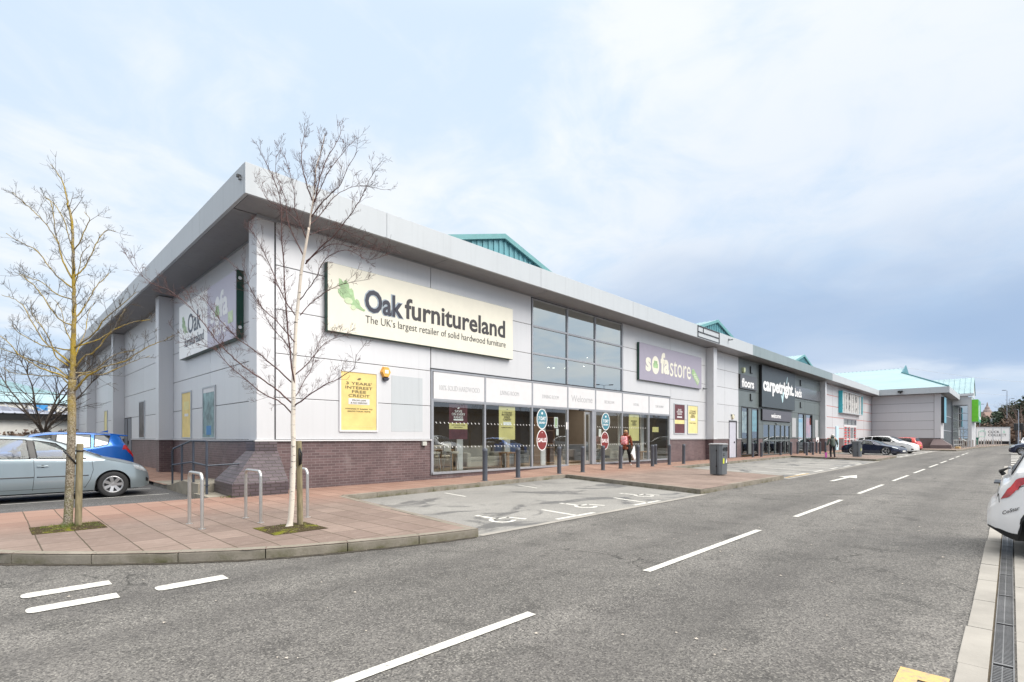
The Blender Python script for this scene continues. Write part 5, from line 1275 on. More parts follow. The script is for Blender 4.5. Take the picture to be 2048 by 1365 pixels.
        loose = [v for v in bm.verts if not v.link_faces]; bmesh.ops.delete(bm, geom=loose, context='VERTS')
        bmesh.ops.recalc_face_normals(bm, faces=bm.faces)
        me = bpy.data.meshes.new(name); bm.to_mesh(me); bm.free(); me.materials.append(mat)
        for p in me.polygons: p.use_smooth = True
        me.set_sharp_from_angle(angle=rad(38))
        o = bpy.data.objects.new(name, me); COL.objects.link(o); o.parent = t; return o
    body = shell(lambda x, s: not inwin(x, s), 'body', paint)
    def patch(a, b, c, d, s0, s1, off, mat, name, parent=t, nu=16, nv=5, sides=(1,-1), join=False):
        out = MB()
        for sd in sides:
            V = []
            for j in range(nv+1):
                f = j/nv; s = lerp(s0, s1, f)
                for i in range(nu+1): V.append(P(lerp(lerp(a, b, f), lerp(d, c, f), i/nu), s, sd, off))
            out.add(V, [(j*(nu+1)+i, j*(nu+1)+i+1, (j+1)*(nu+1)+i+1, (j+1)*(nu+1)+i) for j in range(nv) for i in range(nu)])
            if not join and sd == sides[0] and len(sides) > 1:
                out.build(name, mat, parent, smooth=True); out = MB()
        return out.build(name, mat, parent, smooth=True)
    def ribbon(path, w_, off, mat, name, sides=(1,-1), closed=False, parent=t):
        out = MB()
        for sd in sides:
            pts = []
            PP = path + ([path[0]] if closed else [])
            for (x0, s0), (x1, s1) in zip(PP, PP[1:]):
                n_ = max(2, int(abs(x1-x0)/.05)+int(abs(s1-s0)/.03)+1)
                for i in range(n_): pts.append(P(lerp(x0,x1,i/n_), lerp(s0,s1,i/n_), sd, off))
            pts.append(P(*PP[-1], sd, off)); out.tube(pts, w_, 5); out.build(name, mat, parent, smooth=True); out = MB()
    gm = glass or A_cglass
    for w_ in wins:
        kind, a, b, c, d, s0, s1 = w_
        m_ = A_pglass if kind.startswith('dark') else gm
        nm = 'windscreen' if 'front' in kind else ('rear_window' if 'rear' in kind else 'side_window')
        if s1 > .9: patch(a, b, c, d, s0, 1.0, .002, m_, nm, join=True, nu=14, nv=8)
        else: patch(a, b, c, d, s0, s1, .002, m_, nm)
        if s1 > .9: ribbon([(b+.0,1.0),(a,s0),(d,s0),(c,1.0)], .011, .001, A_black, 'window_seal')
        else: ribbon([(a,s0),(b,s1),(c,s1),(d,s0)], .012, .002, A_black, 'window_seal', closed=True)
    for (a, b, c, d, s0, s1) in S.get('pillars', []): patch(a, b, c, d, s0, s1, .0035, A_black, 'door_pillar', nu=4)
    if roofmat: patch(*S['roofpatch'], .003, roofmat, 'roof_panel', join=True)
    # lamps
    for (a, b, c, d, s0, s1) in S['head']: patch(a, b, c, d, s0, s1, .006, A_headl, 'headlight', nu=14, nv=8)
    for (a, b, c, d, s0, s1) in S['tail']: patch(a, b, c, d, s0, s1, .008, A_taill, 'tail_light', nu=14, nv=8)
    for (a, b, c, d, s0, s1) in S.get('dark', []): patch(a, b, c, d, s0, s1, .004, A_black, 'bumper_insert', nu=14, nv=8)
    # seams
    def sz(x, z): return .45*(z-zb(x))/(belt(x)-zb(x))
    for pth in S.get('seams', []): ribbon(pth, .0045, -.001, A_black, 'door_seam')
    for (x0, x1, z, r_) in S.get('mould', []): ribbon([(lerp(x0,x1,i/10), sz(lerp(x0,x1,i/10), z)) for i in range(11)], r_, .002, A_dkgrey, 'side_moulding')
    for (x, z) in S.get('handles', []):
        for sd in (1, -1):
            p = P(x, sz(x, z), sd, .02); mb = MB(); mb.box(p.x-.10, p.y-.012, p.z-.014, p.x+.10, p.y+.012, p.z+.012); mb.build('door_handle', paint, t, smooth=True, bevel=.009)
            p = P(x, sz(x, z), sd, .004); mb = MB(); mb.lathe([(0,-.003),(.035,-.003),(.035,.003),(0,.003)], tuple(p), 'y', 12); mb.build('handle_recess', A_black, t)
    mx, mz = S['mirror']
    for sd in (1, -1):
        p = P(mx, .475, sd, .0); mb = MB()
        prof = []
        c0 = Vector((p.x-.02, p.y+sd*.10, p.z+.055))
        vs = []; fs = []; nu, nv = 12, 8
        for j in range(nv+1):
            th = PI*j/nv
            for i in range(nu): ph = 2*PI*i/nu; vs.append(c0 + Vector((.065*math.sin(th)*math.cos(ph), .11*math.cos(th), .072*math.sin(th)*math.sin(ph))))
        for j in range(nv):
            for i in range(nu): fs.append((j*nu+i, j*nu+(i+1)%nu, (j+1)*nu+(i+1)%nu, (j+1)*nu+i))
        mb.add(vs, fs); mb.tube([p+Vector((0,-sd*.02,.0)), c0+Vector((0,0,-.03))], .018, 6); mb.build('door_mirror', S.get('mirmat') or paint, t, smooth=True)
    # underbody, arch liners
    mb = MB(); wm_ = Wf(L/2)-.24; mb.box(-L/2+.25, -wm_, sill-.02, L/2-.25, wm_, .60)
    e_ = .03; mb.box(L/2-xr+RA+.02, -Wf(L/2)+.07, sill-.03, L/2-xf-RA-.02, Wf(L/2)-.07, sill+.08)
    mb.box(L/2-.45, -Wf(.06)+.12, sill+.03, L/2-.10, Wf(.06)-.12, .45); mb.box(-L/2+.12, -Wf(L-.06)+.12, sill+.1, -L/2+.45, Wf(L-.06)-.12, .5)
    mb.build('underbody', A_black, t)
    shell(lambda x, s: (s < .45 or s > .72) and .35 < x < L-.25 and (s < .45 or not (.3 < x < S['cowl'])) and not inwin(x, s), 'interior_trim', A_seat, -.03)
    mb = MB()
    for xw in (xf, xr):
        for sd in (1, -1):
            V = []
            for i in range(21):
                a = PI*i/20; x = xw-RA*math.cos(a)*.999; z = R+RA*math.sin(a)*.999; yo = sidey(x, z)-.006
                V += [Vector((L/2-x, yo*sd, z)), Vector((L/2-x, (wm_-.01)*sd, z))]
            mb.add(V, [(2*i, 2*i+1, 2*i+3, 2*i+2) for i in range(20)])
    mb.build('arch_liner', A_black, t, smooth=True)
    # wheels
    for xw in (xf, xr):
        for sd in (1, -1):
            wl = empty('wheel_tmp'); bpy.data.objects.remove(wl)
            yo = (Wf(xw)-.012)*sd; tw = .20; rr = S.get('rim', .62)*R
            mb = MB(); mb.lathe([(rr,.0),(rr+.01,-.004),(R-.035,-.006),(R-.012,.006),(R-.001,.03),(R,.05),(R,tw-.05),(R-.012,tw-.01),(rr,tw)], n=40)
            V = [Vector((p[0], -sd*p[2], p[1])) for p in mb.v]; mb.v = [tuple(v) for v in V]
            wh = mb.build('wheel', A_rubber, t, smooth=True, angle=50); wh.location = (L/2-xw, yo, R)
            rm = MB(); rm.lathe([(rr+.004,.004),(rr-.012,.000),(rr-.03,.02),(rr-.035,.12)], n=40); rm.lathe([(0,.028),(.04,.028),(.055,.04),(.06,.06)], n=20)
            ns_ = S.get('spokes', 7); sw = S.get('spw', .055)
            for k in range(ns_):
                a = 2*PI*k/ns_; u = Vector((math.cos(a), math.sin(a), 0)); v = Vector((-math.sin(a), math.cos(a), 0))
                r0, r1 = .03, rr-.014; w0, w1 = sw*.75, sw
                q = [u*r0-v*w0/2, u*r1-v*w1/2, u*r1+v*w1/2, u*r0+v*w0/2]
                rm.prism([(p.x, p.y, zz0) for p, zz0 in zip(q, (.032,.010,.010,.032))], (0,0,.022))
                if S.get('yspoke'):
                    for e2 in (-.35,.35):
                        u2 = Vector((math.cos(a+e2*.55), math.sin(a+e2*.55), 0)); rm.tube([tuple(u*rr*.5+Vector((0,0,.02))), tuple(u2*r1+Vector((0,0,.012)))], .010, 4)
            rm.v = [(p[0], -sd*p[2], p[1]) for p in rm.v]; rb = rm.build('rim', A_rim, wh, smooth=True, angle=30)
            dk = MB(); dk.lathe([(0,.06),(rr-.02,.06)], n=24); dk.v = [(p[0], -sd*p[2], p[1]) for p in dk.v]; dk.build('brake_disc', A_dkgrey, wh)
    # seats and dashboard
    st = seat or A_seat
    for fx__, y in ((S['seat'], .36), (S['seat'], -.36), (S['seat']+.85, .36), (S['seat']+.85, -.36)):
        X = L/2-fx__; mb = MB(); mb.box(X-.12, y-.23, .45, X+.40, y+.23, .62); mb.obox((X-.20, y, .85), (1,0,.18), (0,1,0), (-.18,0,1), .07, .22, .34); mb.obox((X-.27, y, min(1.24, top(fx__)-.2)), (1,0,.1), (0,1,0), (-.1,0,1), .045, .12, .08)
        mb.build('seat', st, t, smooth=True, bevel=.03, angle=45)
    mb = MB(); X = L/2-S['cowl']; mb.box(X-.45, -.64, .55, X-.02, .64, belt(S['cowl'])-.02); mb.build('dashboard', A_black, t)
    # number plates
    zf = S.get('plz', .42)
    mb = MB(); mb.box(L/2-.012, -.26, zf-.055, L/2+.006, .26, zf+.055); mb.build('number_plate', M('plate_white', (.70,.70,.66), .4), t)
    zr_ = S.get('plzr', .62); xb = 0
    xq = L
    while top(xq) < zr_+.06: xq -= .005
    xq = -(xq-L/2)
    mb = MB(); mb.box(xq-.012, -.26, zr_-.055, xq+.02, .26, zr_+.055); mb.build('number_plate', M('plate_yellow', (.62,.45,.05), .4), t)
    return t, P, body

HATCH = dict(L=4.1, top=[(0,.50),(.03,.62),(.10,.72),(.3,.82),(.6,.92),(.92,1.0),(1.0,1.03),(1.5,1.27),(1.95,1.42),(2.4,1.485),(3.0,1.505),(3.5,1.47),(3.78,1.40),(3.9,1.15),(4.0,.98),(4.06,.80),(4.1,.55)],
   belt=[(0,.6),(.5,.86),(1.0,.92),(2.4,.93),(3.2,.95),(4.1,.97)], W=[(0,.52),(.05,.62),(.15,.72),(.35,.80),(.8,.86),(1.6,.874),(3.0,.874),(3.6,.84),(3.9,.78),(4.03,.70),(4.1,.60)],
   rw=[(0,.46),(.2,.60),(.95,.70),(1.4,.62),(2.0,.60),(3.2,.60),(3.8,.57),(4.1,.52)], xf=.78, xr=3.32, r=.31, mould=[(1.25,2.15,.56,.014),(2.2,3.0,.56,.014)],
   wins=[('front',.99,1.05,1.88,1.80,.745,1.0), ('side',1.28,1.82,2.20,2.14,.475,.700), ('side',2.26,2.32,3.02,2.98,.475,.700), ('side',3.07,3.10,3.52,3.62,.475,.700), ('rear',3.80,3.79,3.93,3.96,.745,1.0)],
   pillars=[(2.14,2.20,2.32,2.26,.475,.700),(2.98,3.02,3.10,3.07,.475,.70)],
   head=[(.06,.20,.42,.34,.385,.56)], tail=[(3.93,3.90,4.06,4.07,.30,.55)], dark=[(.02,.03,.10,.10,.13,.24)],
   seams=[[(2.2,.72),(2.2,.47),(2.19,.25),(2.22,.04)],[(1.18,.44),(1.16,.30),(1.22,.16),(1.32,.04)],[(3.08,.47),(3.04,.3),(2.96,.2)],[(.30,.6),(.5,.46),(.95,.47)],[(1.30,.055),(2.2,.055),(2.9,.055)]],
   handles=[(2.05,.80),(2.85,.80)], mirror=(1.5,.96), seat=2.05, cowl=.95, spokes=7, spw=.075, rim=.66)
silver = paint_mat('silver_blue_paint', (.27,.325,.355), .6, .28, .12)
blackm = A_black
sh = dict(HATCH); sh['mirmat'] = A_black
t, Pf, b_ = car('silver blue estate car parked side-on at far left behind the first tree', (2.95-2.05, 16.52, .004), 0, sh, silver, seat=A_seat2)
# wiper cluster and chrome lines
SUV = dict(L=4.42, name='parked_car', top=[(0,.62),(.03,.74),(.12,.86),(.4,.96),(.9,1.05),(1.15,1.10),(1.6,1.36),(2.05,1.56),(2.6,1.63),(3.2,1.625),(3.8,1.58),(4.05,1.53),(4.1,1.46),(4.22,1.22),(4.34,1.04),(4.40,.86),(4.42,.62)],
   belt=[(0,.7),(.5,.95),(1.2,1.02),(2.4,1.04),(3.3,1.10),(3.9,1.22),(4.42,1.22)], W=[(0,.60),(.05,.70),(.15,.80),(.35,.87),(.8,.91),(1.6,.918),(3.4,.918),(3.9,.89),(4.2,.84),(4.36,.76),(4.42,.66)],
   rw=[(0,.52),(.2,.66),(1.1,.76),(1.6,.66),(2.1,.63),(3.4,.62),(4.05,.58),(4.42,.55)], xf=.88, xr=3.54, r=.35,
   wins=[('front',1.14,1.2,2.0,1.92,.745,1.0), ('side',1.5,2.0,2.42,2.38,.475,.700), ('dark side',2.48,2.54,3.32,3.30,.475,.700), ('dark side',3.38,3.42,3.80,3.72,.475,.700), ('dark rear',4.14,4.12,4.24,4.26,.745,1.0)],
   pillars=[(2.38,2.42,2.54,2.48,.475,.700)], head=[(.06,.14,.5,.42,.40,.50)], tail=[(4.08,4.12,4.37,4.37,.385,.45)], dark=[(.02,.03,.2,.2,.06,.18),(4.2,4.25,4.4,4.4,.02,.12)],
   seams=[[(2.44,.72),(2.44,.47),(2.44,.25),(2.44,.04)],[(3.34,.46),(3.2,.25),(3.1,.15)],[(1.3,.44),(1.34,.2)]], handles=[(2.25,.90),(3.1,.93)], mirror=(1.62,1.05), seat=2.15, cowl=1.1, spokes=5, spw=.06, rim=.70, sill=.24, mould=[(1.3,3.1,.33,.03)])
blue = paint_mat('bright_blue_paint', (.008,.13,.52), .45, .25, .05)
t, Pf, b_ = car('bright blue crossover car parked behind the silver blue car', (3.35-2.21+.0, 20.95, .004), PI, SUV, blue)
mb = MB(); mb.prism([(-.55,.62,1.60),(-.55,-.62,1.60),(-2.28+.32,-.58,1.56),(-2.28+.32,.58,1.56)], (0,0,.001)); 
mb = MB(); mb.add([(-1.60,-.56,1.585),(-1.60,.56,1.585),(-2.06,.54,1.525),(-2.06,-.54,1.525),(-1.60,-.56,1.50),(-1.60,.56,1.50),(-2.06,.54,1.495),(-2.06,-.54,1.495)], [(0,1,2,3),(7,6,5,4),(0,4,5,1),(1,5,6,2),(2,6,7,3),(3,7,4,0)]); mb.build('roof_spoiler', blue, t, bevel=.01)
mb = MB(); mb.prism([(-1.40,-.015,1.62),(-1.62,-.015,1.62),(-1.62,-.015,1.69)], (0,.03,0)); mb.build('aerial_fin', blue, t)
SPORT = dict(L=4.52, top=[(0,.46),(.04,.56),(.15,.64),(.5,.74),(.95,.82),(1.35,.90),(1.45,.93),(1.9,1.14),(2.3,1.25),(2.7,1.285),(3.1,1.24),(3.6,1.08),(4.1,.90),(4.35,.82),(4.46,.74),(4.52,.56)],
   belt=[(0,.5),(.6,.70),(1.4,.82),(2.4,.86),(3.2,.90),(4.0,.84),(4.52,.7)], W=[(0,.55),(.06,.70),(.2,.80),(.5,.88),(.95,.91),(1.7,.89),(2.6,.88),(3.4,.935),(4.0,.92),(4.35,.82),(4.48,.72),(4.52,.62)],
   rw=[(0,.48),(.3,.62),(1.3,.72),(1.9,.60),(2.5,.54),(3.2,.52),(4.0,.56),(4.52,.5)], xf=.98, xr=3.48, r=.345, gap=.035,
   wins=[('front',1.44,1.48,2.2,2.15,.745,1.0), ('side',1.78,2.2,2.85,2.78,.475,.695), ('side',2.85,2.92,3.25,3.42,.475,.68), ('rear',3.2,3.2,3.75,3.75,.76,1.0)], pillars=[(2.78,2.85,2.92,2.85,.475,.69)],
   head=[(.14,.2,.62,.5,.42,.62)], tail=[(4.3,4.3,4.47,4.47,.36,.5)], dark=[(.02,.04,.25,.25,.04,.16),(4.3,4.3,4.45,4.45,.02,.14)],
   seams=[[(2.85,.47),(2.9,.3),(2.75,.06)],[(1.55,.44),(1.5,.2),(1.6,.05)],[(.5,.62),(.9,.60),(1.4,.62)]], handles=[(2.7,.74)], mirror=(1.85,.88), seat=2.35, cowl=1.4, spokes=5, spw=.03, yspoke=True, rim=.78, sill=.13, plz=.34)
navy = paint_mat('dark_navy_paint', (.010,.016,.045), .3, .18, .05)
hd = -PI/2 - .30
def place_nose(fwx, fwy, S, h, wheel_y_sign=-1):
    """car centre from the position of its outer front wheel on the side facing the camera"""
    L = S['L']; ox = L/2-S['xf']; oy = wheel_y_sign*S['W'][4][1]
    c, s = math.cos(h), math.sin(h)
    return (fwx - (ox*c - oy*s), fwy - (ox*s + oy*c), .004)
hds = -PI/2 - .24
t, Pf, b_ = car('dark navy sports car parked nose to the road beside the far litter bin', place_nose(52.3, 7.5, SPORT, hds, -1), hds, SPORT, navy)
MPV = dict(L=4.45, top=[(0,.60),(.03,.72),(.12,.84),(.4,.96),(.8,1.06),(1.0,1.12),(1.6,1.42),(2.1,1.58),(2.7,1.63),(3.4,1.61),(4.0,1.54),(4.12,1.42),(4.25,1.15),(4.36,1.0),(4.42,.84),(4.45,.6)],
   belt=[(0,.68),(.5,.93),(1.0,1.0),(2.4,1.04),(3.4,1.10),(4.0,1.18),(4.45,1.15)], W=[(0,.58),(.05,.68),(.15,.78),(.35,.85),(.8,.905),(1.6,.912),(3.4,.912),(3.9,.88),(4.2,.83),(4.38,.74),(4.45,.62)],
   rw=[(0,.50),(.2,.64),(1.0,.74),(1.6,.66),(2.1,.63),(3.4,.62),(4.05,.58),(4.45,.55)], xf=.86, xr=3.60, r=.32,
   wins=[('front',1.05,1.12,2.0,1.92,.745,1.0), ('side',1.35,1.95,2.42,2.36,.475,.700), ('dark side',2.46,2.52,3.30,3.28,.475,.700), ('dark side',3.35,3.38,4.0,3.9,.475,.700), ('dark rear',4.1,4.08,4.27,4.29,.745,1.0)],
   pillars=[(2.36,2.42,2.52,2.46,.475,.700)], head=[(.08,.2,.55,.42,.41,.50)], tail=[(4.2,4.22,4.40,4.40,.36,.5)], dark=[(.02,.03,.16,.16,.08,.2)],
   seams=[[(2.42,.47),(2.42,.04)],[(3.32,.46),(3.2,.25),(3.12,.12)],[(1.3,.44),(1.3,.1)]], handles=[(2.22,.88),(3.05,.9)], mirror=(1.62,1.02), seat=2.1, cowl=1.0, spokes=7, spw=.07, rim=.68, sill=.22)
whitep = paint_mat('white_paint', (.70,.70,.70), .0, .3, .12)
t, Pf, b_ = car('white people carrier parked beyond the dark sports car', place_nose(58.6, 7.2, MPV, hds, -1), hds, MPV, whitep)
palep = paint_mat('pale_silver_paint', (.50,.52,.54), .4, .3, .1)
t, Pf, b_ = car('pale silver car mostly hidden behind the white people carrier', (65.2, 10.0, .004), hds, dict(HATCH), palep)
redp = paint_mat('bright_red_paint', (.60,.03,.015), .1, .25, .06)
rh = dict(HATCH); rh['L'] = 4.1
t, Pf, b_ = car('small bright red hatchback with its tail towards the road', (68.7, 8.8, .004), PI/2-.22, rh, redp)
# the near white hatch at the right edge, tail over the drain
YAR = dict(L=3.9, top=[(0,.55),(.03,.68),(.12,.78),(.4,.88),(.8,.97),(.95,1.0),(1.5,1.28),(1.95,1.45),(2.5,1.51),(3.1,1.50),(3.46,1.44),(3.52,1.34),(3.62,1.13),(3.70,.97),(3.76,.92),(3.79,.84),(3.81,.71),(3.86,.655),(3.90,.56)],
   belt=[(0,.65),(.5,.88),(1.0,.93),(2.4,.96),(3.2,1.02),(3.9,1.02)], W=[(0,.52),(.05,.62),(.15,.72),(.35,.79),(.8,.84),(1.6,.848),(3.0,.848),(3.45,.82),(3.7,.75),(3.84,.66),(3.9,.56)],
   rw=[(0,.46),(.2,.6),(.95,.7),(1.5,.62),(2.0,.60),(3.1,.59),(3.5,.57),(3.72,.60),(3.9,.50)], xf=.76, xr=3.27, r=.30,
   wins=[('front',.96,1.02,1.88,1.80,.745,1.0), ('side',1.28,1.82,2.25,2.2,.475,.700), ('side',2.3,2.36,3.1,3.12,.475,.700), ('rear',3.49,3.48,3.64,3.67,.745,1.0)], pillars=[(2.2,2.25,2.36,2.3,.475,.700)],
   head=[(.06,.2,.42,.34,.385,.56)], tail=[(3.58,3.36,3.71,3.77,.335,.405)], dark=[(3.55,3.55,3.89,3.89,.0,.045)],
   seams=[[(2.25,.47),(2.25,.04)],[(3.3,.40),(3.45,.33),(3.60,.325)],[(3.785,.33),(3.80,.62),(3.80,.99)]], handles=[(2.1,.82),(2.9,.86)], mirror=(1.55,.98), seat=2.05, cowl=.95, spokes=7, spw=.07, rim=.66, sill=.20, plzr=.80)
t, Pf, b_ = car('white hatchback cut off by the right edge, tail hanging over the drain', (9.42, .22-1.95, .008), -PI/2, YAR, whitep)
mb = MB(); mb.tube([(-1.80,0,.96),(-1.83,-.02,1.0),(-1.76,-.2,1.05),(-1.74,-.42,1.06)], [.03,.022,.012,.008], 8); mb.build('rear_wiper', A_black, t)
mb = MB(); mb.box(-1.89,-.30,.85,-1.83,.30,.868); mb.build('tailgate_handle', A_dkgrey, t, bevel=.004)
# small lettering on the tail: laid on the bumper corner
def letter_on(P, L, txt, x, s, sd, h, wd, mat, parent):
    vs, fs = text_verts(txt, 1., 0.01)
    xs_ = [v[0] for v in vs]; ys_ = [v[1] for v in vs]; w0 = max(xs_)-min(xs_); h0 = max(ys_)-min(ys_); xc = (max(xs_)+min(xs_))/2; yc = (max(ys_)+min(ys_))/2
    p = P(x, s, sd, .004); du = (P(x+.05, s, sd, .004)-P(x-.05, s, sd, .004)).normalized()*(1 if sd > 0 else -1); dv = (P(x, s+.03, sd, .004)-P(x, s-.03, sd, .004)).normalized()
    nn = du.cross(dv).normalized(); 
    mb = MB(); mb.add([p + du*((v[0]-xc)*wd/w0) + dv*((v[1]-yc)*h/h0) + nn*.003 for v in vs], fs); return mb.build('lettering', mat, parent, fix=False)
letter_on(Pf, 3.9, 'CoStar', 3.68, .22, -1, .045, .18, A_text, t)
# far right cars and the row that the shop windows reflect
EST = dict(SUV); 
def far(label, x, y, h, S, mat): S2 = dict(S); S2['dx'] = .09; return car(label, (x, y, .004), h, S2, mat)
blk = paint_mat('black_paint', (.008,.009,.012), .2, .2, .05)
far('black saloon car with its nose out at the far right row', 61.5, -1.9, PI/2, HATCH, navy)
far('black crossover parked at the right edge of the far row', 57.0, -3.4, -PI/2, SUV, blk)
far('dark blue estate behind the black crossover at the far right', 72.5, -3.2, -PI/2, MPV, paint_mat('slate_paint', (.05,.07,.10), .3, .25))
far('white saloon at the far end of the right row by the hoarding', 112, -1.9, PI, HATCH, whitep)
far('pale silver car next to the white saloon at the far end', 96, -3.4, PI/2, MPV, palep)
far('silver hatchback in the row behind the camera', -3.2, -2.8, PI/2, HATCH, palep)
far('red hatchback in the row behind the camera', 2.2, -3.0, PI/2, HATCH, redp)
far('black crossover in the row behind the camera', 16.0, -3.4, PI/2, SUV, blk)
far('white people carrier in the row to the right of the road', 23.4, -3.6, PI/2, MPV, whitep)
far('blue hatchback in the row to the right of the road', 30.2, -3.4, PI/2, HATCH, blue)
far('silver people carrier in the row to the right of the road', 39.5, -3.4, PI/2, MPV, palep)
# ================================================================== TREES
def mat_bark_birch():
    s = NB('birch_bark'); sx = s.n('ShaderNodeSeparateXYZ'); s.link(s.tc.outputs['Object'], sx.inputs[0])
    mk = s.noise(5, 4, .7, stretch=(1.2, 1.2, 6)); c = s.mix(s.ramp(mk, .60, .66), (.66,.60,.52), (.045,.035,.03))
    c = s.mix(s.ramp(s.noise(11, 5, .7), .5, .8, 0, .5), c, (.50,.42,.34))
    hi = s.ramp(sx.outputs[2], 3.2, 4.6, 0, 1); c = s.mix(s.math('MULTIPLY', hi, .35), c, (.36,.25,.19))
    s.col(c); s.set(.75, spec=.25); s.bump(mk, .01, .5); return s.m
def mat_bark_lichen():
    s = NB('lichen_bark'); sx = s.n('ShaderNodeSeparateXYZ'); s.link(s.tc.outputs['Object'], sx.inputs[0])
    v = s.n('ShaderNodeTexVoronoi'); v.inputs['Scale'].default_value = 95; s.link(s.tc.outputs['Object'], v.inputs[0]); sp_ = s.n('ShaderNodeSeparateColor'); s.link(v.outputs['Color'], sp_.inputs[0])
    c = s.mix(s.ramp(s.noise(6, 5, .7), .35, .65), (.30,.265,.23), (.12,.10,.08)); c = s.mix(s.ramp(sp_.outputs[0], .65, .7), c, (.34,.32,.27)); c = s.mix(s.ramp(sp_.outputs[1], .72, .76), c, (.10,.085,.07))
    yl = s.math('MULTIPLY', s.ramp(sx.outputs[2], 1.3, 2.1, .12, 1), s.ramp(s.noise(3.3, 4, .7), .36, .56)); c = s.mix(s.math('MULTIPLY', yl, .85), c, (.36,.25,.025))
    lowm = s.math('MULTIPLY', s.ramp(sx.outputs[2], .15, .7, 1, 0), s.ramp(s.noise(9, 4, .7), .4, .6)); c = s.mix(s.math('MULTIPLY', lowm, .7), c, (.14,.15,.03))
    s.col(c); s.set(.9, spec=.15); s.bump(s.noise(50, 4), .012, .7); return s.m
A_birch = mat_bark_birch(); A_lich = mat_bark_lichen()
A_twigr = M('birch_twig', (.085,.038,.034), .7, var=.3, vs=3); A_twigy = M('lichen_twig', (.062,.045,.025), .8, var=.4, vs=4); A_darkbark = M('dark_bark', (.075,.058,.045), .85, var=.3, vs=5)
F3 = Vector((math.cos(AZ), math.sin(AZ), 0)); R3 = Vector((math.sin(AZ), -math.cos(AZ), 0))
def smooth_path(P, n=4):
    out = []
    for i in range(len(P)-1):
        p0 = P[max(0,i-1)]; p1 = P[i]; p2 = P[i+1]; p3 = P[min(len(P)-1,i+2)]
        for k in range(n):
            t = k/n; out.append(.5*((2*p1)+(p2-p0)*t+(2*p0-5*p1+4*p2-p3)*t*t+(3*p1-p0-3*p2+p3)*t**3))
    out.append(P[-1]); return out
class Tree:
    def __init__(s, base, depth, px0, seed):
        s.base = Vector(base); s.k = depth/1025.; s.px0 = px0; s.r = random.Random(seed); s.limbs = MB(); s.tw = MB(); s.nt = 0
    def w(s, px, py, dz=0.):
        """tree-local measured point: metres right of / above the base, dz metres further from the street"""
        k = s.k*(1 + dz/(s.k*1025)); D = s.k*1025+dz
        r = (px-1024)*D/1025.; z = CH + (876-py)*D/1025.
        return F3*D + R3*r + Vector((0,0,z))
    def limb(s, pts, r0, r1, spread, twig=1., mb=None, sides=7, dstart=0.):
        d0 = dstart; d1 = spread; n = len(pts); P = []
        for i, (a, b) in enumerate(pts):
            t = i/(n-1) if n > 1 else 0; P.append(s.w(a, b, d0 + (d1-d0)*t**.8 + s.r.uniform(-.03,.03)*t))
        P = smooth_path(P, 4); m = len(P)
        P = [p + Vector((s.r.uniform(-1,1), s.r.uniform(-1,1), s.r.uniform(-1,1)))*.006*(1 if 0<i<m-1 else 0) for i, p in enumerate(P)]
        rr = [lerp(r0, r1, (i/(m-1))**.8) for i in range(m)]
        (mb or s.limbs).tube(P, rr, sides)
        return P, rr
    def twigs(s, P, rr, dens, ln, r, up=.35, start=.15, gen=2, wig=.12, ang=(.5,1.0), mb=None):
        mb = mb or s.tw; tot = 0; i = int(len(P)*start); L = 0
        for a, b in zip(P[i:], P[i+1:]):
            seg = (b-a).length; L += seg
            while L > 0:
                L -= dens*s.r.uniform(.6, 1.5)
                fr = (i)/len(P); d = (b-a).normalized(); ax = d.orthogonal().normalized(); ax.rotate(Matrix.Rotation(s.r.uniform(0, 2*PI), 3, d))
                v = (d*math.cos(s.r.uniform(*ang)) + ax*math.sin(s.r.uniform(*ang))).normalized(); v = (v + Vector((0,0,up*s.r.uniform(.3,1.2)))).normalized()
                l = ln*s.r.uniform(.4, 1.25); s.twig(a.lerp(b, s.r.random()), v, l, min(r, rr[min(i,len(rr)-1)]*.8), gen, up, wig, mb)
            i += 1
    def twig(s, p, v, l, r, gen, up, wig, mb):
        n = 5; Q = [p.copy()]; d = v.copy()
        for k in range(n):
            d = (d + Vector((s.r.uniform(-1,1), s.r.uniform(-1,1), s.r.uniform(-1,1)))*wig + Vector((0,0,up*.10))).normalized(); Q.append(Q[-1] + d*l/n)
        rr = [max(.0016, r*(1-.68*k/n)) for k in range(n+1)]; mb.tube(Q, rr, 3 if r < .006 else 4, False); s.nt += 1
        if gen > 0:
            for _ in range(s.r.choice((2,3,3,4))):
                k = s.r.randint(1, n-1); dd = (Q[k+1]-Q[k]).normalized(); ax = dd.orthogonal().normalized(); ax.rotate(Matrix.Rotation(s.r.uniform(0, 2*PI), 3, dd))
                a = s.r.uniform(.45, .95); vv = (dd*math.cos(a) + ax*math.sin(a)).normalized(); s.twig(Q[k], vv, l*s.r.uniform(.35, .6), rr[k]*.7, gen-1, up, wig*1.2, mb)
def finish(T, name, label, mtrunk, mtwig, group=None):
    t = empty(name, tuple(T.base), 0, label, 'tree', group)
    for mb, nm, m_ in ((T.limbs, 'trunk', mtrunk), (T.tw, 'crown', mtwig)):
        o = mb.build(nm, m_, t, smooth=True, fix=False); o.data.transform(Matrix.Translation(-T.base))
    return t
def flare(T, pts, r, root=.035, n=12):
    P = smooth_path([T.w(a, b) for a, b in pts], 4); m = len(P); rr = []
    for i in range(m): 
        t = i/(m-1); rr.append(lerp(r[0], r[1], t) + root*max(0, 1-i/4.)**2)
    T.limbs.tube(P, rr, n); return P, rr
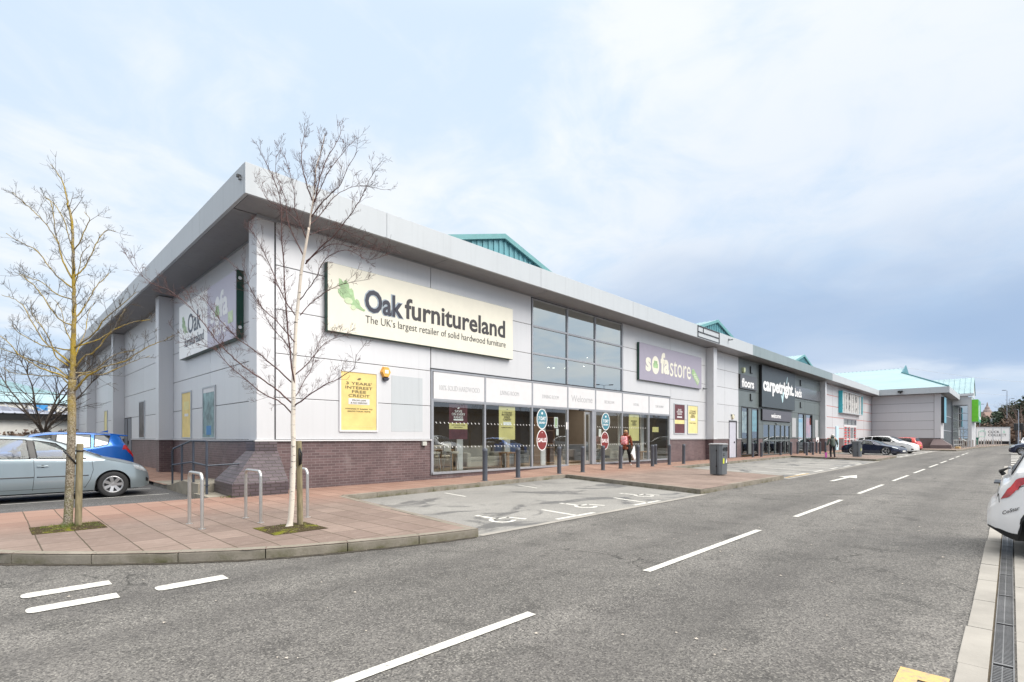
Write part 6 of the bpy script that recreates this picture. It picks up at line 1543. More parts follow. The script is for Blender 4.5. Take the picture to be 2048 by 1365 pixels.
# --- tree with yellow lichen on the left
D1 = 7.61; T = Tree(tuple(F3*D1 + R3*((135-1024)*D1/1025) + Vector((0,0,PZ))), D1, 135, 11)
P, rr = flare(T, [(133,1056),(136,1040),(139,980),(142,900),(144,830),(143,790),(145,760)], (.057,.047), .03)
P2, r2 = T.limb([(145,762),(147,720),(146,680),(148,646),(148,600),(148,564),(146,505),(144,441),(136,414)], .040, .014, 0, sides=10)
T.twigs(P2, r2, .12, .35, .006, start=.35)
P3, r3 = T.limb([(136,414),(133,391),(123,359),(101,329)], .014, .004, .05); T.twigs(P3, r3, .06, .22, .003, start=.1, gen=1)
YL = [([(145,558),(126,523),(117,488),(110,458),(103,408),(91,397)],.017,.2),([(117,488),(100,460),(85,441),(70,426),(54,411),(38,397),(25,385)],.011,.3),([(144,500),(137,470),(126,435),(108,408),(88,394)],.011,-.2),
 ([(144,576),(117,555),(97,532),(73,502),(47,488),(12,467)],.015,-.3),([(144,599),(111,587),(88,567),(65,558),(35,546)],.012,.35),([(144,652),(117,637),(97,611),(76,581),(59,564),(38,549)],.014,-.35),
 ([(142,701),(115,697),(90,693),(68,683),(48,672),(32,661),(24,650)],.014,.5),([(137,759),(124,751),(90,740),(64,727),(48,717),(32,704),(18,687),(0,672)],.019,-.35),([(137,755),(113,737),(90,730),(53,716),(19,704),(-8,694)],.016,.4),
 ([(137,767),(119,753),(93,752),(56,750),(26,746),(5,735)],.015,.75),([(142,727),(113,703),(90,685),(79,669),(61,640),(45,610),(25,597),(3,590)],.017,.3),([(138,733),(112,714),(100,680),(84,655),(66,630),(62,600)],.013,-.5),
 ([(148,555),(170,534),(185,505),(199,476),(214,461),(232,463)],.014,.25),([(147,502),(161,482),(173,452),(180,440),(169,424)],.012,-.2),([(148,575),(158,540),(163,510),(180,490)],.008,-.3),
 ([(148,637),(164,622),(179,596),(193,573),(211,555),(222,544)],.015,.25),([(150,696),(188,667),(211,637),(243,611),(272,585)],.017,-.3),([(152,693),(199,678),(232,658),(264,646),(300,640)],.013,.5),
 ([(147,746),(171,746),(193,737),(222,714),(242,706),(270,700)],.018,.3),([(148,782),(161,769),(174,753),(193,743),(214,732),(251,722),(293,696),(322,684),(346,672)],.021,-.3),([(148,763),(161,750),(185,750),(210,748),(234,738),(262,725),(300,712)],.018,.5),
 ([(150,737),(169,714),(190,703),(208,680),(226,661),(237,640),(250,618)],.016,-.15),([(148,720),(160,690),(172,660),(176,630),(188,606)],.012,.6),([(146,690),(130,655),(122,620),(110,600)],.011,.7)]
for pts, r0, sp_ in YL:
    Pq, rq = T.limb(pts, r0*.8, .0035, sp_); T.twigs(Pq, rq, .105, .27, .0036, up=.45, start=.22, gen=2, wig=.16, ang=(.5,1.1))
lich = finish(T, 'bare_tree', 'bare young tree with yellow lichen covered limbs at the left', A_lich, A_twigy)
# --- birch
D2 = 7.60; T = Tree(tuple(F3*D2 + R3*((580-1024)*D2/1025) + Vector((0,0,PZ))), D2, 580, 23)
P, rr = flare(T, [(578,1057),(581,1040),(584,1000),(586,950),(587,900),(586,850),(587,800),(587,760),(590,700),(592,650),(598,590),(603,540),(612,490),(618,456)], (.042,.017), .028, 14)
P2, r2 = T.limb([(618,458),(626,404),(629,371),(633,334),(644,299),(648,270)], .015, .003, 0, sides=8); T.twigs(P2, r2, .055, .24, .0035, up=.7, gen=2, start=.05, ang=(.3,.7))
BL_ = [([(626,404),(612,367),(604,327),(603,299),(608,270),(609,247)],.013,.2,.7),([(622,435),(642,409),(665,385),(682,367),(698,331),(717,301)],.013,-.2,.6),([(630,404),(635,374),(649,327),(668,294),(682,263),(679,249)],.013,.3,.7),
 ([(611,528),(639,498),(668,472),(691,442),(719,402),(738,362),(759,327)],.014,-.3,.5),([(608,514),(586,470),(574,439),(571,399),(553,353),(553,310)],.013,.3,.6),([(589,775),(582,720),(572,620),(568,540),(563,470),(562,410),(548,360),(528,320),(515,290)],.016,-.35,.5),
 ([(612,477),(597,439),(589,416),(588,380),(575,330),(560,295)],.010,-.3,.6),([(586,809),(560,785),(528,762),(487,733),(463,712),(437,686),(410,650),(380,615),(345,585),(300,565),(265,530),(249,502)],.017,-.4,.35),
 ([(584,829),(563,806),(528,788),(487,756),(457,730),(430,700),(400,690),(360,676)],.014,.4,.3),([(587,768),(545,730),(504,698),(472,674),(440,640),(410,600),(390,590)],.014,.55,.35),([(589,812),(618,791),(648,771),(686,753),(709,733),(712,708)],.014,-.4,.45),
 ([(590,750),(618,724),(639,698),(660,680),(690,672)],.012,.4,.5),([(600,631),(621,608),(662,578),(706,564),(740,560)],.011,.3,.35),([(612,523),(642,500),(671,488),(720,498),(758,500)],.010,-.3,.3),([(620,470),(648,460),(686,460),(739,485)],.009,.4,.25),
 ([(596,640),(570,600),(552,560),(535,520),(515,480),(500,450)],.012,.35,.45),([(593,690),(560,650),(520,610),(498,570),(484,530)],.012,-.5,.4),([(620,450),(640,430),(668,395),(690,380),(725,372),(770,380)],.010,.5,.3),([(600,600),(630,560),(650,520),(690,500),(740,520),(780,505)],.010,-.5,.3),
 ([(588,800),(604,770),(622,740),(632,700),(650,660)],.010,.6,.6),([(590,720),(575,690),(548,660),(530,630),(516,600)],.010,.1,.5),([(625,410),(640,380),(660,340),(690,300),(705,285)],.010,0,.6),([(615,480),(600,450),(570,420),(535,400),(520,370)],.009,.6,.5)]
for pts, r0, sp_, up in BL_:
    Pq, rq = T.limb(pts, r0*.8, .0026, sp_, sides=6, mb=T.tw); T.twigs(Pq, rq, .075, .27, .0027, up=up, start=.12, gen=2, wig=.10, ang=(.35,.85))
birch = finish(T, 'birch_tree', 'slender white barked birch with fine red twigs in front of the facade', A_birch, A_twigr)
# --- stakes
def stake(label, x, y, h, lean, mat_tie, tree_xy):
    t = empty('tree_stake', (x, y, PZ), 0, label, 'stake'); wd = M('weathered_stake', (.20,.17,.10), .85, var=.35, vs=5, bump=.004, stretch=(6,6,1))
    mb = MB(); mb.tube([(0,0,-.05),(lean*.5,0,h*.5),(lean,0,h-.02),(lean,0,h)], [.044,.043,.042,.036], 14); mb.build('post', wd, t, smooth=True, angle=40)
    return t, lean
t, le = stake('mossy round stake tied to the lichen covered tree', .965, 10.0, 1.235, .02, A_black, (0,0))
mb = MB(); 
z = 1.13; a = Vector((le, 0, z)); Ct = lich.location - t.location; 
trunkp = Vector((.0,.0,0)) 
tx = F3*D1 + R3*((140.5-1024)*D1/1025) - Vector((t.location.x, t.location.y, 0)); tx.z = z
mb.tube([a+Vector((.048*math.cos(k),.048*math.sin(k),0)) for k in [2*PI*i/12 for i in range(13)]], .012, 6); mb.tube([a, tx+Vector((0,0,-.01))], .010, 6); mb.tube([tx+Vector((.07*math.cos(k),.07*math.sin(k),-.10+.1*math.cos(k)*-1)) for k in [2*PI*i/12 for i in range(13)]], .011, 6); mb.build('rubber_tie', A_black, t, smooth=True)
t, le = stake('weathered stake right beside the birch trunk with a loose black strap', 3.325, 7.72, 1.28, -.02, A_black, (0,0))
mb = MB(); q = Vector((le, 0, 1.15)) + R3*.03 - F3*.045; mb.tube([q+Vector((0,0,.02)), q+R3*.03+Vector((0,0,-.06)), q+R3*.02+Vector((0,0,-.22)), q+R3*.0+Vector((0,0,-.24)), q-R3*.005+Vector((0,0,-.1)), q+Vector((0,0,.02))], .013, 6); mb.build('rubber_tie', A_black, t, smooth=True)
# --- procedural bare trees
def bare_tree(name, label, x, y, h, spread, seed, mat, twm, leaders=4, dens=.35, group=None, z0=0):
    r = random.Random(seed); L = MB(); W = MB(); T2 = Tree((x,y,z0), 10, 0, seed); T2.limbs = L; T2.tw = W
    hf = h*.28; L.tube([(0,0,-.05),(.02,0,hf*.5),(0,.02,hf)], [h*.021,h*.017,h*.016], 10)
    for k in range(leaders):
        a = 2*PI*k/leaders + r.uniform(-.4,.4); p = Vector((0,0,hf*r.uniform(.8,1))); d = Vector((math.cos(a)*.42, math.sin(a)*.42, 1)).normalized(); P = [p]
        for i in range(8): d = (d + Vector((r.uniform(-1,1)*.16, r.uniform(-1,1)*.16, .05)) + Vector((math.cos(a), math.sin(a), 0))*.05*spread).normalized(); P.append(P[-1]+d*(h-hf)/7.5*r.uniform(.75,1.1))
        rr = [h*.0085*(1-i/9)+.004 for i in range(9)]; L.tube(P, rr, 6); T2.twigs(P, rr, dens, h*.25, h*.0035, up=.3, start=.0, gen=3, wig=.16, mb=W, ang=(.5,1.1))
    t = empty(name, (x,y,z0), 0, label, 'tree', group); L.build('trunk', mat, t, smooth=True, fix=False); W.build('crown', twm, t, smooth=True, fix=False); return t
bare_tree('bare_tree', 'dark bare tree standing beyond the parked cars at the far left', 2.0, 34.0, 6.2, .8, 5, A_darkbark, A_darkbark, 5, .32)
# ================================================================== PEOPLE
def skin(name, verts, edges, mat, parent, sub=2, root=0):
    """verts: (x, y, z, rx, ry); one continuous surface grown by a Skin modifier"""
    me = bpy.data.meshes.new(name); me.from_pydata([v[:3] for v in verts], edges, []); o = bpy.data.objects.new(name, me); COL.objects.link(o)
    m = o.modifiers.new('s', 'SKIN'); 
    for i, v in enumerate(verts):
        me.skin_vertices[0].data[i].radius = (v[3], v[4] if len(v) > 4 else v[3]); me.skin_vertices[0].data[i].use_root = (i == root)
    m.use_smooth_shade = True; m.branch_smoothing = .6
    sb = o.modifiers.new('u', 'SUBSURF'); sb.levels = sub; sb.render_levels = sub
    dg = bpy.context.evaluated_depsgraph_get(); m2 = bpy.data.meshes.new_from_object(o.evaluated_get(dg)); o.modifiers.clear(); o.data = m2; bpy.data.meshes.remove(me)
    m2.name = name; m2.materials.clear(); m2.materials.append(mat)
    for p in m2.polygons: p.use_smooth = True
    if parent is not None: o.parent = parent
    return o
A_skin = M('skin', (.50,.30,.22), .55, var=.05); A_skin.node_tree.nodes['Principled BSDF'].inputs['Subsurface Weight'].default_value = 0
def hand_chain(V, E, wi, w, d, side, curl=.5):
    """palm + four fingers + thumb growing from the wrist index wi at point w in direction d"""
    d = Vector(d).normalized(); sx_ = Vector((1,0,0)); 
    palm = Vector(w) + d*.045; V.append((*palm, .024, .014)); pi = len(V)-1; E.append((wi, pi))
    for k, (off, ln) in enumerate(((-.027,.062),(-.009,.072),(.009,.068),(.026,.052))):
        a = palm + d*.035 + sx_*off; b = a + d*ln*.5 + Vector((0,side*-.006,0))*1; c = b + (d*(1-curl) + Vector((0,-side*curl,0))).normalized()*ln*.5
        V.append((*a, .0095)); i = len(V)-1; E.append((pi, i)); V.append((*b, .0085)); E.append((i, i+1)); V.append((*c, .0075)); E.append((i+1, i+2))
    a = palm + sx_*.034 + Vector((0,-side*.008,0)); b = a + d*.03 + sx_*.014; V.append((*a, .010)); i = len(V)-1; E.append((pi, i)); V.append((*b, .009)); E.append((i, i+1))
def person(label, loc, rz, legs, arms, coat, trousers, hairc, coat_hem, hood, scale=1., shoes=None, hair_grey=False, head_yaw=0):
    t = empty('person', loc, rz, label, 'person')
    hipL, kneeL, ankL, toeL, hipR, kneeR, ankR, toeR = legs; shL, elL, wrL, shR, elR, wrR = arms
    V = [(0,0,.95,.13,.10),(0,0,1.08,.115,.09),(.0,0,1.24,.135,.10),(.0,0,1.38,.11,.085),(.01,0,1.46,.05,.05),(.035,0,1.53,.062,.07),(.03,0,1.60,.078,.085),(.02,0,1.655,.05,.06)]; E = [(0,1),(1,2),(2,3),(3,4),(4,5),(5,6),(6,7)]
    def chain(start, pts): 
        prev = start
        for p in pts: V.append(p); E.append((prev, len(V)-1)); prev = len(V)-1
        return prev
    chain(0, [(*hipL,.085),(*kneeL,.055),(*ankL,.036),(*toeL,.03)]); chain(0, [(*hipR,.085),(*kneeR,.055),(*ankR,.036),(*toeR,.03)])
    i = chain(3, [(*shL,.05),(*elL,.036),(*wrL,.024)]); hand_chain(V, E, i, wrL, Vector(wrL)-Vector(elL), 1)
    i = chain(3, [(*shR,.05),(*elR,.036),(*wrR,.024)]); hand_chain(V, E, i, wrR, Vector(wrR)-Vector(elR), -1)
    skin('body', V, E, A_skin, t)
    # face: nose, ears, eyes
    mb = MB(); mb.tube([(.112,0,1.605),(.135,0,1.575),(.118,0,1.568)], [.008,.013,.010], 8); o = mb.build('nose', A_skin, t, smooth=True)
    mb = MB()
    for sd in (-1,1): mb.lathe([(0,-.012),(.012,-.008),(.012,.008),(0,.012)], (.103, sd*.032, 1.61), 'y', 8)
    mb.build('eyes', A_dkgrey, t)
    mb = MB(); mb.box(.108,-.024,1.545,.118,.024,1.551); mb.build('mouth', M('lip', (.35,.12,.11), .5), t)
    # coat: quilted, slightly larger shell
    z0 = coat_hem
    CV = [(0,0,z0-.02,.172,.155),(0,0,(z0+1.0)/2,.185,.165),(0,0,1.06,.178,.155),(0,0,1.22,.18,.155),(0,0,1.37,.165,.135),(.0,0,1.465,.085,.085)]; CE = [(i,i+1) for i in range(5)]
    def cch(start, pts):
        prev = start
        for p in pts: CV.append(p); CE.append((prev, len(CV)-1)); prev = len(CV)-1
    for sh_, el_, wr_ in ((shL,elL,wrL),(shR,elR,wrR)):
        sv, ev, wv = Vector(sh_), Vector(el_), Vector(wr_)
        cch(4, [(*sv,.088),(*(sv.lerp(ev,.5)),.070),(*ev,.060),(*(ev.lerp(wv,.55)),.056),(*(ev.lerp(wv,.92)),.050)])
    c = skin('coat', CV, CE, coat, t)
    # trousers
    TV = [(0,0,.97,.145,.115)]; TE = []
    for h_, k_, a_, _ in ((hipL,kneeL,ankL,0),(hipR,kneeR,ankR,0)):
        hv, kv, av = Vector(h_), Vector(k_), Vector(a_); prev = 0
        for p, r_ in ((hv,.098),(hv.lerp(kv,.5),.082),(kv,.066),(kv.lerp(av,.5),.058),(av+Vector((0,0,.03)),.050)):
            TV.append((*p, r_)); TE.append((prev, len(TV)-1)); prev = len(TV)-1
    skin('trousers', TV, TE, trousers, t)
    for a_, b_2 in ((ankL,toeL),(ankR,toeR)):
        av, bv = Vector(a_), Vector(b_2); d = (bv-av); heel = av - Vector((d.x,d.y,0)).normalized()*.04 + Vector((0,0,-.035))
        skin('shoe', [(*heel,.038),(*(av.lerp(bv,.45)+Vector((0,0,-.03))),.042),(*(bv+Vector((0,0,-.005))),.036)], [(0,1),(1,2)], shoes or A_black, t, 1)
    # hair
    skin('hair', [(-.02,0,1.53,.085,.10),(-.012,0,1.60,.098,.104),(.0,0,1.66,.086,.092)], [(0,1),(1,2)], hairc, t)
    if hood: skin('hood', [(-.075,.0,1.44,.07,.10),(-.10,0,1.50,.05,.085),(-.055,.085,1.50,.035,.04),(.02,.10,1.47,.028,.03),(-.055,-.085,1.50,.035,.04),(.02,-.10,1.47,.028,.03)], [(0,1),(1,2),(2,3),(1,4),(4,5)], coat, t, 2)
    t.scale = (scale,)*3
    return t
def mat_quilt(name, c):
    s = NB(name); sx = s.n('ShaderNodeSeparateXYZ'); s.link(s.tc.outputs['Object'], sx.inputs[0])
    f = s.math('FRACT', s.math('MULTIPLY', sx.outputs[2], 13)); g = s.math('ABSOLUTE', s.math('SUBTRACT', f, .5)); n_ = s.noise(14, 4)
    s.col(s.mix(s.ramp(g, .40, .5), s.mix(n_, c, tuple(x*.7 for x in c)), tuple(x*.35 for x in c))); s.set(.45)
    s.bump(s.math('ADD', s.math('MULTIPLY', s.math('SUBTRACT', .5, g), 2), s.math('MULTIPLY', n_, .3)), .02, .8); return s.m
rust = mat_quilt('rust_quilted', (.30,.075,.025)); green_ = mat_quilt('green_quilted', (.055,.085,.065))
blktr = M('black_cloth', (.012,.012,.014), .85); blond = M('blond_hair', (.42,.28,.15), .6, var=.3, vs=30); greyh = M('grey_hair', (.62,.60,.57), .7, var=.2, vs=30)
wz = ramp_z(21.0, 12.6)
t = person('woman in a rust quilted jacket walking right past the windows with a pink backpack', (20.62, 12.75, wz), rad(8),
  [(0,.09,.90),(-.20,.10,.52),(-.50,.10,.20),(-.40,.10,.10), (0,-.09,.90),(.18,-.10,.50),(.27,-.10,.10),(.42,-.10,.045)],
  [(.0,.185,1.39),(-.05,.22,1.12),(.08,.20,.92),(.0,-.185,1.39),(.10,-.22,1.12),(.22,-.20,.92)], rust, blktr, blond, .74, True, 1.0, M('white_sole', (.55,.53,.50), .6))
# backpack (held by the wearer, a thing of its own)
bp = empty('backpack', (20.62-.22, 12.70, wz+1.17), rad(8), 'small pink flowered backpack on the walking woman', 'backpack')
A_pinkp = NB('pink_flower_print'); v_ = A_pinkp.n('ShaderNodeTexVoronoi'); v_.inputs['Scale'].default_value = 16; A_pinkp.link(A_pinkp.tc.outputs['Object'], v_.inputs[0]); A_pinkp.col(A_pinkp.mix(A_pinkp.ramp(v_.outputs['Distance'], .3, .6), (.68,.12,.16), (.78,.45,.46))); A_pinkp.set(.7)
mb = MB(); mb.box(-.075,-.14,-.19,.06,.14,.19); mb.build('pack_body', A_pinkp.m, bp, smooth=True, bevel=.05, angle=60)
mb = MB(); mb.box(-.11,-.10,-.16,-.06,.10,.02); mb.build('front_pocket', A_pinkp.m, bp, smooth=True, bevel=.02, angle=60)
for sd in (-1,1): mb = MB(); mb.tube([(.05,sd*.09,-.15),(.10,sd*.13,-.05),(.13,sd*.12,.14),(.06,sd*.07,.20)], .014, 6); mb.build('strap', M('pink_strap', (.55,.18,.22), .7), bp)
bg_ = empty('carrier_bag', (20.84, 12.46, wz+.66), rad(10), 'white carrier bag hanging slanted from the walking woman\'s right hand', 'bag')
mb = MB(); mb.add([(-.30,-.03,-.10),(.06,-.035,-.42),(.22,-.02,-.30),(.10,-.01,.24),(-.02,.0,.22),(-.30,.03,-.10),(.06,.035,-.42),(.22,.02,-.30),(.10,.01,.24),(-.02,.01,.22)], [(0,1,2,3,4),(9,8,7,6,5)]+[(i,(i+1)%5,5+(i+1)%5,5+i) for i in range(5)]); mb.build('bag_body', M('white_bag', (.66,.67,.68), .5, var=.1, vs=12), bg_, bevel=.01)
mb = MB(); mb.tube([(.0,0,.22),(.03,0,.27),(.07,0,.27),(.09,0,.22)], .008, 6); mb.build('bag_handle', M('white_bag', (.66,.67,.68), .5), bg_)
t = person('person in a dark green hooded coat walking away from the camera, seen from behind', (39.8, 8.62, .004), rad(36),
  [(0,.09,.90),(.04,.10,.50),(-.02,.10,.09),(.13,.10,.045), (0,-.09,.90),(.0,-.10,.50),(-.10,-.10,.10),(.05,-.10,.045)],
  [(.0,.19,1.39),(-.02,.27,1.13),(.04,.31,.90),(.0,-.19,1.39),(-.02,-.28,1.13),(.06,-.33,.92)], green_, blktr, greyh, .82, True, 1.02)
pb = empty('shopping_bag', (39.42, 8.92, .12), rad(20), 'bright pink shopping bag carried low by the person in the green coat', 'bag')
mb = MB(); mb.add([(-.11,-.05,0),(.11,-.05,0),(.11,.05,0),(-.11,.05,0),(-.13,-.06,.34),(.13,-.06,.34),(.13,.06,.34),(-.13,.06,.34)], [(3,2,1,0),(0,1,5,4),(1,2,6,5),(2,3,7,6),(3,0,4,7)]); mb.build('bag_body', M('magenta_bag', (.62,.12,.42), .5, var=.3, vs=10), pb)
mb = MB(); mb.tube([(-.08,0,.34),(-.06,0,.56),(.06,0,.56),(.08,0,.34)], .009, 6); mb.build('bag_handle', A_navy, pb)

# ================================================================== FAR BACKGROUND
hb = thing('hoarding', 'long white hoarding with click and collect lettering behind the steel bollards', 'sign')
def wpt(px, D): r = (px-1024)*D/1025.; p = F3*D + R3*r; return p
a = wpt(1952, 104); b = wpt(2019, 104)
ux = (b-a).normalized(); fr_ = (tuple(ux), (0,0,1)); nn = ux.cross(Vector((0,0,1)))
L_ = (b-a).length; c = (a+b)/2
mb = MB(); mb.obox((c.x,c.y,2.15), ux, nn, (0,0,1), L_/2, .06, 1.38); mb.build('board', A_white, hb)
mb = MB(); mb.obox((c.x,c.y,3.56)+Vector((0,0,0)) if False else (c.x,c.y,3.58), ux, nn, (0,0,1), L_/2+.08, .14, .05); 
for k in range(5): q = a.lerp(b, k/4); mb.obox((q.x,q.y,1.7), ux, nn, (0,0,1), .05, .10, 1.7)
mb.build('frame', A_fascia, hb)
mb = MB(); q = (a+b)/2 - nn*.5; mb.obox((q.x,q.y,.45), ux, nn, (0,0,1), L_/2, .3, .4); mb.build('dark_base', A_black, hb)
o_ = c + nn*.07
lettering('CLICK', tuple(o_ + ux*.15 + Vector((0,0,2.65))), fr_, .48, A_dkgrey, hb, width=2.35, bold=.01); lettering('&', tuple(o_ + ux*2.25 + Vector((0,0,2.65))), fr_, .48, M('mint', (.25,.55,.42), .5), hb, width=.5)
lettering('COLLECT', tuple(o_ + ux*.85 + Vector((0,0,2.0))), fr_, .48, A_dkgrey, hb, width=3.7, bold=.01)
mb = MB(); bl = [(-2.9,1.7),(-2.9,2.75),(-1.5,2.75),(-1.5,1.9),(-1.7,1.7),(-2.9,1.7)]; mb.tube([o_+ux*x+Vector((0,0,z)) for x,z in bl], .035, 4); mb.tube([o_+ux*x+Vector((0,0,z)) for x,z in [(-2.5,2.6),(-2.45,3.0),(-1.95,3.0),(-1.9,2.6)]], .035, 4); mb.build('bag_emblem', M('mint', (.25,.55,.42), .5), hb)
t = thing('recycling_bin', 'dark green wheeled bin at the left end of the hoarding', 'bin')
p = wpt(1947, 96); mb = MB(); mb.obox((p.x,p.y,.75), ux, nn, (0,0,1), .55, .5, .65); mb.build('body', M('bin_green', (.01,.10,.07), .5), t, bevel=.05); mb = MB(); mb.obox((p.x,p.y,1.46), ux, nn, (0,0,1), .6, .55, .06); mb.build('lid', M('bin_green', (.01,.10,.07), .5), t)
# railings by the wing entrance
t = thing('handrail', 'pale steel handrail beside the wing entrance', 'railing'); mb = MB()
for z in (.6,1.15): mb.tube([(83.6,5.1,z),(90.5,4.6,z)], .05, 6)
for k in range(5): mb.tube([(83.6+k*1.7,5.1-k*.12,.1),(83.6+k*1.7,5.1-k*.12,1.15)], .05, 6)
mb.build('rails', A_steel, t)
t = thing('concrete_block', 'ochre kerb block by the wing buttress', 'block'); mb = MB(); mb.box(82.6,4.5,.1,84.8,4.9,.35); mb.build('block', M('ochre_stone', (.42,.28,.12), .8), t, bevel=.03)
# lamp columns
def lamp_post(label, px, D, h, arm=1.0, double=False, ang=0.):
    p = wpt(px, D) if D else Vector(px); t = empty('lamp_post', (p.x, p.y, 0), ang, label, 'street lamp', 'tall lamp columns')
    mb = MB(); mb.tube([(0,0,0),(0,0,1.5),(0,0,1.52),(0,0,h)], [.13,.13,.095,.06], 12); mb.build('column', M('galv_column', (.33,.37,.44), .5, .4), t, smooth=True, angle=40)
    for sd in ((1,-1) if double else (-1,)):
        mb = MB(); mb.tube([(0,0,h-.05),(sd*arm*.4,0,h+.05),(sd*arm,0,h+.08)], .035, 8); mb.build('arm', M('galv_column', (.33,.37,.44), .5), t)
        mb = MB(); mb.box(min(sd*arm,sd*(arm+.7)),-.16,h+.02,max(sd*arm,sd*(arm+.7)),.16,h+.13); mb.build('lamp_head', A_dkgrey, t, bevel=.03)
    return t
LR = math.atan2(R3.y, R3.x)
lamp_post('tallest thick lamp column in front of the dark conifers', 2014, 118, 12.3, .35, ang=LR); lamp_post('lamp column just right of the tallest one with its arm to the right', 2018.5, 128, 11.2, .5, ang=LR+PI)
lamp_post('lamp column left of the distant tower', 1959.5, 150, 11.2, .4, ang=LR+PI); lamp_post('thin short lamp column in front of the scrub', 1969.5, 190, 8.0, .3, ang=LR); lamp_post('pale lamp column near the right edge of the view', 2037, 105, 7.2, .4, ang=LR)
lamp_post('double armed lamp column in the car park, mirrored in the upper window', (62,-15,0), 0, 9.0, .7, True, rad(40))
# traffic lights
for px, D, lab in ((2032, 100, 'left traffic light seen from behind near the right edge'), (2043, 100, 'right traffic light seen from behind near the right edge')):
    p = wpt(px, D); t = empty('traffic_light', (p.x,p.y,0), LR, lab, 'traffic light', 'traffic lights'); mb = MB(); mb.tube([(0,0,0),(0,0,4.1)], .06, 8); mb.build('pole', A_dkgrey, t); mb = MB(); mb.box(-.28,-.2,2.9,.28,.2,4.3); mb.build('signal_head', A_black, t, bevel=.05)
    mb = MB(); 
    for z in (3.15,3.6,4.05): mb.lathe([(0,.2),(.13,.2),(.13,.34)], (0,0,z), 'y', 10)
    mb.build('visors', A_black, t)
# distant tower, roofs
A_stone = M('sandstone', (.25,.20,.19), .9, var=.15, vs=.1)
D = 620; p = wpt(1974.5, D); t = empty('church_tower', (p.x,p.y,0), LR, 'distant stone tower with a stepped spire on the skyline', 'tower')
mb = MB(); mb.box(-5.6,-5.6,0,5.6,5.6,27); mb.box(-4.6,-4.6,27,4.6,4.6,33); mb.build('tower_body', A_stone, t)
mb = MB(); mb.lathe([(4.2,33),(3.4,35),(2.6,36),(2.2,38),(1.0,40),(.5,43),(0,45)], n=8); mb.build('spire', A_stone, t)
for x in (-5,5):
    for y in (-5,5): mb = MB(); mb.lathe([(.7,27),(.6,29),(0,31)], (x,y,0), n=6); mb.build('pinnacle', A_stone, t)
mb = MB()
for x in (-2.6,2.6): mb.box(x-.9,-5.8,17,x+.9,-5.58,25)
mb.build('window', A_dkgrey, t)
def house(label, px, D, w_, h_, mat, roofm):
    p = wpt(px, D); t = empty('house', (p.x,p.y,0), LR, label, 'house'); mb = MB(); mb.box(-w_/2,-5,0,w_/2,5,h_*.72); mb.build('wall', mat, t)
    mb = MB(); mb.prism([(-w_/2-.4,-5.5,h_*.72),(w_/2+.4,-5.5,h_*.72),(w_/2-2,0,h_),(-w_/2+2,0,h_)], (0,.05,0)); mb.add([(-w_/2-.4,-5.5,h_*.7),(w_/2+.4,-5.5,h_*.7),(w_/2-2,0,h_),(-w_/2+2,0,h_),(-w_/2-.4,5.5,h_*.7),(w_/2+.4,5.5,h_*.7)], [(0,1,2,3),(3,2,5,4),(1,5,2),(0,3,4)]); mb.build('roof', roofm, t)
    mb = MB(); mb.box(w_*.2,-.6,h_-1.2,w_*.2+1.4,.6,h_+1.2); mb.build('chimney', A_stone, t); 
    for k in range(3): mb = MB(); x = -w_/3+k*w_/3; mb.box(x-.8,-5.06,h_*.4,x+.8,-5.0,h_*.6); mb.build('window', A_dkgrey, t)
brickf = M('terracotta_house', (.26,.16,.13), .9); roofb = M('brown_roof', (.20,.13,.11), .8)
house('distant brick house with a brown roof right of the tower', 1988, 330, 17, 18, brickf, roofb); house('white gabled house below the tower', 1984, 300, 9, 12, A_wh, roofb); house('distant brick house left of the tower foot', 1963, 360, 20, 15, brickf, roofb)
t = thing('roadside_cabinet', 'pale square cabinet standing above the hoarding', 'cabinet'); p = wpt(2005.5, 140); mb = MB(); mb.obox((p.x,p.y,2.4), R3, F3, (0,0,1), 2.2 if False else 1.9, 1.5, 4.4); mb.build('body', A_fascia, t)
# overhead wires far off
t = thing('overhead_wires', 'thin overhead wires crossing the sky beyond the far building', 'wires')
mb = MB()
for z0, z1 in ((33,38),(24,29),(18,22)):
    A0 = wpt(1800, 300); B0 = wpt(2300, 330); mb.tube([A0.lerp(B0, k/12)+Vector((0,0,lerp(z0+10,z1,k/12)-5*math.sin(PI*k/12))) for k in range(13)], .06, 4)
mb.build('wire', A_fascia, t)

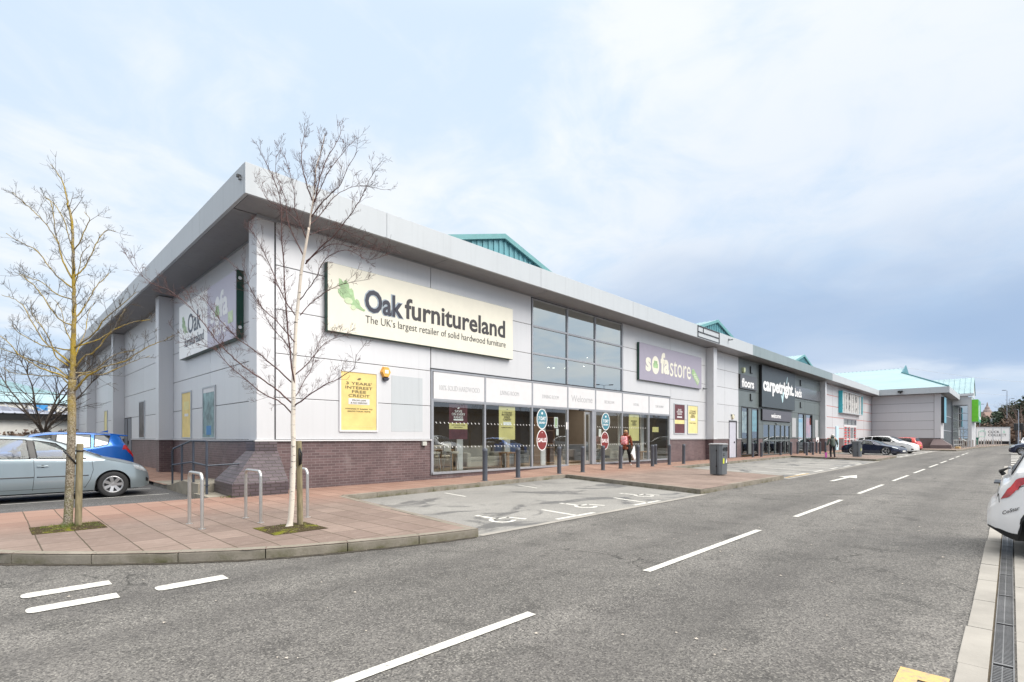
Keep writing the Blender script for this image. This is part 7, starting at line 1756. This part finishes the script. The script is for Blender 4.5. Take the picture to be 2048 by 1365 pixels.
# foliage crowns: leaf clumps spread through an uneven volume
A_leafd = M('conifer_foliage', (.030,.050,.028), .8, var=.5, vs=.4); A_scrub = M('bare_scrub', (.13,.085,.06), .9, var=.35, vs=.3); A_ever = M('mid_green_foliage', (.055,.085,.03), .8, var=.5, vs=.5)
def crown_tree(label, x, y, h, rad_, seed, leafm, n=2600, leaf=.35, shape='round', name='evergreen_tree', group=None, cat='tree'):
    r = random.Random(seed); t = empty(name, (x,y,0), r.uniform(0,6), label, cat, group)
    mb = MB(); mb.tube([(0,0,-.1),(.1,0,h*.4),(0,.1,h*.85)], [h*.025,h*.018,h*.006], 7)
    blobs = []
    for k in range(16):
        zz_ = r.uniform(.28, .93); 
        rw_ = rad_*(1.05-zz_) *1.25 if shape == 'cone' else rad_*math.sqrt(max(.05, 1-((zz_-.6)/.45)**2))
        a = r.uniform(0, 2*PI); q = r.uniform(.2, .85)*rw_; c_ = Vector((math.cos(a)*q, math.sin(a)*q, zz_*h)); blobs.append((c_, rad_*r.uniform(.22,.45)))
        mb.tube([(0,0,c_.z*.75), tuple(c_*.6+Vector((0,0,c_.z*.33))), tuple(c_)], [h*.008,h*.005,.02], 4)
    mb.build('trunk', A_darkbark, t, smooth=True)
    fb = MB()
    for i in range(n):
        c_, br = blobs[i % len(blobs)]; d = Vector((r.gauss(0,1), r.gauss(0,1), r.gauss(0,.7))).normalized(); p = c_ + d*br*(r.random()**.4)*r.uniform(.8,1.25)
        s_ = leaf*r.uniform(.5,1.3); u = Vector((r.uniform(-1,1), r.uniform(-1,1), r.uniform(-.5,.8))).normalized(); v = u.orthogonal().normalized(); v.rotate(Matrix.Rotation(r.uniform(0,6.3),3,u))
        fb.add([p-u*s_, p+v*s_*.5, p+u*s_, p-v*s_*.5], [(0,1,2,3)])
    fb.build('crown', leafm, t, fix=False); return t
cf = 'dark conifers at the far right'
specs = [(2046,128,9.0,5,'cone'),(2028,140,11,4.5,'cone'),(2012,150,9.3,4.5,'round'),(2058,120,8.8,6,'round'),(2020,135,9.4,4.5,'round'),(2075,118,10,7,'round'),(2000,165,8.0,5,'round'),(1992,175,6.8,5,'round'),(1957,190,8.8,6,'round')]
CN = ['tall dark conifer at the right edge','tallest dark conifer right of the tall lamp column','dark round evergreen behind the tall lamp columns','broad evergreen cut by the right edge','round evergreen between the lamp columns and the pale lamp','evergreen outside the right edge','low evergreen right of the brick house','low evergreen in front of the brick house','dark evergreen left of the tower']
for i, ((px, D, h, r_, shp), lab) in enumerate(zip(specs, CN)):
    p = wpt(px, D); crown_tree(lab, p.x, p.y, h, r_, 40+i, A_leafd if i != 8 else A_ever, 2800, .42, shp)
# leafless scrub in front of them, one shrub after another
for i, (px, D, h, r_) in enumerate([(1956,150,4.4,6),(1964,160,4.8,6),(1976,150,4.3,7),(1988,150,4.0,6),(1999,140,4.2,6),(2012,132,4.4,6),(2024,128,4.8,6),(2036,124,5.0,6),(2048,118,5.0,6),(2060,112,5,6)]):
    p = wpt(px, D); crown_tree(['leafless brown shrub at the left end of the far scrub','brown shrub by the left lamp column','brown shrub below the tower','brown shrub below the brick houses','brown shrub beside the pale cabinet','brown shrub behind the tallest lamp column','brown thicket behind the left traffic light','brown thicket behind the pale lamp column','brown thicket behind the right traffic light','brown thicket outside the right edge'][i], p.x, p.y, h, r_, 70+i, A_scrub if i != 4 else A_ever, 2200, .30, name='shrub', cat='shrub')
for i, (px, D, h) in enumerate([(2040,108,9.5),(2029,116,8.0)]):
    p = wpt(px, D); bare_tree('bare_tree', ['pale bare tree behind the traffic lights','slim bare tree left of the traffic lights'][i], p.x, p.y, h, .6, 90+i, M('pale_bark', (.22,.16,.13), .8), M('brown_twig', (.12,.08,.065), .8), 4, .5)
# left scrub by the low building
for i, x in enumerate((-6.5,-4.2,-2,0,1.4,2.8,4.2)):
    crown_tree(['dry low shrub farthest left by the white wall','dry low shrub second from the left by the white wall','dry low shrub third by the white wall','dry low shrub fourth by the white wall','dry low shrub below the bare tree','dry low shrub right of the bare tree','dry low shrub at the right end of the white wall'][i], x, 52, 1.9, 1.2, 100+i, A_scrub, 900, .14, name='shrub', cat='shrub')
# trees across the car park behind the camera (mirrored in the shop windows)
for i, x in enumerate(range(-20, 150, 17)):
    bare_tree('bare_tree', ['first','second','third','fourth','fifth','sixth','seventh','eighth','ninth','tenth'][i]+' bare tree from the left in the row behind the camera', x, -24-(i%3)*4, 7.5+(i%4), .8, 200+i, A_darkbark, A_darkbark, 4, .9, 'bare trees across the car park')
rb = thing('retail_building', 'long dark retail block across the car park behind the camera', 'building')
mb = MB(); mb.box(-30,-62,0,190,-52,6.5); mb.build('wall', M('dark_block', (.10,.11,.13), .7), rb); mb = MB(); mb.box(-31,-63,6.5,191,-51,7.4); mb.build('roof', A_dkgrey, rb)
mb = MB()
for k in range(9): mb.box(-20+k*23,-51.95,.5,-8+k*23,-51.9,4)
mb.build('window', A_navy, rb)
